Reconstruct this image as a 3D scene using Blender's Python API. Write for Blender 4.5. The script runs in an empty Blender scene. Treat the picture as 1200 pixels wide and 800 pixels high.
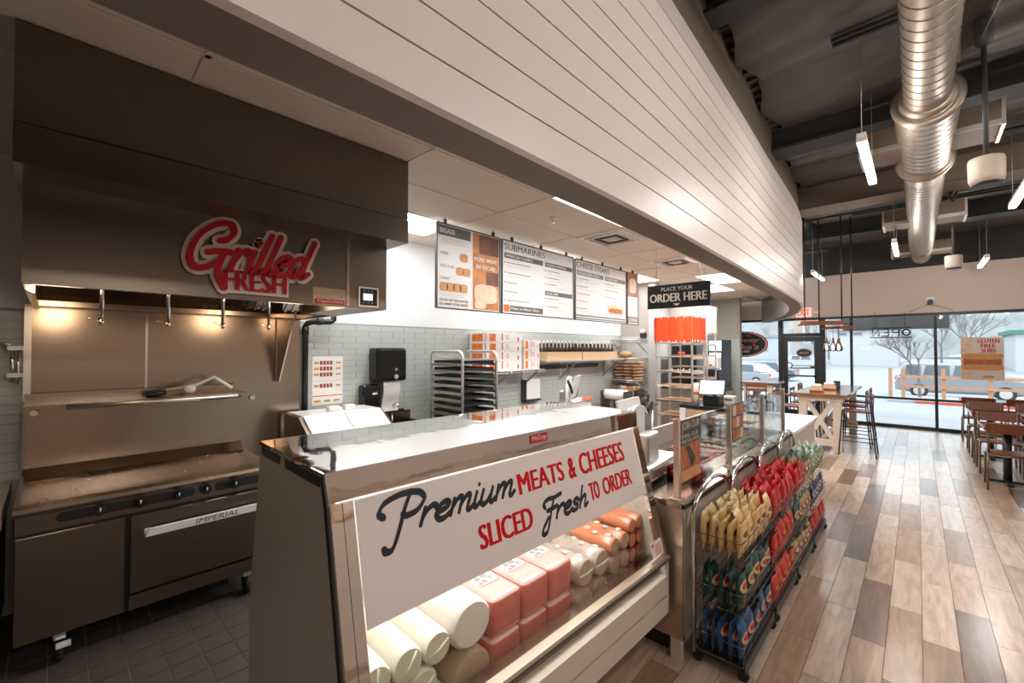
import bpy, bmesh, math, random
from mathutils import Vector, Matrix
R = math.radians
random.seed(7)
SC = bpy.context.scene
COL = SC.collection

# ------------------------------------------------------------------ camera
cd = bpy.data.cameras.new('camera'); cam = bpy.data.objects.new('camera', cd); COL.objects.link(cam)
cd.sensor_width = 36.0; cd.lens = 505.0 / 1200.0 * 36.0; cd.clip_start = 0.02; cd.clip_end = 400
cam.location = (0, 0, 1.77); cam.rotation_euler = (R(90 + 1.078), 0, R(43.247))
SC.camera = cam
# ------------------------------------------------------------------ world (overcast winter sky), exposure
wd = bpy.data.worlds.new('world'); SC.world = wd; wd.use_nodes = True
wn = wd.node_tree.nodes; bgn = wn['Background']
bgn.inputs[0].default_value = (0.88, 0.94, 1.0, 1); bgn.inputs[1].default_value = 4.3
sun_d = bpy.data.lights.new('sun', 'SUN'); sun_d.energy = 0.8; sun_d.angle = R(25); sun_d.color = (0.95, 0.97, 1)
sun = bpy.data.objects.new('sun', sun_d); COL.objects.link(sun); sun.rotation_euler = (R(38), R(12), 0)
vs = SC.view_settings
vs.view_transform = 'Standard'; vs.look = 'None'; vs.exposure = 0.22; vs.gamma = 1.0; vs.use_curve_mapping = False

def area_light(name, loc, sx, sy, power, color=(1, 0.93, 0.84), rot=(0, 0, 0), parent=None, spread=180):
    d = bpy.data.lights.new(name, 'AREA'); d.shape = 'RECTANGLE'; d.size = sx; d.size_y = sy
    d.energy = power; d.color = color; d.spread = R(spread)
    o = bpy.data.objects.new(name, d); COL.objects.link(o); o.location = loc; o.rotation_euler = rot
    if parent: o.parent = parent
    return o

# watts of each troffer lamp, by (column, row) in the ceiling grid
HOODW = 4.5; PENDW = 34.0; CASEW = 7.0
LAMPW = {(1, 4): 10, (4, 5): 44, (4, 7): 44, (3, 9): 36, (2, 10): 34, (1, 6): 9, (1, 8): 9}
# ------------------------------------------------------------------ materials
M = {}
def _new(name):
    m = bpy.data.materials.new(name); m.use_nodes = True; M[name] = m
    nt = m.node_tree
    return m, nt, nt.nodes['Principled BSDF']
def nd(nt, t, **kw):
    n = nt.nodes.new(t)
    for k, v in kw.items(): setattr(n, k, v)
    return n
def mat(name, col, rough=0.5, metal=0.0, vary=0.0, vscale=6.0, stretch=(1, 1, 1), bump=0.0, bscale=40.0, spec=0.5,
        emit=0.0, ecol=None, trans=0.0, alpha=1.0, coat=0.0, rvary=0.0):
    m, nt, b = _new(name)
    b.inputs['Base Color'].default_value = (*col, 1); b.inputs['Roughness'].default_value = rough
    b.inputs['Metallic'].default_value = metal; b.inputs['Specular IOR Level'].default_value = spec
    b.inputs['Transmission Weight'].default_value = trans; b.inputs['Alpha'].default_value = alpha
    b.inputs['Coat Weight'].default_value = coat
    if emit:
        b.inputs['Emission Color'].default_value = (*(ecol or col), 1); b.inputs['Emission Strength'].default_value = emit
    if vary or bump or rvary:
        tc = nd(nt, 'ShaderNodeTexCoord'); mp = nd(nt, 'ShaderNodeMapping'); mp.inputs['Scale'].default_value = stretch
        nt.links.new(tc.outputs['Object'], mp.inputs['Vector'])
        nz = nd(nt, 'ShaderNodeTexNoise'); nz.inputs['Scale'].default_value = vscale; nz.inputs['Detail'].default_value = 4
        nt.links.new(mp.outputs[0], nz.inputs['Vector'])
        if vary:
            mx = nd(nt, 'ShaderNodeMix', data_type='RGBA')
            mx.inputs[6].default_value = (*[c * (1 - vary) for c in col], 1); mx.inputs[7].default_value = (*[min(1, c * (1 + vary)) for c in col], 1)
            nt.links.new(nz.outputs['Fac'], mx.inputs[0]); nt.links.new(mx.outputs[2], b.inputs['Base Color'])
        if rvary:
            mr = nd(nt, 'ShaderNodeMapRange'); mr.inputs[3].default_value = max(0.02, rough - rvary); mr.inputs[4].default_value = rough + rvary
            nt.links.new(nz.outputs['Fac'], mr.inputs[0]); nt.links.new(mr.outputs[0], b.inputs['Roughness'])
        if bump:
            n2 = nd(nt, 'ShaderNodeTexNoise'); n2.inputs['Scale'].default_value = bscale; n2.inputs['Detail'].default_value = 3
            nt.links.new(mp.outputs[0], n2.inputs['Vector'])
            bp = nd(nt, 'ShaderNodeBump'); bp.inputs['Strength'].default_value = bump; bp.inputs['Distance'].default_value = 0.02
            nt.links.new(n2.outputs['Fac'], bp.inputs['Height']); nt.links.new(bp.outputs[0], b.inputs['Normal'])
    return m

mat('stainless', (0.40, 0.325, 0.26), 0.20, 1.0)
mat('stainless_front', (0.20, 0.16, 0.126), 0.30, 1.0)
mat('griddle', (0.44, 0.35, 0.28), 0.26, 1.0, vary=0.15, vscale=4, stretch=(1, 3, 1), rvary=0.05)
mat('basket_wire', (0.30, 0.28, 0.26), 0.25, 1.0)
mat('mirror_steel', (0.86, 0.83, 0.79), 0.035, 1.0, bump=0.09, bscale=3.0)
mat('case_end', (0.52, 0.455, 0.38), 0.16, 0.0, spec=0.6)
mat('chrome', (0.80, 0.78, 0.75), 0.12, 1.0)
mat('aluminium', (0.72, 0.70, 0.67), 0.36, 1.0)
mat('duct_metal', (0.37, 0.315, 0.26), 0.47, 1.0, vary=0.10, vscale=5)
mat('duct_seam', (0.22, 0.18, 0.15), 0.5, 0.8)
mat('galvanised', (0.48, 0.44, 0.40), 0.45, 0.6)
mat('post_grey', (0.50, 0.505, 0.50), 0.4, 0.3)
mat('post_steel', (0.66, 0.56, 0.46), 0.3, 1.0)
mat('black', (0.012, 0.012, 0.013), 0.4)
mat('black_gloss', (0.010, 0.010, 0.011), 0.12)
mat('black_rubber', (0.012, 0.011, 0.010), 0.7)
mat('frame_black', (0.012, 0.016, 0.018), 0.4)
mat('dark_grey', (0.05, 0.048, 0.045), 0.5)
mat('white', (0.80, 0.79, 0.77), 0.45)
mat('white_gloss', (0.82, 0.81, 0.80), 0.2)
mat('white_plastic', (0.78, 0.76, 0.73), 0.4)
mat('sign_white', (0.84, 0.755, 0.715), 0.35)
mat('wall_white', (0.74, 0.75, 0.75), 0.6, vary=0.02, vscale=2)
mat('wall_beige', (0.60, 0.50, 0.435), 0.75, vary=0.03, vscale=2)
mat('wall_grey', (0.36, 0.33, 0.29), 0.7, vary=0.03, vscale=2)
mat('taupe', (0.17, 0.125, 0.09), 0.75, vary=0.05, vscale=2)
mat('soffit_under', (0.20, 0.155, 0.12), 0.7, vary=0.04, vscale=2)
mat('soffit_inner', (0.22, 0.20, 0.175), 0.35)
mat('shiplap', (0.78, 0.70, 0.655), 0.36, vary=0.03, vscale=3, bump=0.02, bscale=6)
mat('shiplap_gap', (0.30, 0.20, 0.14), 0.8)
mat('dark_deck', (0.055, 0.05, 0.046), 0.8, vary=0.3, vscale=3, stretch=(1, 10, 1))
mat('dark_wall', (0.035, 0.036, 0.036), 0.8)
mat('foil', (0.062, 0.052, 0.041), 0.5, 0.3, vary=0.35, vscale=4, bump=0.9, bscale=5)
mat('beam_dark', (0.022, 0.022, 0.021), 0.7)
mat('ceiling_tile', (0.76, 0.64, 0.54), 0.7, vary=0.04, vscale=30, bump=0.05, bscale=120)
mat('tee', (0.78, 0.67, 0.58), 0.5)
mat('tile_wall', (0.48, 0.515, 0.49), 0.16, vary=0.12, vscale=1.3, coat=0.2)
mat('tile_grout', (0.30, 0.32, 0.31), 0.8)
mat('quarry', (0.085, 0.072, 0.062), 0.42, vary=0.35, vscale=8)
mat('quarry_grout', (0.34, 0.28, 0.23), 0.8)
mat('plank_grout', (0.13, 0.085, 0.055), 0.8)
mat('lamp_white', (1, 1, 1), 0.4, emit=9.0, ecol=(0.93, 0.97, 1.0))
mat('tube_glow', (1, 1, 1), 0.4, emit=16.0, ecol=(1.0, 0.97, 0.95))
mat('hood_lamp', (1, 0.9, 0.75), 0.4, emit=14.0, ecol=(1.0, 0.78, 0.52))
mat('bulb_glow', (1, 0.95, 0.9), 0.3, emit=6.0, ecol=(1.0, 0.86, 0.68))
mat('screen_blue', (0.5, 0.7, 0.8), 0.3, emit=1.2, ecol=(0.30, 0.55, 0.75))
mat('screen_white', (0.8, 0.85, 0.9), 0.3, emit=0.9, ecol=(0.75, 0.82, 0.9))
mat('exit_white', (0.8, 0.7, 0.65), 0.4, emit=0.5, ecol=(1, 0.6, 0.5))
mat('exit_red', (0.9, 0.05, 0.02), 0.4, emit=1.6, ecol=(1.0, 0.06, 0.02))
mat('red_letter', (0.60, 0.004, 0.010), 0.6, spec=0.2)
mat('red_dark', (0.46, 0.004, 0.014), 0.5, spec=0.3)
mat('cream_edge', (0.70, 0.60, 0.52), 0.4)
mat('navy', (0.012, 0.018, 0.030), 0.4)
mat('blue_letter', (0.01, 0.06, 0.22), 0.4)
mat('ink', (0.05, 0.048, 0.045), 0.6)
mat('ink_soft', (0.30, 0.28, 0.27), 0.6)
mat('ink_pale', (0.55, 0.53, 0.52), 0.6)
mat('menu_white', (0.74, 0.725, 0.71), 0.4)
mat('menu_head', (0.10, 0.095, 0.088), 0.5)
mat('menu_grey', (0.22, 0.21, 0.195), 0.5)
mat('menu_orange', (0.62, 0.12, 0.03), 0.5)
mat('bread_tan', (0.60, 0.30, 0.11), 0.6, vary=0.3, vscale=30)
mat('food_photo', (0.52, 0.20, 0.06), 0.5, vary=0.8, vscale=9)
mat('photo_dark', (0.16, 0.06, 0.025), 0.5, vary=0.8, vscale=7)
mat('food_photo_red', (0.42, 0.12, 0.04), 0.5, vary=0.95, vscale=22)
mat('food_pale', (0.72, 0.52, 0.38), 0.5, vary=0.4, vscale=10)
mat('orange_cloth', (0.80, 0.075, 0.012), 0.55, vary=0.1, vscale=10)
mat('white_cloth', (0.70, 0.68, 0.65), 0.7)
mat('kraft', (0.45, 0.27, 0.14), 0.75, vary=0.3, vscale=12)
mat('wood_crate', (0.62, 0.42, 0.25), 0.6, vary=0.15, vscale=6, stretch=(1, 1, 6))
mat('wood_table', (0.24, 0.085, 0.035), 0.13, vary=0.3, vscale=5, stretch=(6, 1, 1), coat=0.4)
mat('wood_slat', (0.16, 0.043, 0.014), 0.4, vary=0.4, vscale=5, stretch=(1, 8, 8))
mat('wood_pendant', (0.26, 0.075, 0.035), 0.45, vary=0.4, vscale=6)
mat('cream_wood', (0.62, 0.53, 0.44), 0.5)
mat('wood_tray', (0.58, 0.36, 0.20), 0.5, vary=0.2, vscale=6)
mat('bottle_glass', (0.035, 0.014, 0.006), 0.08)
mat('box_white', (0.72, 0.69, 0.66), 0.5)
mat('box_orange', (0.66, 0.16, 0.03), 0.5, vary=0.5, vscale=18)
mat('box_red', (0.55, 0.03, 0.02), 0.5)
mat('paper', (0.78, 0.76, 0.73), 0.7)
mat('cheese', (0.80, 0.76, 0.64), 0.35, vary=0.06, vscale=8, coat=0.3)
mat('cheese_cut', (0.66, 0.61, 0.44), 0.35, vary=0.15, vscale=10)
mat('turkey', (0.78, 0.70, 0.64), 0.3, vary=0.08, vscale=8, coat=0.4)
mat('turkey_cut', (0.50, 0.34, 0.22), 0.4, vary=0.2, vscale=14)
mat('ham', (0.62, 0.13, 0.095), 0.3, vary=0.25, vscale=9, coat=0.5)
mat('ham_top', (0.80, 0.46, 0.42), 0.3, vary=0.1, vscale=6, coat=0.5)
mat('salami', (0.46, 0.28, 0.20), 0.35, vary=0.3, vscale=22, coat=0.4)
mat('salami_wrap', (0.46, 0.37, 0.31), 0.28, vary=0.4, vscale=18, coat=0.5)
mat('sausage', (0.62, 0.20, 0.09), 0.3, vary=0.2, vscale=14, coat=0.5)
mat('pepperoni', (0.30, 0.055, 0.03), 0.35, vary=0.3, vscale=20, coat=0.4)
mat('twine', (0.85, 0.83, 0.78), 0.6)
mat('tomato', (0.62, 0.02, 0.01), 0.25)
mat('lettuce', (0.20, 0.33, 0.08), 0.5, vary=0.5, vscale=30)
mat('olive', (0.03, 0.025, 0.02), 0.3)
mat('asphalt', (0.21, 0.225, 0.235), 0.8, vary=0.06, vscale=0.5)
mat('sidewalk', (0.27, 0.275, 0.28), 0.8, vary=0.05, vscale=1)
mat('curb_red', (0.40, 0.06, 0.03), 0.7)
mat('timber', (0.34, 0.17, 0.09), 0.7, vary=0.2, vscale=8)
mat('bark', (0.14, 0.125, 0.115), 0.9, vary=0.3, vscale=10)
mat('twig_far', (0.16, 0.16, 0.16), 0.9)
mat('hill', (0.20, 0.215, 0.215), 0.95, vary=0.45, vscale=0.5, bump=0.5, bscale=1.0)
mat('building_white', (0.36, 0.37, 0.385), 0.7)
mat('building_grey', (0.22, 0.23, 0.24), 0.7)
mat('building_green', (0.04, 0.16, 0.10), 0.6)
mat('car_silver', (0.24, 0.25, 0.26), 0.25, 0.3, coat=0.5)
mat('car_grey', (0.13, 0.145, 0.16), 0.25, 0.4, coat=0.5)
mat('car_white', (0.34, 0.345, 0.35), 0.25, coat=0.5)
mat('car_glass', (0.06, 0.075, 0.085), 0.06)
mat('tail_red', (0.7, 0.06, 0.04), 0.3)
mat('tyre', (0.02, 0.02, 0.02), 0.8)
mat('awning', (0.09, 0.09, 0.085), 0.8)
mat('floor_slab', (0.10, 0.09, 0.08), 0.8)

def glass_mat(name, tint=(1, 1, 1), refl=0.5):
    m, nt, b = _new(name); nt.nodes.remove(b)
    out = nt.nodes['Material Output']
    tr = nd(nt, 'ShaderNodeBsdfTransparent'); tr.inputs[0].default_value = (*tint, 1)
    gl = nd(nt, 'ShaderNodeBsdfGlossy'); gl.inputs['Roughness'].default_value = 0.02
    fr = nd(nt, 'ShaderNodeFresnel'); fr.inputs['IOR'].default_value = 1.45
    mu = nd(nt, 'ShaderNodeMath', operation='MULTIPLY'); mu.inputs[1].default_value = refl
    mx = nd(nt, 'ShaderNodeMixShader')
    nt.links.new(fr.outputs[0], mu.inputs[0]); nt.links.new(mu.outputs[0], mx.inputs[0])
    nt.links.new(tr.outputs[0], mx.inputs[1]); nt.links.new(gl.outputs[0], mx.inputs[2]); nt.links.new(mx.outputs[0], out.inputs[0])
glass_mat('glass', (0.88, 0.905, 0.915), 0.6); glass_mat('glass_case', (0.98, 0.99, 0.98), 0.15); glass_mat('glass_guard', (0.93, 0.96, 0.95), 0.7)
glass_mat('bulb_glass', (0.96, 0.93, 0.88), 1.0); glass_mat('clear_plastic', (0.9, 0.92, 0.92), 1.0)

PW, PL = 0.162, 0.914
def plank_material():
    m, nt, b = _new('floor_plank')
    L = nt.links.new
    def mth(op, a, bb=None):
        n = nd(nt, 'ShaderNodeMath', operation=op)
        for i, v in enumerate((a, bb)):
            if v is None: continue
            if isinstance(v, (int, float)): n.inputs[i].default_value = v
            else: L(v, n.inputs[i])
        return n.outputs[0]
    g = nd(nt, 'ShaderNodeNewGeometry'); s = nd(nt, 'ShaderNodeSeparateXYZ'); L(g.outputs['Position'], s.inputs[0])
    row = mth('FLOOR', mth('DIVIDE', s.outputs[0], PW))
    off = mth('MULTIPLY', mth('FRACT', mth('ADD', mth('MULTIPLY', row, 0.37), 50.0)), PL)
    colm = mth('FLOOR', mth('DIVIDE', mth('ADD', s.outputs[1], off), PL))
    cb = nd(nt, 'ShaderNodeCombineXYZ'); L(row, cb.inputs[0]); L(colm, cb.inputs[1])
    wnn = nd(nt, 'ShaderNodeTexWhiteNoise'); L(cb.outputs[0], wnn.inputs['Vector'])
    ramp = nd(nt, 'ShaderNodeValToRGB'); cr = ramp.color_ramp
    cr.elements[0].position = 0.0; cr.elements[0].color = (0.120, 0.060, 0.030, 1)
    cr.elements[1].position = 1.0; cr.elements[1].color = (0.68, 0.52, 0.40, 1)
    for p, c in ((0.10, (0.18, 0.10, 0.058, 1)), (0.24, (0.36, 0.22, 0.135, 1)), (0.50, (0.54, 0.37, 0.26, 1)), (0.8, (0.60, 0.45, 0.345, 1))):
        e = cr.elements.new(p); e.color = c
    L(wnn.outputs['Value'], ramp.inputs[0])
    # grain, each plank offset by its own random vector
    sc = nd(nt, 'ShaderNodeVectorMath', operation='MULTIPLY_ADD'); L(wnn.outputs['Color'], sc.inputs[0]); sc.inputs[1].default_value = (9, 9, 9); L(g.outputs['Position'], sc.inputs[2])
    mp = nd(nt, 'ShaderNodeMapping'); mp.inputs['Scale'].default_value = (11, 1.6, 1); L(sc.outputs[0], mp.inputs[0])
    nz = nd(nt, 'ShaderNodeTexNoise'); nz.inputs['Scale'].default_value = 1.3; nz.inputs['Detail'].default_value = 5; nz.inputs['Distortion'].default_value = 1.6; L(mp.outputs[0], nz.inputs['Vector'])
    mr = nd(nt, 'ShaderNodeMapRange'); mr.inputs[1].default_value = 0.28; mr.inputs[2].default_value = 0.72; mr.inputs[3].default_value = 0.66; mr.inputs[4].default_value = 1.16; L(nz.outputs['Fac'], mr.inputs[0])
    mx = nd(nt, 'ShaderNodeVectorMath', operation='SCALE'); L(ramp.outputs[0], mx.inputs[0]); L(mr.outputs[0], mx.inputs['Scale'])
    L(mx.outputs[0], b.inputs['Base Color']); b.inputs['Roughness'].default_value = 0.34; b.inputs['Specular IOR Level'].default_value = 0.5; b.inputs['Coat Weight'].default_value = 0.8; b.inputs['Coat Roughness'].default_value = 0.22
plank_material()

def bag_material(name, base, patch, patch2, top=None):
    """printed snack bag: base film, oval logo patch and a smaller mark, all in the bag's own coordinates"""
    m, nt, b = _new(name); L = nt.links.new
    tc = nd(nt, 'ShaderNodeTexCoord'); sp = nd(nt, 'ShaderNodeSeparateXYZ'); L(tc.outputs['Generated'], sp.inputs[0])
    def mth(op, a, bb=None):
        n = nd(nt, 'ShaderNodeMath', operation=op)
        for i, v in enumerate((a, bb)):
            if v is None: continue
            if isinstance(v, (int, float)): n.inputs[i].default_value = v
            else: L(v, n.inputs[i])
        return n.outputs[0]
    def ell(cx, cz, rx, rz):
        a = mth('POWER', mth('DIVIDE', mth('SUBTRACT', sp.outputs[1], cx), rx), 2.0); c = mth('POWER', mth('DIVIDE', mth('SUBTRACT', sp.outputs[2], cz), rz), 2.0)
        return mth('LESS_THAN', mth('ADD', a, c), 1.0)
    def mix(f, a, c):
        n = nd(nt, 'ShaderNodeMix', data_type='RGBA'); L(f, n.inputs[0])
        for i, v in ((6, a), (7, c)):
            if isinstance(v, tuple): n.inputs[i].default_value = (*v, 1)
            else: L(v, n.inputs[i])
        return n.outputs[2]
    c = mix(ell(0.5, 0.58, 0.36, 0.15), base, patch)
    c = mix(ell(0.5, 0.60, 0.25, 0.075), c, patch2)
    c = mix(ell(0.60, 0.24, 0.20, 0.075), c, patch2)
    if top: c = mix(mth('GREATER_THAN', sp.outputs[2], 0.86), c, top)
    L(c, b.inputs['Base Color']); b.inputs['Roughness'].default_value = 0.34; b.inputs['Specular IOR Level'].default_value = 0.4
    nz = nd(nt, 'ShaderNodeTexNoise'); nz.inputs['Scale'].default_value = 9; L(tc.outputs['Generated'], nz.inputs['Vector'])
    bp = nd(nt, 'ShaderNodeBump'); bp.inputs['Strength'].default_value = 0.5; bp.inputs['Distance'].default_value = 0.02; L(nz.outputs['Fac'], bp.inputs['Height']); L(bp.outputs[0], b.inputs['Normal'])
bag_material('bag_cream', (0.76, 0.50, 0.20), (0.78, 0.56, 0.28), (0.20, 0.02, 0.02), (0.82, 0.66, 0.40))
bag_material('bag_red', (0.56, 0.008, 0.008), (0.56, 0.03, 0.02), (0.52, 0.10, 0.04), (0.60, 0.02, 0.016))
bag_material('bag_green', (0.016, 0.062, 0.058), (0.66, 0.52, 0.26), (0.55, 0.03, 0.02))
bag_material('bag_blue', (0.02, 0.085, 0.21), (0.70, 0.42, 0.16), (0.45, 0.02, 0.02))
bag_material('bag_orange', (0.60, 0.045, 0.010), (0.56, 0.012, 0.010), (0.60, 0.24, 0.06))
bag_material('bag_tan', (0.55, 0.36, 0.18), (0.30, 0.05, 0.03), (0.70, 0.60, 0.42), (0.06, 0.09, 0.06))
bag_material('bag_mint', (0.28, 0.40, 0.26), (0.62, 0.60, 0.48), (0.10, 0.26, 0.10), (0.55, 0.62, 0.52))
bag_material('bag_navy', (0.015, 0.03, 0.075), (0.50, 0.45, 0.40), (0.05, 0.14, 0.28))

# ------------------------------------------------------------------ geometry helpers
class MB:
    def __init__(self, off=(0, 0, 0)):
        self.v = []; self.f = []; self.sm = []; self.off = Vector(off)
    def add(self, vs_, fs, smooth=False):
        n = len(self.v); self.v += [tuple(Vector(p) - self.off) for p in vs_]
        self.f += [tuple(i + n for i in f) for f in fs]; self.sm += [smooth] * len(fs)
        return self
    def box(self, x0, x1, y0, y1, z0, z1):
        x0, x1 = sorted((x0, x1)); y0, y1 = sorted((y0, y1)); z0, z1 = sorted((z0, z1))
        return self.add([(x0, y0, z0), (x1, y0, z0), (x1, y1, z0), (x0, y1, z0), (x0, y0, z1), (x1, y0, z1), (x1, y1, z1), (x0, y1, z1)],
                        [(3, 2, 1, 0), (4, 5, 6, 7), (0, 1, 5, 4), (1, 2, 6, 5), (2, 3, 7, 6), (3, 0, 4, 7)])
    def cbox(self, c, s): return self.box(c[0] - s[0] / 2, c[0] + s[0] / 2, c[1] - s[1] / 2, c[1] + s[1] / 2, c[2] - s[2] / 2, c[2] + s[2] / 2)
    def bar(self, p, q, w, h, up=(0, 0, 1)):
        p = Vector(p); q = Vector(q); d = (q - p).normalized(); u = Vector(up)
        if abs(d.dot(u)) > 0.98: u = Vector((1, 0, 0))
        s = d.cross(u).normalized(); u = s.cross(d).normalized(); s *= w / 2; u *= h / 2
        return self.add([p - s - u, p + s - u, p + s + u, p - s + u, q - s - u, q + s - u, q + s + u, q - s + u],
                        [(0, 1, 2, 3), (7, 6, 5, 4), (0, 4, 5, 1), (1, 5, 6, 2), (2, 6, 7, 3), (3, 7, 4, 0)])
    def hexa(self, b4, t4):
        return self.add(list(b4) + list(t4), [(3, 2, 1, 0), (4, 5, 6, 7), (0, 1, 5, 4), (1, 2, 6, 5), (2, 3, 7, 6), (3, 0, 4, 7)])
    def cyl(self, p, q, r0, r1=None, n=16, caps=True):
        r1 = r0 if r1 is None else r1
        p = Vector(p); q = Vector(q); d = (q - p).normalized()
        a = Vector((1, 0, 0)) if abs(d.x) < 0.9 else Vector((0, 1, 0)); s = d.cross(a).normalized(); t = d.cross(s).normalized()
        vs_ = []
        for c, r in ((p, r0), (q, r1)):
            for i in range(n):
                an = 2 * math.pi * i / n; vs_.append(c + s * (r * math.cos(an)) + t * (r * math.sin(an)))
        self.add(vs_, [(i, (i + 1) % n, n + (i + 1) % n, n + i) for i in range(n)], True)
        if caps: self.add(vs_, [tuple(range(n - 1, -1, -1)), tuple(range(n, 2 * n))])
        return self
    def tube(self, pts, r, n=8, closed=False, caps=True):
        pts = [Vector(p) for p in pts]; m = len(pts); rings = []; prev = None
        for i, p in enumerate(pts):
            if closed: d = pts[(i + 1) % m] - pts[i - 1]
            else: d = pts[min(i + 1, m - 1)] - pts[max(i - 1, 0)]
            d = d.normalized()
            if prev is None:
                a = Vector((0, 0, 1)) if abs(d.z) < 0.9 else Vector((1, 0, 0)); s = d.cross(a).normalized()
            else:
                s = (prev - d * prev.dot(d))
                s = s.normalized() if s.length > 1e-6 else d.orthogonal().normalized()
            prev = s; t = d.cross(s)
            rr = r[i] if isinstance(r, (list, tuple)) else r
            rings.append([p + s * (rr * math.cos(2 * math.pi * k / n)) + t * (rr * math.sin(2 * math.pi * k / n)) for k in range(n)])
        vs_ = [v for ring in rings for v in ring]; fs = []
        for i in range(m if closed else m - 1):
            j = (i + 1) % m
            for k in range(n): fs.append((i * n + k, i * n + (k + 1) % n, j * n + (k + 1) % n, j * n + k))
        self.add(vs_, fs, True)
        if caps and not closed: self.add(vs_, [tuple(range(n - 1, -1, -1)), tuple(range((m - 1) * n, m * n))])
        return self
    def lathe(self, prof, o=(0, 0, 0), n=20, axis='z'):
        vs_ = []; o = Vector(o)
        for r, h in prof:
            for k in range(n):
                a = 2 * math.pi * k / n; c, s = r * math.cos(a), r * math.sin(a)
                vs_.append(o + Vector({'z': (c, s, h), 'x': (h, c, s), 'y': (s, h, c)}[axis]))
        fs = []
        for i in range(len(prof) - 1):
            for k in range(n): fs.append((i * n + k, i * n + (k + 1) % n, (i + 1) * n + (k + 1) % n, (i + 1) * n + k))
        self.add(vs_, fs, True)
        self.add(vs_, [tuple(range(n - 1, -1, -1)), tuple(range((len(prof) - 1) * n, len(prof) * n))])
        return self
    def prism(self, poly, f0, f1):
        """poly: list of (a,b); f0/f1 map (a,b) to the two end faces"""
        n = len(poly); vs_ = [f0(*p) for p in poly] + [f1(*p) for p in poly]
        self.add(vs_, [tuple(range(n - 1, -1, -1)), tuple(range(n, 2 * n))] + [(i, (i + 1) % n, n + (i + 1) % n, n + i) for i in range(n)])
        return self
    def ball(self, c, r, nu=12, nv=8):
        rx, ry, rz = r if isinstance(r, (tuple, list)) else (r, r, r); vs_ = []
        for j in range(nv + 1):
            th = math.pi * j / nv
            for i in range(nu):
                a = 2 * math.pi * i / nu
                vs_.append((c[0] + rx * math.sin(th) * math.cos(a), c[1] + ry * math.sin(th) * math.sin(a), c[2] + rz * math.cos(th)))
        fs = [((j + 1) * nu + i, (j + 1) * nu + (i + 1) % nu, j * nu + (i + 1) % nu, j * nu + i) for j in range(nv) for i in range(nu)]
        return self.add(vs_, fs, True)
    def mesh(self, name, bevel=0.0, seg=1):
        me = bpy.data.meshes.new(name); me.from_pydata(self.v, [], self.f); me.polygons.foreach_set('use_smooth', self.sm); me.update()
        bm = bmesh.new(); bm.from_mesh(me)
        bmesh.ops.remove_doubles(bm, verts=bm.verts, dist=1e-5)
        bmesh.ops.recalc_face_normals(bm, faces=bm.faces)
        if bevel:
            es = [e for e in bm.edges if len(e.link_faces) == 2 and e.calc_face_angle(0) > 0.5]
            bmesh.ops.bevel(bm, geom=es, offset=bevel, segments=seg, affect='EDGES', profile=0.5)
        bm.to_mesh(me); bm.free()
        return me
    def build(self, name, material, parent=None, bevel=0.0, seg=1, label=None):
        me = self.mesh(name, bevel, seg); me.materials.append(M[material] if isinstance(material, str) else material)
        o = bpy.data.objects.new(name, me); COL.objects.link(o)
        if parent: o.parent = parent
        if label: o['label'] = label
        return o

def tag(o, label, cat, group=None):
    o['label'] = label; o['category'] = cat
    if group: o['group'] = group
    return o
def thing(name, label, cat, loc=(0, 0, 0), rz=0.0, group=None):
    o = bpy.data.objects.new(name, None); COL.objects.link(o); o.location = loc; o.rotation_euler = (0, 0, rz); o.empty_display_size = 0.1
    return tag(o, label, cat, group)
def structure(o): o['kind'] = 'structure'; return o
def copy_tree(o, loc=None, rz=None, label=None, parent=None):
    c = o.copy(); COL.objects.link(c); c.parent = parent
    if loc is not None: c.location = loc
    if rz is not None: c.rotation_euler = (0, 0, rz)
    if label: c['label'] = label
    for ch in list(o.children): copy_tree(ch, parent=c)
    return c
def inst(name, me, loc=(0, 0, 0), parent=None, rot=None, scale=None):
    o = bpy.data.objects.new(name, me); COL.objects.link(o); o.location = loc
    if parent: o.parent = parent
    if rot: o.rotation_euler = rot
    if scale: o.scale = scale
    return o
def shared(mb, name, material, bevel=0.0, seg=1):
    me = mb.mesh(name, bevel, seg); me.materials.append(M[material]); return me

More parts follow.
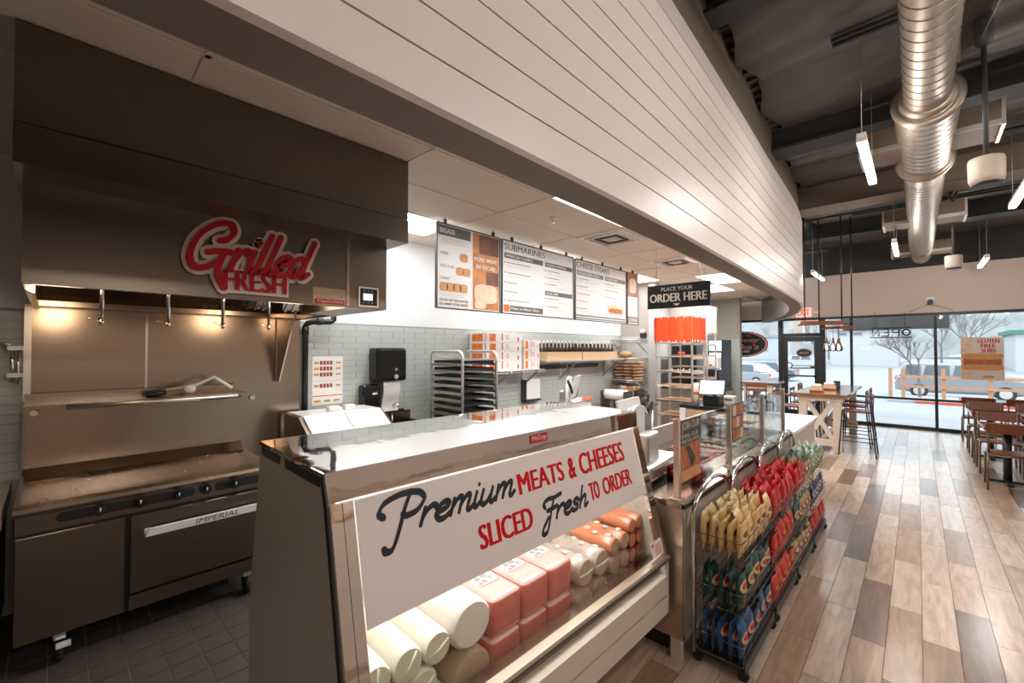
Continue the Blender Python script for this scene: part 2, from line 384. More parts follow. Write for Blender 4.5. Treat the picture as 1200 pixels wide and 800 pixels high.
# ---- lettering
def text_polys(s, bold=0.0):
    cu = bpy.data.curves.new('lettering', 'FONT'); cu.body = s; cu.size = 1.0; cu.offset = bold; cu.resolution_u = 3; cu.fill_mode = 'FRONT'
    ob = bpy.data.objects.new('lettering', cu)
    me = bpy.data.meshes.new_from_object(ob)
    v = [(p.co.x, p.co.y) for p in me.vertices]; f = [tuple(p.vertices) for p in me.polygons]
    bpy.data.objects.remove(ob); bpy.data.curves.remove(cu); bpy.data.meshes.remove(me)
    return v, f
def fit(v, x0, x1, y0, y1):
    xs = [p[0] for p in v]; ys = [p[1] for p in v]; a, b, c, d = min(xs), max(xs), min(ys), max(ys)
    return [(x0 + (p[0] - a) / (b - a) * (x1 - x0), y0 + (p[1] - c) / (d - c) * (y1 - y0)) for p in v]
class Plane:
    """a printed surface: origin o, unit u (reading direction), v (up), n (towards the reader)"""
    def __init__(self, o, u, v):
        self.o = Vector(o); self.u = Vector(u).normalized(); self.v = Vector(v).normalized(); self.n = self.u.cross(self.v).normalized()
    def p(self, a, b, d=0.0): return self.o + self.u * a + self.v * b + self.n * d
    def text(self, mb, s, x0, x1, y0, y1, d=0.001, bold=0.0, depth=0.0):
        """bold letters are drawn several times, shifted, so that counters stay clean"""
        v, f = text_polys(s, 0.0); k = 3 if bold > 0.003 else 1; e = (y1 - y0) * min(0.055, bold * 1.5) if k > 1 else 0.0
        v = fit(v, x0 + e, x1 - e, y0, y1)
        for q in range(k): mb.add([self.p(a + (q - (k - 1) / 2) * e, b, d + 0.00006 * q) for a, b in v], f)
        return mb
    def rect(self, mb, x0, x1, y0, y1, d=0.001, t=0.0):
        if t: return mb.hexa([self.p(x0, y0, d - t), self.p(x1, y0, d - t), self.p(x1, y1, d - t), self.p(x0, y1, d - t)],
                             [self.p(x0, y0, d), self.p(x1, y0, d), self.p(x1, y1, d), self.p(x0, y1, d)])
        return mb.add([self.p(x0, y0, d), self.p(x1, y0, d), self.p(x1, y1, d), self.p(x0, y1, d)], [(0, 1, 2, 3)])
    def disc(self, mb, cx, cy, rx, ry, d=0.001, n=32, t=0.0):
        pts = [(cx + rx * math.cos(2 * math.pi * i / n), cy + ry * math.sin(2 * math.pi * i / n)) for i in range(n)]
        if t: return mb.prism(pts, lambda a, b: self.p(a, b, d - t), lambda a, b: self.p(a, b, d))
        return mb.add([self.p(a, b, d) for a, b in pts], [tuple(range(n))])
    def poly(self, mb, pts, d=0.001): return mb.add([self.p(a, b, d) for a, b in pts], [tuple(range(len(pts)))])
def smooth_path(pts, k=6):
    out = []; n = len(pts)
    for i in range(n - 1):
        p0 = pts[max(i - 1, 0)]; p1 = pts[i]; p2 = pts[i + 1]; p3 = pts[min(i + 2, n - 1)]
        for j in range(k):
            t = j / k; t2 = t * t; t3 = t2 * t
            out.append(tuple(0.5 * (2 * p1[q] + (p2[q] - p0[q]) * t + (2 * p0[q] - 5 * p1[q] + 4 * p2[q] - p3[q]) * t2 + (3 * p1[q] - p0[q] - 3 * p2[q] + p3[q]) * t3) for q in range(len(p1))))
    out.append(tuple(pts[-1])); return out
# brush-script glyphs: strokes of (x, y) with x-height 1; advance last
GLYPH = {
    'r': ([[(.16, 1.0), (.10, .5), (.04, .0)], [(.07, .35), (.26, .80), (.46, 1.0), (.62, .92), (.62, .74)]], .64),
    'e': ([[(.06, .46), (.40, .58), (.56, .80), (.42, 1.0), (.16, .86), (.02, .42), (.14, .04), (.40, .0), (.68, .28)]], .64),
    'm': ([[(.14, 1.0), (.08, .5), (.02, .0)], [(.06, .4), (.26, .86), (.42, 1.0), (.50, .84), (.40, .0)], [(.44, .4), (.64, .86), (.80, 1.0), (.88, .84), (.80, .15), (.90, .0), (1.08, .22)]], 1.06),
    'i': ([[(.16, 1.0), (.06, .25), (.14, .0), (.34, .22)], [(.24, 1.42), (.26, 1.48)]], .36),
    'u': ([[(.14, 1.0), (.04, .3), (.16, .0), (.36, .14), (.52, .5)], [(.62, 1.0), (.52, .25), (.60, .0), (.80, .22)]], .80),
    's': ([[(.56, .82), (.38, 1.0), (.16, .86), (.24, .58), (.46, .42), (.44, .12), (.20, .0), (.0, .14)]], .64),
    'h': ([[(.26, 1.95), (.14, 1.0), (.02, .0)], [(.07, .4), (.28, .86), (.46, 1.0), (.54, .84), (.46, .15), (.54, .0), (.74, .22)]], .74),
    'l': ([[(.30, 1.95), (.16, 1.0), (.06, .25), (.14, .0), (.34, .22)]], .38),
    'd': ([[(.56, .84), (.36, 1.0), (.12, .78), (.02, .34), (.14, .0), (.36, .16), (.54, .6)], [(.80, 1.95), (.66, 1.1), (.54, .25), (.62, .0), (.84, .24)]], .82),
    'P': ([[(.62, 2.05), (.50, 1.3), (.40, .2), (.26, -.75), (.02, -.85), (-.06, -.66)], [(-.28, 1.15), (-.44, 1.45), (-.28, 1.95), (.30, 2.22), (.96, 2.10), (1.24, 1.60), (1.02, 1.02), (.64, .86), (.48, .98)]], 1.18),
    'F': ([[(.0, 1.28), (-.10, 1.62), (.22, 1.90), (.70, 1.86), (1.20, 2.02)], [(.66, 1.80), (.52, 1.0), (.40, .1), (.22, -.80), (-.08, -.86), (-.06, -.40), (.30, .34)], [(.20, .92), (.60, .98), (.92, 1.08)]], .86),
    'G': ([[(.86, 1.30), (1.10, 1.40), (1.26, 1.78), (1.06, 2.16), (.56, 2.02), (.10, 1.40), (-.02, .56), (.22, -.02), (.66, .02), (1.02, .40), (1.10, .74)], [(.56, .70), (.90, .80), (1.34, .82)], [(1.14, .78), (1.06, .20), (1.12, -.30), (1.44, -.86)]], 1.44),
}
def script_strokes(word, slant=0.22):
    x = 0.0; out = []
    for ch in word:
        st, adv = GLYPH[ch]
        for s in st: out.append(smooth_path([(x + a + slant * b, b) for a, b in s]))
        x += adv
    return out
def fit_strokes(st, x0, x1, y0, y1, pad):
    xs = [p[0] for s in st for p in s]; ys = [p[1] for s in st for p in s]; a, b, c, d = min(xs), max(xs), min(ys), max(ys)
    return [[(x0 + pad + (p[0] - a) / (b - a) * (x1 - x0 - 2 * pad), y0 + pad + (p[1] - c) / (d - c) * (y1 - y0 - 2 * pad)) for p in s] for s in st]
def ribbon(mb, pl, strokes, w, d, thin=0.62, angle=0.9):
    """brush strokes: width depends on the stroke's direction like a broad pen"""
    nn = Vector((math.cos(angle), math.sin(angle)))
    for s in strokes:
        L_, R_ = [], []
        for i, p in enumerate(s):
            q0 = Vector(s[max(i - 1, 0)]); q1 = Vector(s[min(i + 1, len(s) - 1)]); t = (q1 - q0)
            t = t.normalized() if t.length > 1e-9 else Vector((1, 0)); nrm = Vector((-t.y, t.x))
            ww = w * (thin + (1 - thin) * abs(t.cross(nn) if hasattr(t, 'cross') else t.x * nn.y - t.y * nn.x)) / 2
            L_.append(Vector(p) + nrm * ww); R_.append(Vector(p) - nrm * ww)
        n = len(s)
        vs_ = [pl.p(q.x, q.y, d) for q in L_] + [pl.p(q.x, q.y, d) for q in R_]
        mb.add(vs_, [(i, n + i, n + i + 1, i + 1) for i in range(n - 1)])
        for e in (0, -1):
            r = (L_[e] - R_[e]).length / 2
            pl.disc(mb, s[e][0], s[e][1], r, r, d - 0.00005, 12)
    return mb

# ================================================================== THE SETTING
CAMP = Vector((0, 0, 1.77)); YAW = R(43.247)
FWD = Vector((-math.sin(YAW), math.cos(YAW), 0)); RGT = Vector((math.cos(YAW), math.sin(YAW), 0))
def in_view(p, m=0.15):
    v = Vector(p) - CAMP; d = v.dot(FWD)
    if d < 0.2: return False
    return abs(v.dot(RGT) / d) < 1.188 + m and -0.79 - m < v.z / d < 0.81 + m
WX = -4.45          # kitchen wall
CZ = 3.07           # kitchen ceiling
YW = 13.15          # window wall
DZ = 4.30           # roof deck

# ---- soffit outline
SOF = smooth_path([(-1.03, -3.0), (-1.03, 0.0), (-1.035, 2.0), (-1.09, 3.65), (-1.16, 5.26), (-1.31, 8.05), (-1.74, 10.2), (-2.40, 12.1), (-2.86, 13.14)], 7)
def sof_x(y):
    for (x0, y0), (x1, y1) in zip(SOF, SOF[1:]):
        if y0 <= y <= y1: return x0 + (x1 - x0) * (y - y0) / (y1 - y0)
    return SOF[-1][0] if y > 0 else SOF[0][0]
def sof_off(d):
    out = []
    for i, p in enumerate(SOF):
        a = Vector(SOF[max(i - 1, 0)]); b = Vector(SOF[min(i + 1, len(SOF) - 1)]); t = (b - a).normalized()
        out.append((p[0] - t.y * d, p[1] + t.x * d))
    return out

# ---- floor
flo = structure(MB().box(-6.0, 4.5, -3.0, YW + 0.1, -0.12, -0.006).build('floor', 'plank_grout'))
def wood_at(x, y): return x > -1.30 or (y > 7.2 and x > -4.3)
plank_me = shared(MB().box(0.0015, PW - 0.0015, 0.0015, PL - 0.0015, -0.012, 0.0), 'plank', 'floor_plank')
cells = []
for row in range(-27, 28):
    x0 = row * PW; off = ((row * 0.37 + 50.0) % 1.0) * PL
    for k in range(-5, 17):
        y0 = k * PL - off
        if y0 < -3.0 or y0 > YW: continue
        if not wood_at(x0 + 0.02, y0 + PL / 2): continue
        c = Vector((x0 + PW / 2, y0 + PL / 2, 0)); cells.append(((c - CAMP).length if in_view(c) else 99.0 + (c - CAMP).length, x0, y0))
cells.sort(); rest = MB()
for i, (d, x0, y0) in enumerate(cells):
    y1 = min(y0 + PL, YW)
    if i < 300 and d < 90 and y1 == y0 + PL: inst('plank', plank_me, (x0, y0, 0), flo)
    else: rest.box(x0 + 0.0015, x0 + PW - 0.0015, y0 + 0.0015, y1 - 0.0015, -0.012, 0)
rest.build('planks', 'floor_plank', flo)['kind'] = 'stuff'
# quarry tiles of the kitchen floor
QT = 0.155
qt_me = shared(MB().box(0.003, QT - 0.003, 0.003, QT - 0.003, -0.012, 0.0), 'floor_tile', 'quarry')
qb = MB().box(WX, -1.302, -3.0, 7.2, -0.0065, -0.005).build('tile_bed', 'quarry_grout', flo)
cells = []
for i in range(0, 21):
    for k in range(-19, 47):
        x0 = WX + i * QT; y0 = k * QT
        if x0 + QT > -1.295 or y0 + QT > 7.2 or y0 < -3: continue
        c = Vector((x0 + QT / 2, y0 + QT / 2, 0)); cells.append(((c - CAMP).length + (0 if in_view(c) and y0 < 2.2 else 90), x0, y0))
cells.sort(); rest = MB()
for i, (d, x0, y0) in enumerate(cells):
    if i < 260 and d < 80: inst('floor_tile', qt_me, (x0, y0, 0), flo)
    else: rest.box(x0 + 0.003, x0 + QT - 0.003, y0 + 0.003, y0 + QT - 0.003, -0.012, 0)
rest.build('floor_tiles', 'quarry', flo)['kind'] = 'stuff'

# ---- kitchen wall with subway tiles
wl = structure(MB().box(WX - 0.15, WX, -3.0, YW, 0, 3.3).build('wall_left', 'wall_white'))
MB().box(WX, WX + 0.003, -3.0, 8.0, 0, 2.05).build('grout_bed', 'tile_grout', wl)
TL, TH = 0.30, 0.0635
tile_me = shared(MB().box(0, 0.010, 0.0018, TL - 0.0018, 0.0018, TH - 0.0018), 'tile', 'tile_wall')
cells = []
for r_ in range(0, 32):
    z0 = r_ * TH
    if z0 + TH > 2.06: break
    for k in range(-11, 27):
        y0 = k * TL + (r_ % 2) * TL / 2
        if y0 + TL > 8.0: continue
        vis = (z0 > 0.93 and y0 > 1.5) or (z0 > 1.0 and y0 < -0.1 and y0 > -0.7)
        cells.append(((Vector((WX, y0, z0)) - CAMP).length + (0 if vis else 90), y0, z0))
cells.sort(); rest = MB()
for i, (d, y0, z0) in enumerate(cells):
    if i < 300: inst('tile', tile_me, (WX, y0, z0), wl)
    else: rest.box(WX, WX + 0.010, y0 + 0.0018, y0 + TL - 0.0018, z0 + 0.0018, z0 + TH - 0.0018)
rest.build('tiles', 'tile_wall', wl)['kind'] = 'stuff'
# ---- partition at the end of the prep line, with its steel corner post
wp = structure(MB().box(WX, -3.82, 8.0, 8.12, 0, CZ).build('wall_partition', 'wall_grey'))
t = MB()
for r_ in range(0, 32):
    for k in range(0, 4):
        x0 = WX + k * TL - (r_ % 2) * TL / 2
        a, b = max(WX + 0.012, x0 + 0.002), min(-3.822, x0 + TL - 0.002)
        if b > a: t.box(a, b, 7.99, 8.0, r_ * TH + 0.002, r_ * TH + TH - 0.002)
t.build('tiles', 'tile_wall', wp)['kind'] = 'stuff'
MB().box(-3.82, -3.675, 7.96, 8.16, 0, CZ).build('corner_post', 'post_grey', wp)
# ---- end wall of the kitchen
we = structure(MB().box(WX, -3.24, 11.8, 11.95, 0, CZ).build('wall_end', 'wall_grey'))
t = MB()
for r_ in range(0, 32):
    for k in range(0, 5):
        x0 = WX + k * TL - (r_ % 2) * TL / 2
        a, b = max(WX + 0.002, x0 + 0.002), min(-3.242, x0 + TL - 0.002)
        if b > a: t.box(a, b, 11.792, 11.8, r_ * TH + 0.002, r_ * TH + TH - 0.002)
t.build('tiles', 'tile_wall', we)['kind'] = 'stuff'
# ---- shell behind the camera
structure(MB().box(4.5, 4.65, -3.0, YW, 0, DZ).build('wall_right', 'wall_beige'))
structure(MB().box(-6.0, 4.5, -3.15, -3.0, 0, DZ).build('wall_back', 'taupe'))
# unseen framed boards on the right wall, added to fill the case's reflections
for k in range(6):
    y0 = 2.7 + k * 1.15
    tb = thing('framed_board', 'wood framed %s board on the unseen wall, added for the deli case reflections' % ('pale' if k < 4 else 'black'), 'picture frame', (4.49, y0 + 0.45, 1.9), group='framed boards on the dining room wall')
    b = MB((4.49, y0 + 0.45, 1.9)); b.box(4.45, 4.48, y0, y0 + 0.06, 1.9, 4.0); b.box(4.45, 4.48, y0 + 0.84, y0 + 0.9, 1.9, 4.0); b.box(4.45, 4.48, y0 + 0.06, y0 + 0.84, 1.9, 1.96); b.box(4.45, 4.48, y0 + 0.06, y0 + 0.84, 3.94, 4.0)
    b.build('frame', 'wood_crate', tb)
    MB((4.49, y0 + 0.45, 1.9)).box(4.465, 4.485, y0 + 0.06, y0 + 0.84, 1.96, 3.94).build('panel', 'cream_edge' if k < 4 else 'black', tb)

# ---- kitchen ceiling: backing, tees, tiles, lamps
inner = sof_off(0.20)
poly = [(WX, -3.0)] + [(x, min(y, 13.1)) for x, y in inner] + [(WX, 13.1)]
ce = structure(MB().prism(poly, lambda a, b: (a, b, CZ + 0.03), lambda a, b: (a, b, CZ + 0.12)).build('ceiling', 'ceiling_tile'))
XS = [WX, -4.10, -3.49, -2.88, -2.27, -1.66, -1.05]; YS = [-3.0 + 0] + [-1.99 + 1.22 * i for i in range(0, 12)] + [13.1]
TROF = {(1, 4): 'glowing troffer lamp between the hood and the breads menu board', (4, 5): 'glowing troffer lamp along the soffit near the exhaust hood', (4, 7): 'glowing troffer lamp along the soffit near the order sign', (3, 9): 'glowing troffer lamp in front of the end wall, next to the soffit', (2, 10): 'glowing troffer lamp closest to the kitchen end wall', (1, 6): 'glowing troffer lamp behind the submarines menu board', (1, 8): 'glowing troffer lamp over the bread bag shelves'}
LAMPS = {(1, 4): 1, (4, 5): 1, (4, 7): 1, (3, 9): 1, (2, 10): 1, (1, 6): 1, (1, 8): 1}
ct_cache = {}
tees = MB()
for j in range(len(YS) - 1):
    y0, y1 = YS[j], YS[j + 1]
    lim = min(sof_x(y0), sof_x(y1)) - 0.20
    tees.box(WX, lim, y0 - 0.012, y0 + 0.012, CZ - 0.006, CZ + 0.002)
    for i in range(len(XS) - 1):
        x0, x1 = XS[i], min(XS[i + 1], lim)
        if x1 - x0 < 0.05: continue
        tees.box(x0 - 0.012, x0 + 0.012, y0, y1, CZ - 0.006, CZ + 0.002)
        if LAMPS.get((i, j)):
            lt = thing('ceiling_light', TROF[(i, j)], 'ceiling light', (x0, y0, CZ), group='troffer lamps in the kitchen ceiling')
            MB().box(0.012, x1 - x0 - 0.012, 0.012, y1 - y0 - 0.012, 0.004, 0.03).build('housing', 'white', lt)
            MB().box(0.03, x1 - x0 - 0.03, 0.03, y1 - y0 - 0.03, -0.002, 0.004).build('diffuser', 'lamp_white', lt)
            area_light('troffer_light', ((x1 - x0) / 2, (y1 - y0) / 2, -0.02), x1 - x0 - 0.1, y1 - y0 - 0.1, LAMPW[(i, j)], (1, 0.95, 0.90), parent=lt)
            continue
        key = (round(x1 - x0, 3), round(y1 - y0, 3))
        if key not in ct_cache: ct_cache[key] = shared(MB().box(0.012, key[0] - 0.012, 0.012, key[1] - 0.012, 0.0, 0.02), 'ceiling_tile', 'ceiling_tile')
        inst('ceiling_tile', ct_cache[key], (x0, y0, CZ), ce)
tees.build('grid', 'tee', ce)

# ---- soffit: core, shiplap planks, underside
S0, S1 = 2.50, 3.87
o1 = sof_off(0.012); i1 = sof_off(0.20)
core = MB().prism(o1 + i1[::-1], lambda a, b: (a, b, S0 + 0.004), lambda a, b: (a, b, DZ))
so = structure(core.build('wall_soffit', 'taupe'))
def curve_strip(d0, d1, z0, z1):
    a = sof_off(d0); b = sof_off(d1); n = len(a); mb = MB()
    vs_ = [(x, y, z0) for x, y in a] + [(x, y, z1) for x, y in a] + [(x, y, z0) for x, y in b] + [(x, y, z1) for x, y in b]; fs = []
    for i in range(n - 1):
        fs += [(i, i + 1, n + i + 1, n + i), (2 * n + i + 1, 2 * n + i, 3 * n + i, 3 * n + i + 1), (n + i, n + i + 1, 3 * n + i + 1, 3 * n + i), (i + 1, i, 2 * n + i, 2 * n + i + 1)]
    fs += [(0, n, 3 * n, 2 * n), (n - 1, 3 * n - 1, 4 * n - 1, 2 * n - 1)]
    return mb.add(vs_, fs)
PH = (S1 - S0) / 10
for k in range(10):
    o = curve_strip(0.0, 0.011, S0 + k * PH + (0.0 if k == 0 else 0.0035), S0 + (k + 1) * PH - 0.0035).build('plank', 'shiplap', so)
curve_strip(0.0105, 0.0125, S0, S1).build('plank_backing', 'shiplap_gap', so)
curve_strip(-0.006, 0.03, S0 - 0.012, S0 + 0.0).build('edge_trim', 'shiplap', so)
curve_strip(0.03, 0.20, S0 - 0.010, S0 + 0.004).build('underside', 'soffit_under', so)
curve_strip(0.20, 0.206, S0 - 0.010, CZ + 0.03).build('inner_face', 'soffit_inner', so)

# ---- roof deck, insulation, beams
deck = structure(MB().box(-1.6, 4.5, -3.0, YW + 0.1, DZ, DZ + 0.1).build('ceiling_deck', 'dark_deck'))
rb = MB()
for k in range(0, 110):
    y = -2.9 + k * 0.146
    rb.box(-3.0, 4.5, y, y + 0.05, DZ - 0.035, DZ)
rb.build('deck_ribs', 'dark_deck', deck)['kind'] = 'stuff'
def insulation(x0, x1, y0, y1, seed):
    rnd = random.Random(seed); nx, ny = 34, 30; mb = MB(); ph = [(rnd.uniform(3, 9), rnd.uniform(3, 11), rnd.uniform(0, 6)) for _ in range(5)]
    vs_ = []
    for j in range(ny + 1):
        for i in range(nx + 1):
            u, v = i / nx, j / ny
            z = -0.02 - 0.05 * (max(0.0, math.sin(math.pi * v)) ** 0.6) - sum(0.012 * abs(math.sin(a * u + b * v + c)) for a, b, c in ph) * (max(0.0, math.sin(math.pi * v)) ** 0.5)
            edge = 0.04 * math.sin(9 * v + seed) if i in (0, nx) else 0
            vs_.append((x0 + (x1 - x0) * u + edge, y0 + (y1 - y0) * v, DZ - 0.02 + z))
    mb.add(vs_, [(j * (nx + 1) + i, j * (nx + 1) + i + 1, (j + 1) * (nx + 1) + i + 1, (j + 1) * (nx + 1) + i) for j in range(ny) for i in range(nx)], True)
    return mb.build('insulation_sheet', 'foil', deck)
for q, (a, b, c, d) in enumerate(((-1.04, 1.7, 3.32, 4.45), (-1.08, 1.7, 4.42, 5.60), (-1.20, 1.7, 5.85, 6.85), (-1.25, 1.7, 6.82, 7.84), (1.6, 4.4, 3.32, 5.60), (1.6, 4.4, 5.85, 7.84), (-1.02, 4.4, 0.4, 3.18), (-1.45, 4.4, 8.3, 10.4), (-2.0, 4.4, 10.8, 13.1))): insulation(a, b, c, d, q)
for k, (y, w, z0) in enumerate(((1.2, 0.14, 4.02), (3.2, 0.10, 4.16), (5.62, 0.20, 4.02), (10.5, 0.22, 3.98))):
    x0 = -1.25 if y < 9 else -2.0
    b = MB().box(x0, 4.5, y, y + w, z0 + 0.03, DZ); b.box(x0, 4.5, y - 0.06, y + w + 0.06, z0, z0 + 0.03)
    structure(b.build('ceiling_beam', 'beam_dark'))
structure(MB().box(-1.42, 4.5, 7.85, 8.25, 3.92, DZ).box(-1.42, 4.5, 7.82, 8.28, 3.905, 3.92).build('ceiling_beam', 'taupe'))
cb = MB()
for y, x0, x1, z in ((4.05, -0.45, 2.8, 4.13), (4.12, -0.45, 2.8, 4.13), (5.35, -0.35, 3.2, 4.10), (6.9, 0.4, 3.4, 4.10), (7.0, 0.4, 3.4, 4.12), (9.3, -1.4, 3.6, 4.1), (9.45, -0.8, 3.6, 4.1)):
    cb.tube([(x0, y, z), (x1, y, z)], 0.018, 8)
structure(cb.build('ceiling_conduit', 'beam_dark'))

# ---- window wall
wf = structure(MB().box(-6.0, 4.5, YW, YW + 0.15, 2.58, 3.60).build('wall_front', 'wall_beige'))
MB().box(-6.0, 4.5, YW - 0.02, YW + 0.15, 3.60, DZ).build('upper_band', 'dark_wall', wf)
def pane(x0, x1, z0, z1, parent): return MB().box(x0, x1, YW + 0.055, YW + 0.065, z0, z1).build('pane', 'glass', parent)
def window(n, x0, x1, rail):
    f = 0.05; y0, y1 = YW + 0.01, YW + 0.11; b = MB()
    b.box(x0, x0 + f / 2, y0, y1, 0, 2.58); b.box(x1 - f / 2, x1, y0, y1, 0, 2.58); b.box(x0 + f / 2, x1 - f / 2, y0, y1, 0, 0.07); b.box(x0 + f / 2, x1 - f / 2, y0, y1, 2.52, 2.58)
    if rail: b.box(x0 + f / 2, x1 - f / 2, y0, y1, 0.64, 0.69)
    w = structure(b.build('window_%d' % n, 'frame_black'))
    if rail: pane(x0 + f / 2, x1 - f / 2, 0.07, 0.64, w); pane(x0 + f / 2, x1 - f / 2, 0.69, 2.52, w)
    else: pane(x0 + f / 2, x1 - f / 2, 0.07, 2.52, w)
window(1, -6.0, -4.1, True); window(2, -4.1, -2.66, True)
window(3, -1.70, -1.16, True); window(4, -1.16, 0.29, True); window(5, 0.29, 1.74, True); window(6, 1.74, 3.2, True); window(7, 3.2, 4.5, True)
b = MB(); y0, y1 = YW + 0.0, YW + 0.12
b.box(-2.66, -2.58, y0, y1, 0, 2.58); b.box(-1.78, -1.70, y0, y1, 0, 2.58); b.box(-2.58, -1.78, y0, y1, 2.10, 2.19); b.box(-2.58, -1.78, y0, y1, 2.52, 2.58)
dr = structure(b.build('door_1', 'frame_black'))
pane(-2.58, -1.78, 2.19, 2.52, dr)
b = MB(); b.box(-2.575, -2.48, y0 + 0.03, y1 - 0.03, 0.01, 2.095); b.box(-1.90, -1.785, y0 + 0.03, y1 - 0.03, 0.01, 2.095); b.box(-2.48, -1.90, y0 + 0.03, y1 - 0.03, 0.01, 0.22); b.box(-2.48, -1.90, y0 + 0.03, y1 - 0.03, 1.98, 2.095)
leaf = b.build('leaf', 'frame_black', dr)
MB().box(-2.48, -1.90, YW + 0.055, YW + 0.065, 0.22, 1.98).build('pane', 'glass', leaf)
MB().box(-2.52, -1.86, YW - 0.05, YW - 0.02, 1.08, 1.12).box(-2.52, -2.48, YW - 0.05, YW + 0.03, 1.07, 1.13).box(-1.90, -1.86, YW - 0.05, YW + 0.03, 1.07, 1.13).build('push_bar', 'frame_black', leaf)

# ================================================================== COOKING LINE
def slab_ribbon(mb, pl, strokes, w, d0, d1, thin=0.62, angle=0.9):
    nn = (math.cos(angle), math.sin(angle))
    for si, s in enumerate(strokes):
        L_, R_ = [], []; d1 += 0.00012
        for i, p in enumerate(s):
            q0 = Vector(s[max(i - 1, 0)]); q1 = Vector(s[min(i + 1, len(s) - 1)]); t = (q1 - q0)
            t = t.normalized() if t.length > 1e-9 else Vector((1, 0))
            ww = w * (thin + (1 - thin) * abs(t.x * nn[1] - t.y * nn[0])) / 2
            L_.append((p[0] - t.y * ww, p[1] + t.x * ww)); R_.append((p[0] + t.y * ww, p[1] - t.x * ww))
        n = len(s)
        vs_ = [pl.p(*q, d1) for q in L_] + [pl.p(*q, d1) for q in R_] + [pl.p(*q, d0) for q in L_] + [pl.p(*q, d0) for q in R_]; fs = []
        for i in range(n - 1):
            fs += [(i, n + i, n + i + 1, i + 1), (i, i + 1, 2 * n + i + 1, 2 * n + i), (n + i + 1, n + i, 3 * n + i, 3 * n + i + 1)]
        mb.add(vs_, fs)
        for e in (0, -1):
            r = math.hypot(L_[e][0] - R_[e][0], L_[e][1] - R_[e][1]) / 2
            pl.disc(mb, s[e][0], s[e][1], r, r, d1 - 0.0002, 14, t=(d1 - d0) - 0.0003)
    return mb

# ---- exhaust hood
HP = (-3.4, 0.77, 2.05)
hood = thing('exhaust_hood', 'wide brushed stainless exhaust hood with stepped front hanging over the cooking range', 'range hood', HP)
def hb(): return MB(HP)
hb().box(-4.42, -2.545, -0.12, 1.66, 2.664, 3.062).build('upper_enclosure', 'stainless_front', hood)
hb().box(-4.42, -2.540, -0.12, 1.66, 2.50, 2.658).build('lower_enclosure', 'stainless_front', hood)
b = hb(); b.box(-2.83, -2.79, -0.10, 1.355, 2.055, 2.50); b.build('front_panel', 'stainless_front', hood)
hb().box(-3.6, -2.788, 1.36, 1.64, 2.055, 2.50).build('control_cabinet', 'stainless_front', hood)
hb().box(-2.80, -2.786, 1.340, 1.362, 2.06, 2.50).build('seam_strip', 'stainless', hood)
b = hb(); b.box(-4.40, -2.80, -0.10, -0.07, 2.055, 2.50); b.box(-4.40, -3.6, 1.61, 1.64, 2.055, 2.50); b.build('side_panel', 'stainless', hood)
hb().box(-4.40, -2.84, -0.07, 1.36, 2.46, 2.498).build('canopy_top', 'stainless', hood)
# filter bank: leaning baffle filters
fl = hb(); fl.hexa([(-4.30, -0.07, 2.10), (-4.30, 1.60, 2.10), (-4.33, 1.60, 2.10), (-4.33, -0.07, 2.10)], [(-3.85, -0.07, 2.46), (-3.85, 1.60, 2.46), (-3.90, 1.60, 2.46), (-3.90, -0.07, 2.46)]); fl = fl.build('filter_bank', 'stainless', hood)
b = hb()
for k in range(26):
    y = -0.05 + k * 0.063
    b.bar((-4.285, y, 2.105), (-3.845, y, 2.455), 0.018, 0.012)
b.build('baffles', 'stainless', fl)['kind'] = 'stuff'
hb().box(-4.36, -4.26, -0.08, 1.62, 2.065, 2.10).build('grease_trough', 'stainless', hood)
tr = hb(); tr.prism([(-4.40, 2.10), (-4.40, 1.47), (-4.34, 1.47), (-3.95, 2.10)], lambda a, b: (a, 1.44, b), lambda a, b: (a, 1.452, b)); tr.build('end_skirt', 'stainless', hood)
b = hb(); b.tube([(-3.5, 0.0, 2.40), (-3.5, 1.3, 2.40)], 0.012, 8); pipe = b.build('suppression_pipe', 'chrome', hood)
for y in (0.19, 0.50, 0.80, 1.09):
    b = hb(); b.tube([(-3.5, y, 2.40), (-3.5, y, 1.95)], 0.011, 8); b.cyl((-3.5, y, 1.95), (-3.5, y, 1.915), 0.016, 0.010, 10); b.tube([(-3.5, y - 0.012, 1.935), (-3.5, y - 0.05, 1.955), (-3.5, y - 0.06, 1.94)], 0.003, 6)
    b.build('nozzle', 'chrome', hood)
b = hb(); b.cyl((-3.30, 0.0, 2.21), (-3.30, 0.0, 2.17), 0.085, 0.075, 20); lampb = b.build('lamp_bezel', 'chrome', hood)
b = hb(); b.ball((-3.30, 0.0, 2.165), (0.07, 0.07, 0.045), 16, 8); b.build('lamp_globe', 'hood_lamp', lampb)
hb().tube([(-3.30, 0.0, 2.21), (-3.30, 0.0, 2.47)], 0.012, 8).build('lamp_stem', 'chrome', lampb)
ll = bpy.data.lights.new('hood_light', 'POINT'); ll.energy = HOODW; ll.color = (1.0, 0.74, 0.48); ll.shadow_soft_size = 0.12
lo = bpy.data.objects.new('hood_light', ll); COL.objects.link(lo); lo.parent = hood; lo.location = Vector((-3.30, 0.0, 2.08)) - Vector(HP)
ll2 = bpy.data.lights.new('hood_light', 'POINT'); ll2.energy = HOODW; ll2.color = (1.0, 0.74, 0.48); ll2.shadow_soft_size = 0.12
b = hb(); b.cyl((-3.30, 1.15, 2.21), (-3.30, 1.15, 2.17), 0.085, 0.075, 20); lampb2 = b.build('lamp_bezel', 'chrome', hood)
hb().ball((-3.30, 1.15, 2.165), (0.07, 0.07, 0.045), 16, 8).build('lamp_globe', 'hood_lamp', lampb2)
hb().tube([(-3.30, 1.15, 2.21), (-3.30, 1.15, 2.47)], 0.012, 8).build('lamp_stem', 'chrome', lampb2)
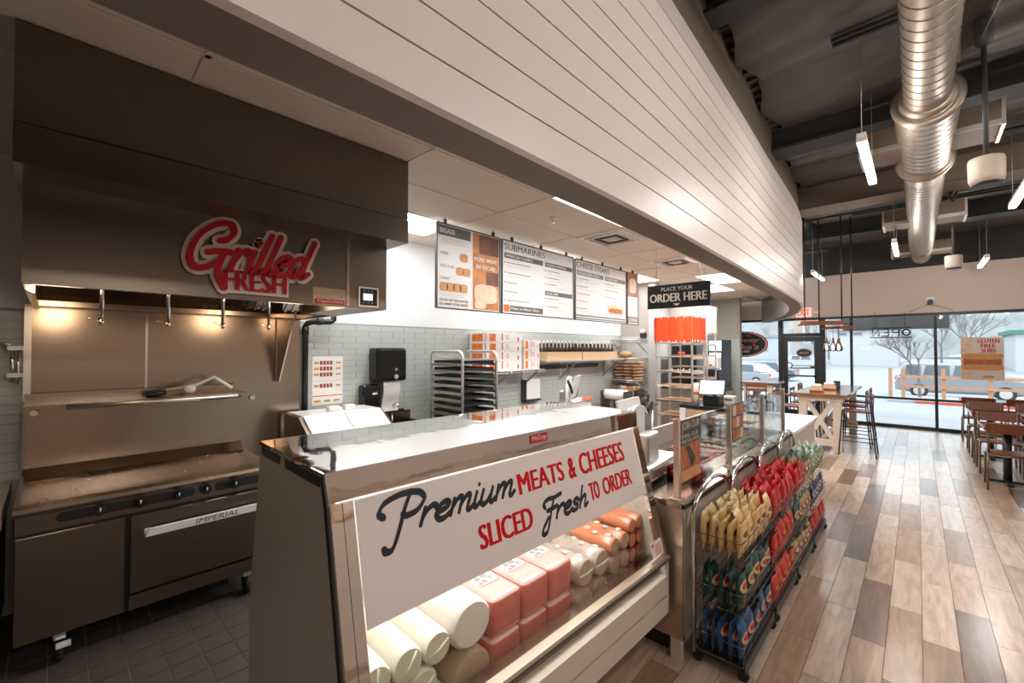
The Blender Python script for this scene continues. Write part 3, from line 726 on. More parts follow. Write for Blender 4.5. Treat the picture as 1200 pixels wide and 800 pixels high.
lo2 = bpy.data.objects.new('hood_light', ll2); COL.objects.link(lo2); lo2.parent = hood; lo2.location = Vector((-3.30, 1.15, 2.08)) - Vector(HP)
# controller and maker's label on the hood
pl = Plane(Vector((-2.788, 0, 0)) - Vector(HP), (0, 1, 0), (0, 0, 1))
b = MB(); pl.rect(b, 1.425, 1.575, 2.065, 2.205, 0.006, 0.006); ctl = b.build('controller', 'chrome', hood)
b = MB(); pl.rect(b, 1.437, 1.563, 2.077, 2.193, 0.008, 0.004); b.build('controller_face', 'black_gloss', ctl)
b = MB(); pl.rect(b, 1.458, 1.528, 2.112, 2.158, 0.0095, 0.002); b.build('display', 'screen_white', ctl)
b = MB()
for i in range(3):
    pl.disc(b, 1.465 + i * 0.03, 2.176, 0.006, 0.005, 0.0088, 10); pl.disc(b, 1.465 + i * 0.03, 2.094, 0.006, 0.005, 0.0088, 10)
b.build('buttons', 'ink_soft', ctl)
b = MB(); pl.rect(b, 1.135, 1.325, 2.066, 2.096, 0.006, 0.004); lab = b.build('maker_label', 'box_red', hood)
b = MB(); pl.text(b, 'CaptiveAire', 1.145, 1.315, 2.071, 2.092, 0.0068, 0.01); b.build('lettering', 'paper', lab)
b = MB(); pl.rect(b, 1.12, 1.335, 2.06, 2.17, 0.001); b.build('door_outline', 'stainless', lab)

# ---- script sign on the hood
SG = (-2.785, 0.44, 2.09)
sg = thing('hood_sign', 'red script and block lettering sign with cream edging mounted on the hood front', 'sign', SG)
pl = Plane((0, 0, 0), (0, 1, 0), (0, 0, 1))
st = fit_strokes(script_strokes('Grilled', 0.20), 0.04, 0.68, 0.02, 0.375, 0.0)
b = MB(); slab_ribbon(b, pl, st, 0.074, 0.006, 0.018, 0.92)
pl.rect(b, 0.175, 0.53, -0.006, 0.135, 0.0178, 0.012); b.build('backing', 'cream_edge', sg)
b = MB(); slab_ribbon(b, pl, st, 0.036, 0.018, 0.030, 0.66); b.build('script_word', 'red_dark', sg)
b = MB(); pl.text(b, 'FRESH', 0.188, 0.517, 0.010, 0.124, 0.0225, 0.05); b.build('block_word', 'red_dark', sg)
b = MB()
for y in (0.1, 0.35, 0.6): b.cyl((0, y, 0.17), (0.008, y, 0.17), 0.006, None, 8)
b.build('standoffs', 'chrome', sg)

# ---- stainless wall panel behind the range
sp = tag(MB().box(-4.437, -4.425, -0.14, 1.66, 0.75, 2.08).build('splash_panel', 'stainless'), 'brushed stainless wall panel with a centre seam behind the cooking range', 'wall panel')

MB().box(-4.425, -4.417, 0.492, 0.508, 1.3, 2.05).build('centre_seam', 'chrome', sp)
MB().box(-4.425, -4.400, -0.14, -0.105, 1.42, 2.06).build('edge_channel', 'aluminium', sp)
# ---- range
RP = (-3.95, 0.49, 0)
rg = thing('cooking_range', 'wide stainless griddle range with oven, black knobs and a tall back riser', 'range', RP)
def r_(): return MB(RP)
r_().box(-4.36, -3.55, -0.13, 1.11, 0.17, 0.80).build('body', 'black', rg)  # black stands in for shade in the gaps around doors and panels
pr_ = [(-4.30, 0.905), (-4.30, 0.935), (-3.62, 0.925), (-3.555, 0.92), (-3.525, 0.905), (-3.515, 0.885), (-3.525, 0.865), (-3.55, 0.86), (-4.30, 0.86)]
r_().prism(pr_, lambda a, b: (a, -0.14, b), lambda a, b: (a, 1.12, b)).build('griddle_top', 'griddle', rg)
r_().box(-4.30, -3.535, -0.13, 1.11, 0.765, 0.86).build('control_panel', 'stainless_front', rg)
b = r_()
for y0, y1 in ((0.02, 0.66), (0.77, 1.10)):
    pts = []
    for i in range(9):
        a = math.pi / 2 + math.pi * i / 8; pts.append((y0 + 0.028 + 0.028 * math.cos(a), 0.825 + 0.028 * math.sin(a)))
    for i in range(9):
        a = -math.pi / 2 + math.pi * i / 8; pts.append((y1 - 0.028 + 0.028 * math.cos(a), 0.825 + 0.028 * math.sin(a)))
    b.prism(pts, lambda a, c: (-3.536, a, c), lambda a, c: (-3.530, a, c))
b.build('knob_plate', 'black', rg)
for y in (0.20, 0.38, 0.57, 0.72, 0.89):
    b = r_(); b.cyl((-3.53, y, 0.826), (-3.515, y, 0.826), 0.034, 0.033, 20); b.cyl((-3.515, y, 0.826), (-3.49, y, 0.826), 0.024, 0.019, 16); k = b.build('knob', 'black_gloss', rg)
    r_().box(-3.49, -3.487, y - 0.003, y + 0.003, 0.826, 0.845).build('pointer', 'white', k)
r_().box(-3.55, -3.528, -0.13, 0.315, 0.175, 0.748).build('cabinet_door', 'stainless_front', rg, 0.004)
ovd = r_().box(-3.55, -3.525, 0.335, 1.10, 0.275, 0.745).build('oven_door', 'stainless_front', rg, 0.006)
b = r_(); b.prism([(0.40, 0.612), (0.42, 0.662), (1.08, 0.662), (1.09, 0.612)], lambda a, c: (-3.495, a, c), lambda a, c: (-3.478, a, c)); b.box(-3.526, -3.49, 0.40, 0.43, 0.625, 0.655); b.box(-3.526, -3.49, 1.05, 1.08, 0.625, 0.655)
hnd = b.build('handle', 'white_plastic', ovd, 0.003)
pl = Plane(Vector((-3.478, 0, 0)) - Vector(RP), (0, 1, 0), (0, 0, 1))
v, f = text_polys('IMPERIAL', 0.0); v = [(a + 0.25 * c, c) for a, c in v]; v = fit(v, 0.655, 0.905, 0.622, 0.653)
b = MB(); b.add([pl.p(a, c, 0.0012) for a, c in v], f); b.build('lettering', 'blue_letter', hnd)
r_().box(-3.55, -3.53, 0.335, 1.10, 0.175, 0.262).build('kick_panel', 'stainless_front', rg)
r_().box(-4.32, -4.20, -0.12, 1.10, 0.935, 1.40).build('back_riser', 'stainless', rg)
r_().prism([(-4.20, 0.93), (-4.20, 1.0), (-4.12, 0.935)], lambda a, c: (a, -0.12, c), lambda a, c: (a, 1.10, c)).build('splash_curb', 'stainless', rg)
r_().box(-4.38, -4.05, -0.13, 1.11, 1.395, 1.415).box(-4.38, -4.36, -0.13, 1.11, 1.415, 1.47).build('shelf', 'stainless', rg)
b = r_(); b.tube([(-4.03, 0.06, 1.395), (-4.03, 1.03, 1.395)], 0.017, 10); b.build('shelf_rail', 'aluminium', rg)
b = r_()
for y in (-0.08, 1.13): b.cyl((-4.05, y, 1.375), (-4.00, y, 1.375), 0.022, 0.018, 12)
b.build('rail_valve', 'chrome', rg)
for y in (0.02, 0.96):
    b = r_(); b.box(-3.62, -3.56, y, y + 0.05, 0.13, 0.17); c = b.build('caster', 'chrome', rg)
    b = r_(); b.cyl((-3.59, y + 0.01, 0.062), (-3.59, y + 0.04, 0.062), 0.062, None, 16); b.build('wheel', 'black_rubber', c)
    b = r_(); b.box(-4.26, -4.20, y, y + 0.05, 0.13, 0.17); c = b.build('caster', 'chrome', rg)
    b = r_(); b.cyl((-4.23, y + 0.01, 0.062), (-4.23, y + 0.04, 0.062), 0.062, None, 16); b.build('wheel', 'black_rubber', c)
r_().box(-3.55, -3.50, 0.03, 0.09, 0.105, 0.118).build('caster_brake', 'white_plastic', rg)
# white scraper wand lying on the riser shelf
WP = (-4.2, 0.83, 1.416)
wnd = thing('griddle_scraper', 'white angled plastic scraper handle lying on the range shelf', 'scraper', WP)
MB(WP).tube([(-4.25, 0.60, 1.455), (-4.2, 0.78, 1.485), (-4.18, 0.90, 1.545), (-4.16, 1.02, 1.45)], 0.014, 8).build('handle', 'white_plastic', wnd)
MB(WP).ball((-4.2, 0.74, 1.458), (0.03, 0.045, 0.035), 10, 6).build('grip', 'white_plastic', wnd)
MB(WP).tube([(-4.24, 0.48, 1.425), (-4.25, 0.60, 1.44)], 0.018, 8).build('head', 'black', wnd)
# ---- dark equipment stand left of the range
EP = (-4.0, -0.5, 0)
eq = thing('equipment_stand', 'dark stainless equipment stand next to the range cabinet', 'work table', EP)
MB(EP).box(-4.40, -3.62, -0.95, -0.20, 0.12, 0.80).build('body', 'dark_grey', eq)
MB(EP).box(-4.42, -3.60, -0.97, -0.18, 0.80, 0.90).build('top', 'galvanised', eq)
b = MB(EP)
for x in (-4.35, -3.68):
    for y in (-0.9, -0.25): b.cyl((x, y, 0), (x, y, 0.12), 0.03, None, 12)
b.build('feet', 'dark_grey', eq)
# pot filler on the tiled wall
FP = (-4.44, -0.21, 1.5)
pf = thing('pot_filler', 'jointed brass and steel pot filler tap mounted on the tiled wall', 'tap', FP)
MB(FP).tube([(-4.40, -0.30, 1.80), (-4.36, -0.22, 1.81), (-4.36, -0.19, 1.80)], 0.010, 8).tube([(-4.40, -0.19, 1.80), (-4.40, -0.19, 1.55)], 0.011, 8).tube([(-4.36, -0.16, 1.77), (-4.36, -0.165, 1.54)], 0.008, 8).build('pipe', 'chrome', pf)
b = MB(FP)
for z in (1.60, 1.78): b.cyl((-4.44, -0.19, z), (-4.40, -0.19, z), 0.022, None, 12); b.box(-4.41, -4.35, -0.21, -0.14, z - 0.014, z + 0.014)
b.build('bracket', 'chrome', pf)

# ================================================================== DELI CASE
CL = 1.86
case = thing('deli_case', 'mirror finished glass front refrigerated deli case filled with meats and cheeses', 'display case', (-1.30, 0.56, 0), R(-1.5))
prof = [(-0.63, 1.385), (-0.02, 1.385), (0.012, 1.305), (0.172, 0.615), (0.205, 0.60), (0.205, 0.285), (-0.10, 0.06), (-0.74, 0.06), (-0.78, 0.65)]
for y0, nm in ((0.0, 'end_panel'), (CL - 0.03, 'end_panel')):
    MB().prism(prof, lambda a, c: (a, y0, c), lambda a, c: (a, y0 + 0.03, c)).build(nm, 'case_end', case)
# black edging and grip slots of the near end
def strip(pts, w, y0, y1):
    b = MB()
    for (x0, z0), (x1, z1) in zip(pts, pts[1:]):
        d = Vector((x1 - x0, z1 - z0)).normalized(); nx, nz = d.y * w, -d.x * w
        b.hexa([(x0, y0, z0), (x1, y0, z1), (x1 + nx, y0, z1 + nz), (x0 + nx, y0, z0 + nz)], [(x0, y1, z0), (x1, y1, z1), (x1 + nx, y1, z1 + nz), (x0 + nx, y1, z0 + nz)])
    return b
strip([(-0.018, 1.384), (0.014, 1.30), (0.175, 0.61)], -0.022, -0.006, 0.001).build('edge_trim', 'black', case)
for x0, x1 in ((-0.60, -0.40), (-0.33, -0.03)):
    MB().hexa([(x0, -0.004, 1.352), (x1, -0.004, 1.352), (x1 + 0.012, -0.004, 1.384), (x0 - 0.012, -0.004, 1.384)], [(x0, 0.004, 1.352), (x1, 0.004, 1.352), (x1 + 0.012, 0.004, 1.384), (x0 - 0.012, 0.004, 1.384)]).build('grip_slot', 'black', case)
MB().box(-0.64, 0.008, -0.003, CL + 0.003, 1.386, 1.40).build('top_plate', 'mirror_steel', case, 0.002)
MB().prism([(0.008, 1.3995), (0.012, 1.308), (0.002, 1.305), (-0.004, 1.386)], lambda a, c: (a, 0.0, c), lambda a, c: (a, CL, c)).build('front_band', 'mirror_steel', case)
def gl(v, d=0.0):   # point of the sloping front, v metres up the glass, d outwards
    return (0.19 - 0.2401 * v + d * 0.9707, 0.62 + 0.9707 * v + d * 0.2401)
for y0, y1 in ((0.008, 0.045), (0.045, 0.08), (CL - 0.075, CL - 0.008)):
    q = [gl(-0.01, 0.004), gl(0.706, 0.004), gl(0.706, -0.02), gl(-0.01, -0.02)]
    MB().prism(q, lambda a, c: (a, y0 + 0.001, c), lambda a, c: (a, y1 - 0.001, c)).build('frame_post', 'mirror_steel', case)
q = [gl(0.0), gl(0.708), gl(0.708, -0.006), gl(0.0, -0.006)]
MB().prism(q, lambda a, c: (a, 0.08, c), lambda a, c: (a, CL - 0.075, c)).build('front_glass', 'glass_case', case)
# printed banner across the upper glass
gp = Plane((0.19, 0, 0.62), (0, 1, 0), (-0.2401, 0, 0.9707))
b = MB(); gp.rect(b, 0.084, CL - 0.08, 0.335, 0.704, 0.003, 0.002); ban = b.build('banner', 'sign_white', case, label='white printed banner across the upper glass')
b = MB(); ribbon(b, gp, fit_strokes(script_strokes('Premium', 0.16), 0.155, 0.765, 0.520, 0.690, 0.004), 0.024, 0.0038, 0.5); b.build('script_word', 'navy', ban)
b = MB(); ribbon(b, gp, fit_strokes(script_strokes('Fresh', 0.16), 0.880, 1.235, 0.365, 0.510, 0.004), 0.022, 0.0038, 0.5); b.build('script_word', 'navy', ban)
for s, x0, x1, y0, y1 in (('MEATS', 0.785, 1.095, 0.556, 0.641), ('&', 1.128, 1.188, 0.550, 0.645), ('CHEESES', 1.218, 1.635, 0.550, 0.652), ('SLICED', 0.540, 0.840, 0.414, 0.500), ('TO', 1.258, 1.345, 0.418, 0.502), ('ORDER', 1.375, 1.660, 0.418, 0.502)):
    b = MB(); gp.text(b, s, x0, x1, y0, y1, 0.0036, 0.05); b.build('block_word', 'red_letter', ban)
# maker's badge on the band
bp_ = Plane((0.012, 0, 1.308), (0, 1, 0), (-0.004, 0, 0.0915))
b = MB(); bp_.rect(b, 0.905, 1.02, 0.040, 0.078, 0.004, 0.004); bd = b.build('badge', 'box_red', case)
b = MB(); bp_.text(b, 'McCray', 0.915, 1.01, 0.047, 0.072, 0.0046, 0.01); b.build('lettering', 'paper', bd)
# bumper, vent, slat boards, base
b = MB(); b.prism([(0.185, 0.585), (0.225, 0.588), (0.232, 0.603), (0.225, 0.618), (0.185, 0.62)], lambda a, c: (a, 0.03, c), lambda a, c: (a, CL - 0.03, c)); bmp = b.build('bumper_rail', 'post_steel', case)
MB().box(0.2315, 0.2335, 0.03, CL - 0.03, 0.598, 0.608).build('bumper_insert', 'dark_grey', bmp)
MB().box(0.10, 0.150, 0.03, CL - 0.03, 0.495, 0.585).build('vent_recess', 'stainless', case)
b = MB()
for k in range(9): b.box(0.150, 0.156, 1.53 + k * 0.034, 1.55 + k * 0.034, 0.51, 0.575)
b.box(0.150, 0.1525, 1.52, 1.84, 0.505, 0.58); b.build('vent_grille', 'black', case)
MB().box(0.14, 0.208, 0.03, CL - 0.03, 0.392, 0.495).build('slat_board', 'cream_wood', case)
MB().box(0.14, 0.208, 0.03, CL - 0.03, 0.285, 0.380).build('slat_board', 'cream_wood', case)
MB().box(0.10, 0.16, 0.03, CL - 0.03, 0.29, 0.49).build('slat_backing', 'black', case)
MB().prism([(0.205, 0.285), (-0.10, 0.06), (-0.11, 0.075), (0.19, 0.297)], lambda a, c: (a, 0.03, c), lambda a, c: (a, CL - 0.03, c)).build('skirt', 'cream_wood', case)
MB().box(-0.70, -0.12, 0.04, CL - 0.04, 0.0, 0.06).build('toe_base', 'black', case)
MB().box(-0.775, -0.74, 0.03, CL - 0.03, 0.07, 0.64).box(-0.72, -0.645, 0.03, CL - 0.03, 0.64, 1.385).build('rear_panel', 'white', case)
MB().box(-0.74, 0.16, 0.03, CL - 0.03, 0.43, 0.455).build('display_deck', 'chrome', case)
MB().box(-0.64, -0.03, 0.03, CL - 0.03, 1.370, 1.386).build('inner_liner', 'white', case)
MB().box(-0.07, -0.03, 0.06, CL - 0.06, 1.345, 1.368).build('case_lamp', 'lamp_white', case)
area_light('case_light', (-0.10, CL / 2, 1.34), 0.12, CL - 0.2, CASEW, (1, 0.97, 0.93), (0, R(0), 0), case)
# product card in the corner of the glass
b = MB(); gp.rect(b, 1.70, 1.82, 0.005, 0.085, 0.0065, 0.003); pc = b.build('notice_card', 'sign_white', case)
b = MB()
for k in range(6): gp.rect(b, 1.735, 1.805, 0.018 + k * 0.009, 0.021 + k * 0.009, 0.007)
gp.disc(b, 1.714, 0.07, 0.010, 0.010, 0.007, 14); b.build('printing', 'red_letter', pc)

# ---- meats and cheeses (things resting on the case deck)
CM = Matrix.Translation((-1.30, 0.56, 0)) @ Matrix.Rotation(R(-1.5), 4, 'Z')
def cw(x, y, z): return CM @ Vector((x, y, z))
rz_c = R(-1.5)
def log_mesh(r, L, flat=1.0, n=20, sag=0.0, rim=0.88):
    b = MB(); rings = [(-L, 0.82), (-L + 0.012, 0.97), (-L / 2, 1.0), (-0.012, 1.0), (0.0, rim)]; vs_ = []
    for x, k in rings:
        for i in range(n):
            a = 2 * math.pi * i / n; vs_.append((x, r * k * math.cos(a), r * k * flat * math.sin(a)))
    b.add(vs_, [(j * n + i, j * n + (i + 1) % n, (j + 1) * n + (i + 1) % n, (j + 1) * n + i) for j in range(len(rings) - 1) for i in range(n)], True)
    b.add(vs_[:n], [tuple(range(n))])
    return b
def end_mesh(r, k, flat=1.0, n=20):
    b = MB(); b.add([(0.0, r * k * math.cos(2 * math.pi * i / n), r * k * flat * math.sin(2 * math.pi * i / n)) for i in range(n)] + [(0.006, 0, 0)], [(i, (i + 1) % n, n) for i in range(n)], True)
    return b
def seam_mesh(r, ang):
    b = MB(); c, s = math.cos(ang), math.sin(ang)
    b.tube([(0.001, -r * c, -r * s), (0.008, 0, 0), (0.001, r * c, r * s)], 0.004, 6); return b
_lc = {}
def make_log(name, label, cat, group, y, z, r, L, skin, cut, x=0.05, flat=1.0, seam=None, seamcol='twine', tilt=0.0, wrap=None):
    t = thing(name, label, cat, cw(x, y, z), rz_c, group); t.rotation_euler = (tilt, 0, rz_c)
    key = (r, L, flat, skin)
    if key not in _lc: _lc[key] = (shared(log_mesh(r, L, flat), 'body', skin), shared(end_mesh(r, 0.88, flat), 'cut_face', cut))
    inst('body', _lc[key][0], parent=t); inst('cut_face', _lc[key][1], parent=t)
    if seam is not None: seam_mesh(r * 0.8, seam).build('casing_seam', seamcol, t)
    if wrap:
        b = MB()
        for k in range(3): b.ball((-0.05 - 0.07 * k, 0.01 * (-1) ** k, r * flat * 0.97), (0.022, 0.022, 0.006), 8, 4)
        b.build('printed_label', wrap, t)
    return t
rowz = {0: 0.515, 1: 0.655, 2: 0.790}
gi = 'cheese and meat logs in the deli case'
for i, (y, z) in enumerate(((0.145, 0.515), (0.265, 0.515), (0.385, 0.515))):
    make_log('cheese_log', 'white provolone style cheese log in the bottom row of the deli case', 'cheese', 'bottom row of cheese logs', y, z, 0.058, 0.34, 'cheese', 'cheese_cut', seam=0.5 + 0.5 * i)
for i, (y, z) in enumerate(((0.205, 0.618), (0.325, 0.618))):
    make_log('cheese_log', 'white cheese log in the middle row of the stack, between the other logs', 'cheese', 'middle row of cheese logs', y, z, 0.058, 0.34, 'cheese', 'cheese_cut', seam=1.1 - 0.6 * i)
for i, (y, z) in enumerate(((0.145, 0.722), (0.263, 0.722), (0.381, 0.722))):
    make_log('cheese_log', 'white cheese log with split casing in the top row of the stack', 'cheese', 'top row of cheese logs', y, z, 0.058, 0.34, 'cheese', 'cheese_cut', seam=1.4 - 0.5 * i)
make_log('turkey_breast', 'large round white wrapped turkey breast on top beside the pink hams', 'deli meat', None, 0.530, 0.742, 0.096, 0.30, 'turkey', 'turkey', flat=0.92, x=0.06)
make_log('turkey_breast', 'beige cut turkey breast under the large round white one', 'deli meat', None, 0.532, 0.552, 0.094, 0.30, 'turkey_cut', 'turkey_cut', flat=0.98, x=0.06)
# square hams
def ham_mesh():
    bm = bmesh.new(); bmesh.ops.create_cube(bm, size=1.0)
    for v in bm.verts: v.co.x *= 0.27; v.co.y *= 0.168; v.co.z *= 0.158
    bmesh.ops.bevel(bm, geom=list(bm.edges), offset=0.028, segments=3, affect='EDGES', profile=0.6)
    rnd = random.Random(3)
    for v in bm.verts: v.co += Vector((rnd.uniform(-1, 1), rnd.uniform(-1, 1), rnd.uniform(-1, 1))) * 0.0015
    me = bpy.data.meshes.new('body'); bm.to_mesh(me); bm.free()
    me.polygons.foreach_set('use_smooth', [True] * len(me.polygons)); me.materials.append(M['ham']); me.materials.append(M['ham_top'])
    for p in me.polygons: p.material_index = 1 if p.normal.z > 0.55 else 0
    return me
hme = ham_mesh()
hl = MB(); pt = Plane((0, 0, 0.0795), (0, 1, 0), (-1, 0, 0)); pt.rect(hl, -0.06, 0.06, -0.01, 0.11, 0.0008)
hl_me = shared(hl, 'label_patch', 'paper')
hi_ = MB()
for q in (-0.055, 0.051): pt.rect(hi_, q, q + 0.004, -0.03, 0.07, 0.0016)
for q in (-0.03, 0.066): pt.rect(hi_, -0.051, 0.051, q, q + 0.004, 0.0016)
for dx, dy, rr in ((-0.025, 0.03, 0.016), (0.012, 0.036, 0.018), (0.03, 0.012, 0.013), (-0.01, 0.002, 0.014), (-0.035, -0.004, 0.010)): pt.disc(hi_, dx, dy, rr, rr, 0.0014, 14)
hi_me = shared(hi_, 'label_print', 'ink_soft')
for k in range(3):
    y = 0.722 + k * 0.176
    for lvl in (0, 1):
        t = thing('ham', 'square pink ham with a printed label on top of the stack' if lvl else 'square pink ham in the lower layer of the deli case', 'deli meat', cw(-0.085, y + 0.006 * lvl, 0.537 + 0.160 * lvl), rz_c, 'labelled hams on top' if lvl else 'hams in the lower layer')
        inst('body', hme, parent=t)
        if lvl: inst('label_patch', hl_me, parent=t); inst('label_print', hi_me, parent=t)
for i, y in enumerate((1.262, 1.402)):
    make_log('turkey_log', 'brown deli log in clear wrap tied with white string, top layer', 'deli meat', 'wrapped brown logs on top', y, 0.667, 0.068, 0.30, 'salami_wrap', 'turkey_cut', seam=0.05, x=0.06, wrap='ink_pale')
    make_log('turkey_log', 'brown deli log in the lower layer below the wrapped logs', 'deli meat', 'brown logs in the lower layer', y - 0.01, 0.527, 0.068, 0.30, 'salami', 'turkey_cut', seam=0.5, x=0.06)
for i, y in enumerate((1.530, 1.632)):
    make_log('salami_log', 'orange salami log with white blots on its wrap, top layer', 'deli meat', 'orange salami logs on top', y, 0.708, 0.048, 0.28, 'sausage', 'salami', x=0.06, wrap='ink_pale')
    make_log('salami_log', 'cut brown salami log in the middle layer', 'deli meat', 'brown salami logs in the middle layer', y, 0.608, 0.048, 0.28, 'salami', 'salami', x=0.06)
    make_log('salami_log', 'cut brown salami log in the bottom layer beside the notice card', 'deli meat', 'brown salami logs in the bottom layer', y, 0.508, 0.048, 0.28, 'salami', 'salami', x=0.06)
for i, y in enumerate((1.722, 1.806)):
    make_log('pepperoni_stick', 'orange tipped pepperoni stick at the end of the top layer', 'deli meat', 'pepperoni sticks on top', y, 0.765, 0.040, 0.26, 'sausage', 'sausage', x=0.055)
    make_log('pepperoni_stick', 'dark red pepperoni stick in the second layer', 'deli meat', 'dark pepperoni sticks in the second layer', y, 0.682, 0.040, 0.26, 'pepperoni', 'sausage', x=0.055)
    make_log('pepperoni_stick', 'dark red pepperoni stick in the third layer', 'deli meat', 'dark pepperoni sticks in the third layer', y, 0.600, 0.040, 0.26, 'pepperoni', 'pepperoni', x=0.055)
    make_log('pepperoni_stick', 'dark red pepperoni stick on the case deck', 'deli meat', 'dark pepperoni sticks on the deck', y, 0.518, 0.040, 0.26, 'pepperoni', 'pepperoni', x=0.055)

# ================================================================== MENU BOARDS AND HANGING SIGN
MX = -3.35
def menu(label, y0, y1, draw):
    P0 = (MX, (y0 + y1) / 2, 2.17)
    t = thing('menu_board', label, 'menu board', P0, group='menu boards hung in a row')
    z0, z1 = 2.17, 3.005; b = MB(P0); f = 0.012
    b.box(MX - 0.02, MX + 0.008, y0, y0 + f, z0, z1); b.box(MX - 0.02, MX + 0.008, y1 - f, y1, z0, z1); b.box(MX - 0.02, MX + 0.008, y0 + f, y1 - f, z0, z0 + f); b.box(MX - 0.02, MX + 0.008, y0 + f, y1 - f, z1 - f, z1)
    b.build('frame', 'dark_grey', t)
    MB(P0).box(MX - 0.018, MX + 0.001, y0 + f, y1 - f, z0 + f, z1 - f).build('panel', 'menu_white', t)
    n = max(2, int(round((y1 - y0) / 0.75)) + 1) if y1 - y0 > 0.5 else 1
    for k in range(n):
        yy = y0 + (y1 - y0) * (0.12 + 0.76 * k / max(1, n - 1)) if n > 1 else (y0 + y1) / 2
        MB(P0).box(MX - 0.012, MX + 0.012, yy - 0.014, yy + 0.014, 3.005, 3.045).build('clip', 'black', t)
        MB(P0).box(MX - 0.003, MX + 0.003, yy - 0.003, yy + 0.003, 3.045, CZ - 0.006).build('hanger', 'black', t)
    pl = Plane(Vector((MX + 0.001, 0, 0)) - Vector(P0), (0, 1, 0), (0, 0, 1))
    draw(t, pl, y0 + 0.02, y1 - 0.02)
def lines(b, pl, y0, y1, z, n, dz=0.02, h=0.006, rnd=random.Random(5)):
    for k in range(n): pl.rect(b, y0, y0 + (y1 - y0) * rnd.uniform(0.55, 1.0), z - k * dz, z - k * dz + h, 0.0012)
def head(t, pl, y0, y1, z0, z1, s, mat_='menu_head', fill=0.9):
    b = MB(); pl.rect(b, y0, y1, z0, z1, 0.0012); b.build('heading_band', mat_, t)
    h = z1 - z0
    b = MB(); pl.text(b, s, y0 + 0.02, y0 + 0.02 + (y1 - y0 - 0.04) * fill, z0 + 0.25 * h, z1 - 0.25 * h, 0.002, 0.015); b.build('heading_text', 'paper', t)
def sub(b, pl, cy, cz, w, h, d=0.0016):
    n = 18; pts = [(cy + w / 2 * math.copysign(abs(math.cos(2 * math.pi * i / n)) ** 0.5, math.cos(2 * math.pi * i / n)), cz + h / 2 * math.copysign(abs(math.sin(2 * math.pi * i / n)) ** 0.6, math.sin(2 * math.pi * i / n))) for i in range(n)]
    pl.poly(b, pts, d)
def d_breads(t, pl, y0, y1):
    ym = 2.935
    head(t, pl, y0, ym, 2.885, 2.985, 'BREADS', 'menu_head', 0.5)
    for z, s, w in ((2.70, 'MINI', 0.09), (2.575, 'REGULAR', 0.17), (2.455, 'GIANT', 0.12)):
        b = MB(); pl.text(b, s, y0 + 0.03, y0 + 0.03 + w, z, z + 0.028, 0.0014, 0.012); b.build('bread_name', 'ink_soft', t)
    b = MB(); sub(b, pl, ym - 0.09, 2.70, 0.11, 0.085)
    for k in range(2): sub(b, pl, ym - 0.14 + k * 0.09, 2.555, 0.10, 0.085)
    for k in range(4): sub(b, pl, y0 + 0.07 + k * 0.085, 2.385, 0.10, 0.09)
    b.build('bread_pictures', 'bread_tan', t)
    b = MB(); lines(b, pl, y0 + 0.03, ym - 0.03, 2.855, 3); lines(b, pl, y0 + 0.03, ym - 0.06, 2.315, 2); b.build('small_print', 'ink_pale', t)
    b = MB(); pl.text(b, 'OR GET ANY REGULAR SUB', y0 + 0.02, ym - 0.03, 2.245, 2.27, 0.0014, 0.015); pl.text(b, 'IN A WRAP OR IN A BOWL', y0 + 0.02, ym - 0.03, 2.205, 2.23, 0.0014, 0.015); b.build('note_text', 'ink', t)
    b = MB(); pl.rect(b, ym + 0.03, y1, 2.19, 2.985, 0.0012); b.build('photo_print', 'food_photo', t)
    b = MB(); pl.rect(b, ym + 0.12, y1, 2.78, 2.985, 0.0016); pl.rect(b, ym + 0.22, y1, 2.46, 2.60, 0.0016); b.build('photo_background', 'photo_dark', t)
    b = MB(); pl.text(b, 'MORE BREAD', ym + 0.05, y1 - 0.02, 2.70, 2.74, 0.002, 0.02); pl.text(b, 'IN STORE', ym + 0.08, y1 - 0.05, 2.62, 2.66, 0.002, 0.02); b.build('photo_text', 'paper', t)
    b = MB(); sub(b, pl, (ym + 0.03 + y1) / 2, 2.36, 0.34, 0.20, 0.0022); sub(b, pl, ym + 0.14, 2.25, 0.16, 0.10, 0.0026); b.build('photo_sandwich', 'food_pale', t)
def item(b, o, pl, y, z, w, rnd):
    pl.disc(o, y, z + 0.006, 0.011, 0.011, 0.0016, 10)
    pl.rect(b, y + 0.03, y + 0.03 + w, z, z + 0.012, 0.0014)
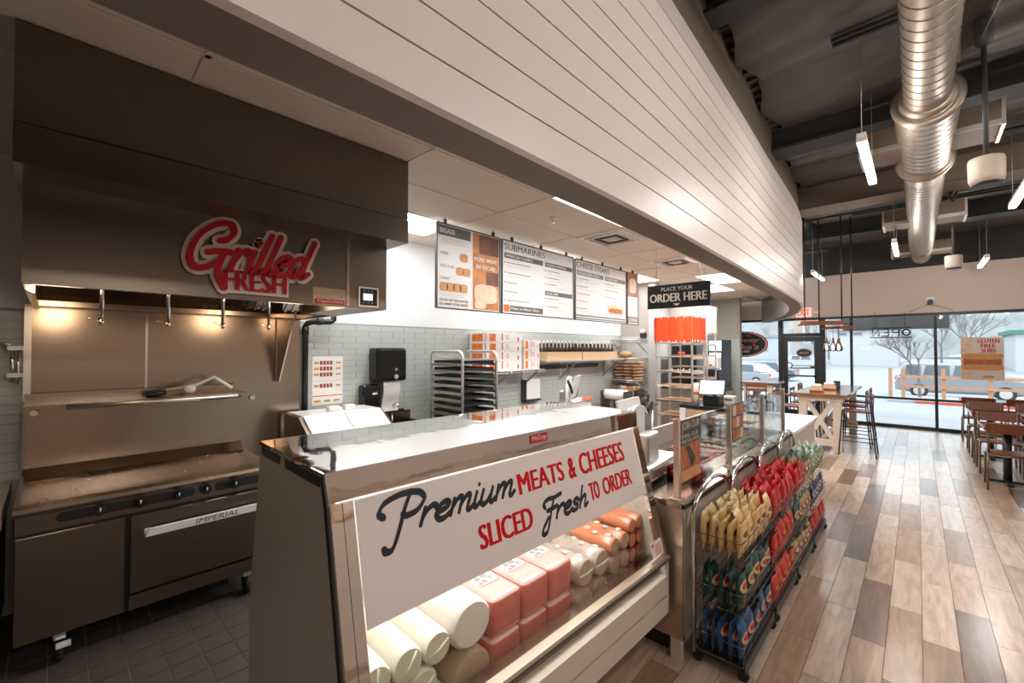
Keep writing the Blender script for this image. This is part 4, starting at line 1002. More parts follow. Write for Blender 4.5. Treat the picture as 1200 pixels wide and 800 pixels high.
def d_subs(t, pl, y0, y1):
    ym = y0 + 0.72; rnd = random.Random(2)
    b = MB(); pl.text(b, 'SUBMARINES', y0 + 0.02, y0 + 0.74, 2.895, 2.965, 0.0014, 0.006); b.build('title_text', 'ink', t)
    head(t, pl, y0 + 0.02, ym - 0.02, 2.80, 2.86, 'AMERICAN CLASSICS', 'menu_head', 0.72)
    head(t, pl, ym + 0.02, y1 - 0.01, 2.80, 2.855, 'ITALIAN FAVORITES', 'menu_head', 0.78)
    head(t, pl, ym + 0.02, y1 - 0.01, 2.445, 2.50, 'CLUB SUBS', 'menu_head', 0.45)
    head(t, pl, y0 + 0.11, ym - 0.02, 2.20, 2.27, 'Make it Mike\'s Way', 'menu_head', 0.9)
    o = MB(); b = MB()
    for z in (2.745, 2.63, 2.52, 2.42, 2.32): item(b, o, pl, y0 + 0.03, z, rnd.uniform(0.15, 0.42), rnd)
    for z in (2.745, 2.66, 2.58, 2.40, 2.30): item(b, o, pl, ym + 0.03, z, rnd.uniform(0.15, 0.3), rnd)
    b.build('item_names', 'ink_soft', t); pl.rect(o, y0 + 0.01, y0 + 0.10, 2.195, 2.275, 0.0016); o.build('item_numbers', 'menu_orange', t)
    b = MB()
    for z in (2.72, 2.605, 2.495, 2.395, 2.30): lines(b, pl, y0 + 0.06, ym - 0.08, z, 2, 0.016, 0.005)
    for z in (2.72, 2.635, 2.555, 2.375, 2.275): lines(b, pl, ym + 0.06, y1 - 0.06, z, 2, 0.016, 0.005)
    lines(b, pl, y0 + 0.78, y1 - 0.2, 2.93, 2); b.build('small_print', 'ink_pale', t)
def d_steaks(t, pl, y0, y1):
    ym = y0 + 0.72; rnd = random.Random(4)
    b = MB(); pl.text(b, 'CHEESE STEAKS', y0 + 0.02, y0 + 0.86, 2.895, 2.965, 0.0014, 0.006); b.build('title_text', 'ink', t)
    head(t, pl, y0 + 0.02, ym - 0.02, 2.79, 2.85, 'FAMOUS CHEESE STEAKS', 'menu_grey', 0.85)
    head(t, pl, ym + 0.02, y1 - 0.01, 2.79, 2.85, 'CHICKEN STEAKS', 'menu_grey', 0.6)
    o = MB(); b = MB()
    for z in (2.735, 2.63, 2.53, 2.43, 2.33): item(b, o, pl, y0 + 0.03, z, rnd.uniform(0.2, 0.42), rnd)
    for z in (2.735, 2.64, 2.54): item(b, o, pl, ym + 0.03, z, rnd.uniform(0.15, 0.35), rnd)
    b.build('item_names', 'ink_soft', t); o.build('item_numbers', 'menu_orange', t)
    b = MB()
    for z in (2.71, 2.605, 2.505, 2.405, 2.305): lines(b, pl, y0 + 0.06, ym - 0.08, z, 2, 0.016, 0.005)
    for z in (2.71, 2.615, 2.515): lines(b, pl, ym + 0.06, y1 - 0.06, z, 2, 0.016, 0.005)
    b.build('small_print', 'ink_pale', t)
    b = MB(); pl.rect(b, y0, y1 - 0.01, 2.225, 2.25, 0.0012); pl.rect(b, y0, y1 - 0.01, 2.19, 2.212, 0.0012); b.build('footer_bands', 'menu_grey', t)
    b = MB(); sub(b, pl, (ym + y1) / 2 + 0.02, 2.37, 0.52, 0.16); b.build('photo_bread', 'food_pale', t)
    b = MB(); sub(b, pl, (ym + y1) / 2, 2.355, 0.40, 0.075, 0.0024); b.build('photo_filling', 'food_photo_red', t)
def d_side(t, pl, y0, y1):
    b = MB(); pl.rect(b, y0, y1, 2.62, 2.985, 0.0012); b.build('photo_print', 'food_photo_red', t)
    b = MB(); sub(b, pl, (y0 + y1) / 2, 2.8, 0.22, 0.24, 0.0022); b.build('photo_bread', 'food_pale', t)
    b = MB(); pl.rect(b, y0, y1, 2.20, 2.30, 0.0012); b.build('footer_band', 'menu_grey', t)
    b = MB(); pl.text(b, 'CATERING', y0 + 0.02, y1 - 0.02, 2.225, 2.27, 0.002, 0.01); b.build('footer_text', 'paper', t)
    b = MB(); lines(b, pl, y0 + 0.03, y1 - 0.03, 2.56, 8, 0.03); b.build('small_print', 'ink_pale', t)
menu('white menu board headed BREADS with bread pictures and a tall sandwich photo', 2.50, 3.365, d_breads)
menu('white menu board headed SUBMARINES in two columns', 3.395, 4.765, d_subs)
menu('white menu board headed CHEESE STEAKS with a sandwich picture', 4.80, 6.20, d_steaks)
menu('narrow menu board with a red food photo beside the cheese steaks board', 6.23, 6.60, d_side)

OP = (-1.35, 3.4, 2.10)
os_ = thing('order_sign', 'black hanging sign reading PLACE YOUR ORDER HERE', 'sign', OP)
MB(OP).box(-1.635, -1.135, 3.39, 3.41, 2.105, 2.295).build('panel', 'black', os_)
pl = Plane(Vector((0, 3.39, 0)) - Vector(OP), (1, 0, 0), (0, 0, 1))
b = MB(); pl.text(b, 'PLACE YOUR', -1.515, -1.265, 2.243, 2.272, 0.0012, 0.006); b.build('small_lettering', 'cream_wood', os_)
b = MB(); pl.text(b, 'ORDER HERE', -1.615, -1.155, 2.155, 2.222, 0.0012, 0.03); b.build('large_lettering', 'cream_wood', os_)
b = MB(); pl.poly(b, [(-1.42, 2.137), (-1.39, 2.12), (-1.36, 2.137)]); b.build('arrow', 'cream_wood', os_)
for x in (-1.56, -1.21): MB(OP).tube([(x, 3.4, 2.295), (x, 3.4, S0 - 0.01 if x > -1.3 else CZ - 0.004)], 0.002, 5).build('wire', 'aluminium', os_)

# ---- ceiling vents of the kitchen
for y0 in (4.14, 5.96):
    t = thing('ceiling_vent', 'white square louvred air vent in the kitchen ceiling, %s' % ('nearer the menu boards' if y0 < 5 else 'above the order station'), 'air vent', (-2.575, y0 + 0.3, CZ), group='ceiling vents')
    b = MB((-2.575, y0 + 0.3, CZ)); b.box(-2.86, -2.29, y0, y0 + 0.58, CZ - 0.012, CZ - 0.002); b.build('plate', 'white', t)
    for k in range(3):
        m_ = 0.06 + k * 0.085; b = MB((-2.575, y0 + 0.3, CZ)); x0, x1, ya, yb = -2.86 + m_, -2.29 - m_, y0 + m_, y0 + 0.58 - m_
        for a in ((x0, x1, ya, ya + 0.03), (x0, x1, yb - 0.03, yb), (x0, x0 + 0.03, ya + 0.03, yb - 0.03), (x1 - 0.03, x1, ya + 0.03, yb - 0.03)): b.box(*a, CZ - 0.03, CZ - 0.012)
        b.build('louvre', 'tee' if k % 2 == 0 else 'dark_grey', t)
for (x, y) in ((-2.6, 3.35), (-2.5, 7.2), (-2.45, 8.1)):
    t = thing('sprinkler_head', 'small sprinkler head in the kitchen ceiling', 'sprinkler', (x, y, CZ), group='sprinkler heads in the kitchen ceiling')
    MB().cyl((0, 0, 0), (0, 0, -0.012), 0.03, 0.028, 14).build('escutcheon', 'white', t); MB().cyl((0, 0, -0.012), (0, 0, -0.05), 0.008, None, 8).cyl((0, 0, -0.05), (0, 0, -0.054), 0.018, None, 12).build('head', 'chrome', t)

# ================================================================== ALONG THE TILED WALL
PP = (WX + 0.011, 1.94, 1.20)
po = thing('wall_poster', 'portrait instruction poster with rows of small food pictures on the tiled wall', 'poster', PP)
MB(PP).box(WX + 0.0105, WX + 0.014, 1.785, 2.10, 1.205, 1.70).build('sheet', 'paper', po)
pl = Plane(Vector((WX + 0.014, 0, 0)) - Vector(PP), (0, 1, 0), (0, 0, 1))
b = MB(); bo = MB(); br = MB()
for z in (1.635, 1.575, 1.515, 1.40):
    for k in range(4): pl.rect(b, 1.86 + k * 0.034, 1.886 + k * 0.034, z - 0.02, z + 0.02, 0.0008)
    pl.rect(bo, 1.80, 1.85, z - 0.012, z + 0.012, 0.0008); sub(bo, pl, 2.05, z, 0.055, 0.02)
for k in range(3): sub(bo, pl, 1.835 + k * 0.10, 1.245, 0.07, 0.022)
pl.rect(br, 1.79, 2.095, 1.292, 1.302, 0.0008); pl.rect(br, 1.79, 2.095, 1.449, 1.452, 0.0008)
b.build('picture_tiles', 'pepperoni', po); bo.build('sub_pictures', 'bread_tan', po); br.build('rules', 'menu_orange', po)
# black gas pipe
b = MB((-4.35, 1.70, 0)); b.tube([(-4.40, 1.70, 0.9), (-4.40, 1.70, 2.0), (-4.39, 1.715, 2.03), (-4.33, 1.75, 2.045), (-4.33, 1.92, 2.05), (-4.33, 1.95, 2.07), (-4.33, 1.955, 2.2), (-4.33, 1.955, CZ - 0.01)], 0.028, 12)
gpipe = thing('gas_pipe', 'black iron gas pipe running down beside the stainless panel', 'pipe', (-4.35, 1.70, 0)); b.build('pipe_run', 'black', gpipe)
for p, q in (((-4.40, 1.70, 1.92), (-4.40, 1.70, 1.99)), ((-4.33, 1.78, 2.047), (-4.33, 1.84, 2.049)), ((-4.40, 1.70, 0.0), (-4.40, 1.70, 0.92))): MB((-4.35, 1.70, 0)).cyl(p, q, 0.034, None, 14).build('coupling', 'black', gpipe)
# paper towel dispenser, soap dispenser
TP = (WX + 0.01, 2.58, 1.07)
td = thing('towel_dispenser', 'black wall paper towel dispenser with a long white sheet hanging out', 'towel dispenser', TP)
MB(TP).box(WX + 0.011, WX + 0.20, 2.39, 2.77, 1.42, 1.79).build('housing', 'black_gloss', td, 0.03, 3)
MB(TP).box(WX + 0.19, WX + 0.215, 2.42, 2.74, 1.46, 1.77).build('cover', 'black_gloss', td, 0.012, 2)
MB(TP).cyl((WX + 0.212, 2.62, 1.55), (WX + 0.218, 2.62, 1.55), 0.017, None, 14).build('sensor', 'chrome', td)
MB(TP).cyl((WX + 0.212, 2.62, 1.47), (WX + 0.22, 2.62, 1.47), 0.026, None, 14).build('badge', 'galvanised', td)
b = MB(TP); vs_ = []
for j in range(9):
    z = 1.44 - j * 0.045
    for i in range(5): vs_.append((WX + 0.14 + 0.03 * math.sin(j * 0.7) * (0.4 + j / 12), 2.50 + i * 0.052, z))
b.add(vs_, [(j * 5 + i, j * 5 + i + 1, (j + 1) * 5 + i + 1, (j + 1) * 5 + i) for j in range(8) for i in range(4)], True); b.build('paper_sheet', 'paper', td)
SP_ = (WX + 0.01, 2.42, 1.1)
sd = thing('soap_dispenser', 'black wall soap dispenser below and left of the towel dispenser', 'soap dispenser', SP_)
MB(SP_).box(WX + 0.011, WX + 0.13, 2.27, 2.485, 1.10, 1.39).build('housing', 'black_gloss', sd, 0.03, 3); MB(SP_).box(WX + 0.128, WX + 0.134, 2.38, 2.435, 1.28, 1.30).build('badge', 'white', sd)
# sandwich prep table with sloping lids
QP = (-3.95, 1.95, 0)
pt_ = thing('prep_table', 'stainless sandwich prep table with two sloping lids below the poster', 'prep table', QP)
MB(QP).box(-4.34, -3.62, 1.50, 2.30, 0.12, 0.88).build('body', 'stainless', pt_)
for x in (-4.3, -3.7):
    for y in (1.58, 2.22): MB(QP).cyl((x, y, 0), (x, y, 0.12), 0.03, None, 12).build('caster', 'black_rubber', pt_)
MB(QP).box(-3.72, -3.52, 1.50, 2.30, 0.88, 0.91).build('cutting_board', 'white_plastic', pt_)
MB(QP).prism([(-4.34, 0.88), (-4.34, 1.17), (-4.0, 1.17), (-3.73, 1.0), (-3.73, 0.88)], lambda a, c: (a, 1.49, c), lambda a, c: (a, 1.52, c)).build('end_cheek', 'stainless', pt_)
MB(QP).prism([(-4.34, 0.88), (-4.34, 1.17), (-4.0, 1.17), (-3.73, 1.0), (-3.73, 0.88)], lambda a, c: (a, 2.28, c), lambda a, c: (a, 2.31, c)).build('end_cheek', 'stainless', pt_)
MB(QP).box(-4.34, -4.0, 1.52, 2.28, 1.14, 1.18).build('rear_cover', 'white_gloss', pt_)
for y0 in (1.525, 1.905): MB(QP).hexa([(-3.99, y0, 1.165), (-3.99, y0 + 0.372, 1.165), (-3.72, y0 + 0.372, 0.99), (-3.72, y0, 0.99)], [(-3.985, y0, 1.18), (-3.985, y0 + 0.372, 1.18), (-3.71, y0 + 0.372, 1.005), (-3.71, y0, 1.005)]).build('lid', 'white_gloss', pt_)
for y in (1.86, 2.02): tag(MB((-4.12, y, 1.18)).box(-4.16, -4.09, y - 0.055, y + 0.055, 1.181, 1.225).build('plastic_tub', 'white_plastic', None, 0.006), 'small white plastic tub on the rear cover of the prep table', 'tub', 'white tubs on the prep table').location = (-4.12, y, 1.18)
# hand sink
HSP = (-4.2, 2.62, 0.0)
hs = thing('hand_sink', 'small wall hand sink with chrome gooseneck tap below the towel dispenser', 'sink', HSP)
b = MB(HSP); b.box(-4.43, -4.05, 2.40, 2.42, 0.74, 0.95); b.box(-4.43, -4.05, 2.92, 2.94, 0.74, 0.95); b.box(-4.07, -4.05, 2.42, 2.92, 0.74, 0.95); b.box(-4.43, -4.41, 2.42, 2.92, 0.74, 1.06); b.box(-4.43, -4.05, 2.40, 2.94, 0.72, 0.74); b.build('basin', 'stainless', hs)
MB(HSP).tube([(-4.38, 2.66, 0.95), (-4.38, 2.66, 1.12), (-4.36, 2.66, 1.16), (-4.30, 2.66, 1.17), (-4.26, 2.66, 1.13)], 0.012, 8).build('tap', 'chrome', hs)
MB(HSP).box(-4.43, -4.35, 2.55, 2.80, 1.055, 1.085).build('ledge', 'black', hs)
MB(HSP).box(-4.40, -4.10, 2.55, 2.80, 0.0, 0.72).build('pedestal', 'stainless', hs)

# ---- sheet pan rack
KP = (-3.9, 3.32, 0)
kr = thing('pan_rack', 'aluminium rolling sheet pan rack with round topped side frames', 'rack', KP)
for y, nm in ((3.06, 0), (3.58, 1)):
    b = MB(KP); pts = [(-4.18, y, 0.1), (-4.18, y, 1.68)] + [(-4.18 + 0.07 - 0.07 * math.cos(a), y, 1.68 + 0.07 * math.sin(a)) for a in (0.4, 0.8, 1.2, 1.57)] + [(-3.62 - 0.07 + 0.07 * math.sin(a), y, 1.68 + 0.07 * math.cos(a)) for a in (0.0, 0.4, 0.8, 1.2)] + [(-3.62, y, 1.68), (-3.62, y, 0.1)]
    b.tube(pts, 0.016, 10); b.build('side_frame', 'aluminium', kr)
NR = 12
for k in range(NR):
    z = 0.72 + k * 0.08
    for y in (3.06, 3.58): MB(KP).box(-4.18, -3.62, y - 0.013, y + 0.013, z - 0.014, z + 0.014).build('runner', 'aluminium', kr)
for z in (0.14, 1.66):
    for x in (-4.18, -3.62): MB(KP).box(x - 0.012, x + 0.012, 3.06, 3.58, z - 0.012, z + 0.012).build('cross_bar', 'aluminium', kr)
for x in (-4.18, -3.62):
    for y in (3.06, 3.58): MB(KP).cyl((x, y - 0.015, 0.05), (x, y + 0.015, 0.05), 0.05, None, 14).build('caster', 'black_rubber', kr)
pan = MB(); pan.box(-0.26, 0.26, -0.235, 0.235, 0.0, 0.004); pan.box(-0.26, -0.255, -0.235, 0.235, 0.004, 0.03); pan.box(0.255, 0.26, -0.235, 0.235, 0.004, 0.03); pan.box(-0.255, 0.255, -0.235, -0.23, 0.004, 0.03); pan.box(-0.255, 0.255, 0.23, 0.235, 0.004, 0.03)
pan_me = shared(pan, 'sheet_pan', 'black')
for k in range(NR):
    o = inst('sheet_pan', pan_me, (-3.9, 3.32, 0.735 + k * 0.08)); tag(o, 'dark sheet pan in the aluminium pan rack, %s' % ('twelfth from the top', 'eleventh from the top', 'tenth from the top', 'ninth from the top', 'eighth from the top', 'seventh from the top', 'sixth from the top', 'fifth from the top', 'fourth from the top', 'third from the top', 'second from the top', 'topmost')[k], 'pan', 'sheet pans in the pan rack')

# ---- wire shelf with boxes
def wire_shelf(name, label, x0, x1, y0, y1, z, wall='x'):
    P_ = ((x0 + x1) / 2, (y0 + y1) / 2, z); t = thing(name, label, 'shelf', P_); b = MB(P_)
    for x in (x0, x1): b.tube([(x, y0, z), (x, y1, z)], 0.006, 6); b.tube([(x, y0, z - 0.03), (x, y1, z - 0.03)], 0.005, 6)
    n = int((y1 - y0) / 0.04)
    for k in range(n + 1): b.tube([(x0, y0 + (y1 - y0) * k / n, z + 0.004), (x1, y0 + (y1 - y0) * k / n, z + 0.004)], 0.0025, 4, caps=False)
    b.build('wire_deck', 'aluminium', t)
    return t, P_
ws, P_ = wire_shelf('wire_shelf', 'wall mounted chrome wire shelf carrying the stacked carton boxes', WX + 0.03, -4.08, 3.78, 5.06, 1.475)
for y in (4.35, 4.95): MB(P_).bar((WX + 0.02, y, 1.20), (WX + 0.02, y, 1.47), 0.025, 0.02).bar((WX + 0.03, y, 1.24), (-4.10, y, 1.455), 0.012, 0.03).build('bracket', 'aluminium', ws)
def carton(y0, y1, z0, z1, x0, x1, label, grp):
    P_ = ((x0 + x1) / 2, (y0 + y1) / 2, z0); t = thing('carton', label, 'box', P_, group=grp)
    MB(P_).box(x0, x1, y0, y1, z0 + 0.001, z1).build('box', 'box_white', t)
    pl = Plane(Vector((x1, 0, 0)) - Vector(P_), (0, 1, 0), (0, 0, 1)); w = y1 - y0; h = z1 - z0
    b = MB(); pl.rect(b, y0 + 0.12 * w, y0 + 0.28 * w, z0 + 0.1 * h, z1 - 0.1 * h); pl.rect(b, y0, y0 + 0.03 * w, z0 + 0.1 * h, z1 - 0.05 * h); b.build('printed_panel', 'box_orange', t)
    b = MB(); pl.disc(b, y0 + 0.60 * w, (z0 + z1) / 2 + 0.01, 0.026, 0.03, 0.001, 16); pl.rect(b, y0 + 0.44 * w, y0 + 0.47 * w, z0 + 0.2 * h, z1); pl.rect(b, y0 + 0.88 * w, y0 + 0.92 * w, z0 + 0.15 * h, z0 + 0.6 * h); b.build('printed_mark', 'box_red', t)
    b = MB(); pl.disc(b, y0 + 0.60 * w, (z0 + z1) / 2 + 0.01, 0.017, 0.02, 0.0016, 16); b.build('mark_centre', 'box_white', t)
    ple = Plane(Vector((0, y0, 0)) - Vector(P_), (1, 0, 0), (0, 0, 1)); b = MB(); ple.rect(b, x0 + 0.05, x1 - 0.04, z0 + 0.1 * h, z1 - 0.1 * h); b.build('end_print', 'box_orange', t)
for k in range(4): carton(3.86, 4.58, 1.482 + k * 0.128, 1.482 + (k + 1) * 0.128 - 0.002, WX + 0.03, -4.12, 'orange printed carton in the taller stack on the wire shelf, %s' % ('bottom one', 'second from the bottom', 'second from the top', 'topmost')[k], 'tall stack of cartons')
for k in range(3): carton(4.62, 4.98, 1.482 + k * 0.143, 1.482 + (k + 1) * 0.143 - 0.002, WX + 0.03, -4.12, 'red printed carton in the shorter stack on the wire shelf, %s' % ('bottom one', 'middle one', 'topmost')[k], 'short stack of cartons')
# solid shelf with crates of bottles
LP_ = (-4.25, 6.25, 1.58)
ls = thing('wall_shelf', 'long pale wall shelf carrying two wooden crates of dark bottles', 'shelf', LP_)
MB(LP_).box(WX + 0.011, -4.08, 5.10, 7.45, 1.575, 1.60).build('board', 'aluminium', ls)
for y in (5.9, 7.3): MB(LP_).bar((WX + 0.02, y, 1.26), (WX + 0.02, y, 1.575), 0.03, 0.02).bar((WX + 0.03, y, 1.30), (-4.10, y, 1.56), 0.012, 0.03).build('bracket', 'aluminium', ls)
bt = MB(); bt.lathe([(0.027, 0), (0.030, 0.005), (0.030, 0.155), (0.026, 0.175), (0.014, 0.205), (0.012, 0.25), (0.0135, 0.252), (0.0135, 0.262)], n=12); bt_me = shared(bt, 'glass', 'bottle_glass')
bc_me = shared(MB().lathe([(0.0145, 0.255), (0.0145, 0.29), (0.010, 0.292)], n=10), 'cap', 'white'); 
for ci, (y0, y1) in enumerate(((5.02 + 0.12, 6.06), (6.09, 7.22))):
    P_ = (-4.24, (y0 + y1) / 2, 1.6); t = thing('bottle_crate', 'pale wooden crate on the wall shelf, %s' % ('next to the cartons' if ci == 0 else 'next to the corner'), 'crate', P_, group='wooden bottle crates')
    b = MB(P_); b.box(-4.40, -4.09, y0, y1, 1.601, 1.615); b.build('bottom', 'wood_crate', t)
    MB(P_).box(-4.105, -4.09, y0, y1, 1.615, 1.735).build('front_board', 'wood_crate', t); MB(P_).box(-4.40, -4.385, y0, y1, 1.615, 1.735).build('rear_board', 'wood_crate', t)
    for y in (y0, y1 - 0.015): MB(P_).box(-4.385, -4.105, y, y + 0.015, 1.615, 1.735).build('end_board', 'wood_crate', t)
    for k in range(9):
        for xr in (-4.16, -4.30):
            o = thing('bottle', 'dark bottle with white cap, %s row of the crate next to the %s' % ('front' if xr > -4.2 else 'rear', 'cartons' if ci == 0 else 'corner'), 'bottle', (xr, y0 + 0.07 + k * (y1 - y0 - 0.14) / 8, 1.616), group='bottles in crate %s, %s row' % ('by the cartons' if ci == 0 else 'by the corner', 'front' if xr > -4.2 else 'rear'))
            inst('glass', bt_me, parent=o); inst('cap', bc_me, parent=o)
# stainless rails below the shelf, glove dispenser
for y0, y1, q in ((5.25, 6.05, 'left'), (6.15, 7.05, 'right')):
    P_ = (WX + 0.011, (y0 + y1) / 2, 1.34); t = thing('wall_rail', 'dark framed stainless rail on the tiles under the %s crate' % ('first' if q == 'left' else 'corner'), 'rail', P_, group='rails under the bottle shelf')
    MB(P_).box(WX + 0.011, WX + 0.03, y0, y1, 1.36, 1.52).build('plate', 'galvanised', t); MB(P_).box(WX + 0.03, WX + 0.05, y0, y1, 1.45, 1.52).build('magnet_bar', 'dark_grey', t)
P_ = (WX + 0.011, 5.11, 0.98); t = thing('glove_dispenser', 'white boxed glove dispenser on the tiles below the bottle shelf', 'dispenser', P_)
MB(P_).box(WX + 0.011, WX + 0.10, 4.94, 5.28, 1.0, 1.31).build('box', 'white_plastic', t, 0.008); MB(P_).box(WX + 0.011, WX + 0.115, 4.92, 4.935, 0.98, 1.31).box(WX + 0.011, WX + 0.115, 4.92, 5.29, 0.975, 0.995).build('holder', 'dark_grey', t)

# ---- worktable in front of the wall with the slicers
P_ = (-3.3, 5.3, 0); t = thing('work_table', 'long stainless worktable behind the deli case carrying a slicer', 'work table', P_)
MB(P_).box(-3.65, -2.95, 3.95, 6.45, 0.90, 0.94).build('top', 'stainless', t); MB(P_).box(-3.6, -3.0, 4.05, 6.35, 0.25, 0.28).build('undershelf', 'stainless', t)
for x in (-3.6, -3.0):
    for y in (4.05, 6.35): MB(P_).cyl((x, y, 0), (x, y, 0.90), 0.022, None, 12).build('leg', 'aluminium', t)
def slicer(loc, rz, label):
    t = thing('meat_slicer', label, 'meat slicer', loc, rz)
    MB().box(-0.22, 0.22, -0.28, 0.28, 0.02, 0.12).build('base', 'aluminium', t, 0.025, 2)
    for x in (-0.17, 0.17):
        for y in (-0.22, 0.22): MB().cyl((x, y, 0), (x, y, 0.02), 0.02, None, 10).build('foot', 'black_rubber', t)
    MB().cyl((-0.03, 0.06, 0.30), (0.0, 0.05, 0.30), 0.165, 0.165, 28).build('blade', 'chrome', t)
    b = MB(); b.cyl((-0.06, 0.06, 0.30), (-0.03, 0.06, 0.30), 0.185, 0.18, 28); b.build('blade_guard', 'white_gloss', t)
    MB().box(-0.16, -0.06, -0.05, 0.17, 0.10, 0.30).build('motor', 'aluminium', t, 0.02, 2)
    MB().hexa([(0.01, -0.30, 0.20), (0.05, -0.30, 0.16), (0.25, 0.20, 0.16), (0.21, 0.20, 0.20)], [(0.01, -0.30, 0.215), (0.05, -0.30, 0.175), (0.25, 0.20, 0.175), (0.21, 0.20, 0.215)]).build('carriage', 'chrome', t)
    MB().hexa([(0.02, -0.28, 0.215), (0.035, -0.28, 0.215), (0.035, 0.12, 0.215), (0.02, 0.12, 0.215)], [(0.09, -0.30, 0.50), (0.105, -0.30, 0.50), (0.105, 0.10, 0.50), (0.09, 0.10, 0.50)]).build('feed_chute', 'white_gloss', t)
    MB().tube([(0.06, -0.30, 0.30), (0.05, -0.36, 0.38), (0.02, -0.38, 0.46)], 0.018, 10).build('handle', 'black', t)
    MB().cyl((-0.08, 0.26, 0.14), (-0.08, 0.33, 0.14), 0.035, 0.03, 16).build('thickness_dial', 'black', t)
    return t
slicer((-3.28, 4.62, 0.94), R(25), 'meat slicer with a white feed plate on the worktable behind the deli case')
P_ = (-3.3, 5.75, 0.94); t = thing('wrap_dispenser', 'white roll of deli wrap in a steel holder on the worktable', 'dispenser', P_)
MB(P_).cyl((-3.45, 5.75, 1.10), (-3.10, 5.75, 1.10), 0.075, None, 20).build('roll', 'paper', t)
for x in (-3.47, -3.09): MB(P_).box(x, x + 0.012, 5.62, 5.88, 0.941, 1.16).build('bracket', 'dark_grey', t)
P_ = (-3.25, 6.15, 0.94); t = thing('deli_scale', 'black and steel deli scale on the worktable', 'scale', P_)
MB(P_).box(-3.45, -3.05, 5.95, 6.3, 0.95, 1.02).build('body', 'dark_grey', t, 0.012); MB(P_).box(-3.44, -3.06, 5.96, 6.29, 1.022, 1.035).build('platter', 'chrome', t); MB(P_).box(-3.12, -3.08, 6.0, 6.25, 1.04, 1.16).build('display', 'black_gloss', t)
for x in (-3.42, -3.1):
    for y in (6.0, 6.25): MB(P_).cyl((x, y, 0.94), (x, y, 0.95), 0.018, None, 10).build('foot', 'black_rubber', t)

# ---- shelves with bread bags on the partition
P_ = (-4.05, 7.75, 0); t = thing('back_counter', 'dark topped back counter under the bread bag shelves', 'counter', P_)
MB(P_).box(-4.43, -3.84, 7.3, 7.985, 0.0, 0.86).build('body', 'dark_grey', t); MB(P_).box(-4.435, -3.83, 7.28, 7.985, 0.86, 0.90).build('top', 'stainless', t)
for z, lab in ((1.96, 'empty upper chrome wire shelf on the partition wall'), (1.60, 'middle chrome wire shelf on the partition wall carrying one flat parcel'), (1.18, 'lower chrome wire shelf on the partition wall carrying brown paper bags')):
    Pz = (-4.05, 7.75, z); t = thing('wire_shelf', lab, 'shelf', Pz); b = MB(Pz)
    for y in (7.55, 7.97): b.tube([(-4.42, y, z), (-3.85, y, z)], 0.007, 6); b.tube([(-4.42, y, z - 0.035), (-3.85, y, z - 0.035)], 0.005, 6)
    for k in range(20): b.tube([(-4.42 + k * 0.030, 7.55, z + 0.004), (-4.42 + k * 0.030, 7.97, z + 0.004)], 0.003, 4)
    b.build('wire_deck', 'aluminium', t)
    for x in (-4.40, -3.88): MB(Pz).bar((x, 7.965, z - 0.24), (x, 7.57, z - 0.03), 0.02, 0.02).build('bracket', 'galvanised', t)
rnd = random.Random(9)
bag = MB(); bag.ball((0, 0, 0.03), (0.09, 0.17, 0.03), 12, 6); bag_me = shared(bag, 'paper_bag', 'kraft')
for c_ in range(3):
    for k in range(6):
        o = inst('paper_bag_bundle', bag_me, (-4.31 + c_ * 0.185, 7.74, 1.186 + k * 0.061), None, (0, 0, rnd.uniform(-0.2, 0.2)), (1, 1, 0.98)); tag(o, 'brown paper bag bundle in the stacks on the lower wire shelf', 'paper bag', 'brown paper bags on the lower wire shelf')
o = inst('paper_bag_bundle', bag_me, (-4.2, 7.75, 1.607), None, (0, 0, 0.4), (1.5, 1.1, 2.4)); tag(o, 'large brown paper parcel lying on the middle wire shelf', 'paper bag')
P_ = (-4.08, 7.7, 0.9); t = thing('snack_carton', 'open cardboard carton of colourful packets on the back counter', 'box', P_)
MB(P_).box(-4.36, -3.90, 7.5, 7.9, 0.901, 1.02).build('box', 'kraft', t)
for k in range(12): MB(P_).ball((-4.32 + (k % 6) * 0.076, 7.58 + (k // 6) * 0.2, 1.035), (0.035, 0.08, 0.03), 8, 5).build('packet', ('box_orange', 'bag_mint', 'paper', 'bag_cream')[k % 4], t)
P_ = (-3.83, 7.8, 2.56); t = thing('wall_clock', 'small wall device with white face high on the partition', 'wall device', P_)
MB((-3.94, 7.985, 2.03)).box(-3.99, -3.88, 7.93, 7.99, 2.0, 2.1).build('base', 'black', t).location = Vector((-3.94, 7.985, 2.03)) - Vector(P_); MB((-3.94, 7.985, 2.03)).ball((-3.935, 7.93, 2.13), 0.045, 12, 8).build('lens', 'white', t).location = Vector((-3.94, 7.985, 2.03)) - Vector(P_)
t['label'] = 'small white camera on a black base beside the upper wire shelf'; t['category'] = 'camera'; t.name = 'security_camera'

# ================================================================== SERVING COUNTER
P_ = (-1.4, 3.9, 0)
pc_ = thing('serving_counter', 'long stainless sandwich counter running from the deli case to the white counter', 'counter', P_)
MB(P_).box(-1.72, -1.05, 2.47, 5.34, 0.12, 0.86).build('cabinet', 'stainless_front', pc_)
MB(P_).box(-1.10, -1.00, 2.47, 5.34, 0.12, 0.86).build('front_panel', 'cream_wood', pc_)
MB(P_).box(-1.72, -0.985, 2.46, 2.475, 0.12, 0.86).build('end_panel', 'post_steel', pc_)
MB(P_).box(-1.70, -1.10, 2.52, 5.30, 0.0, 0.12).build('toe_kick', 'black', pc_)
MB(P_).box(-1.06, -1.0, 2.462, 2.50, 0.0, 0.12).build('end_foot', 'cream_wood', pc_)
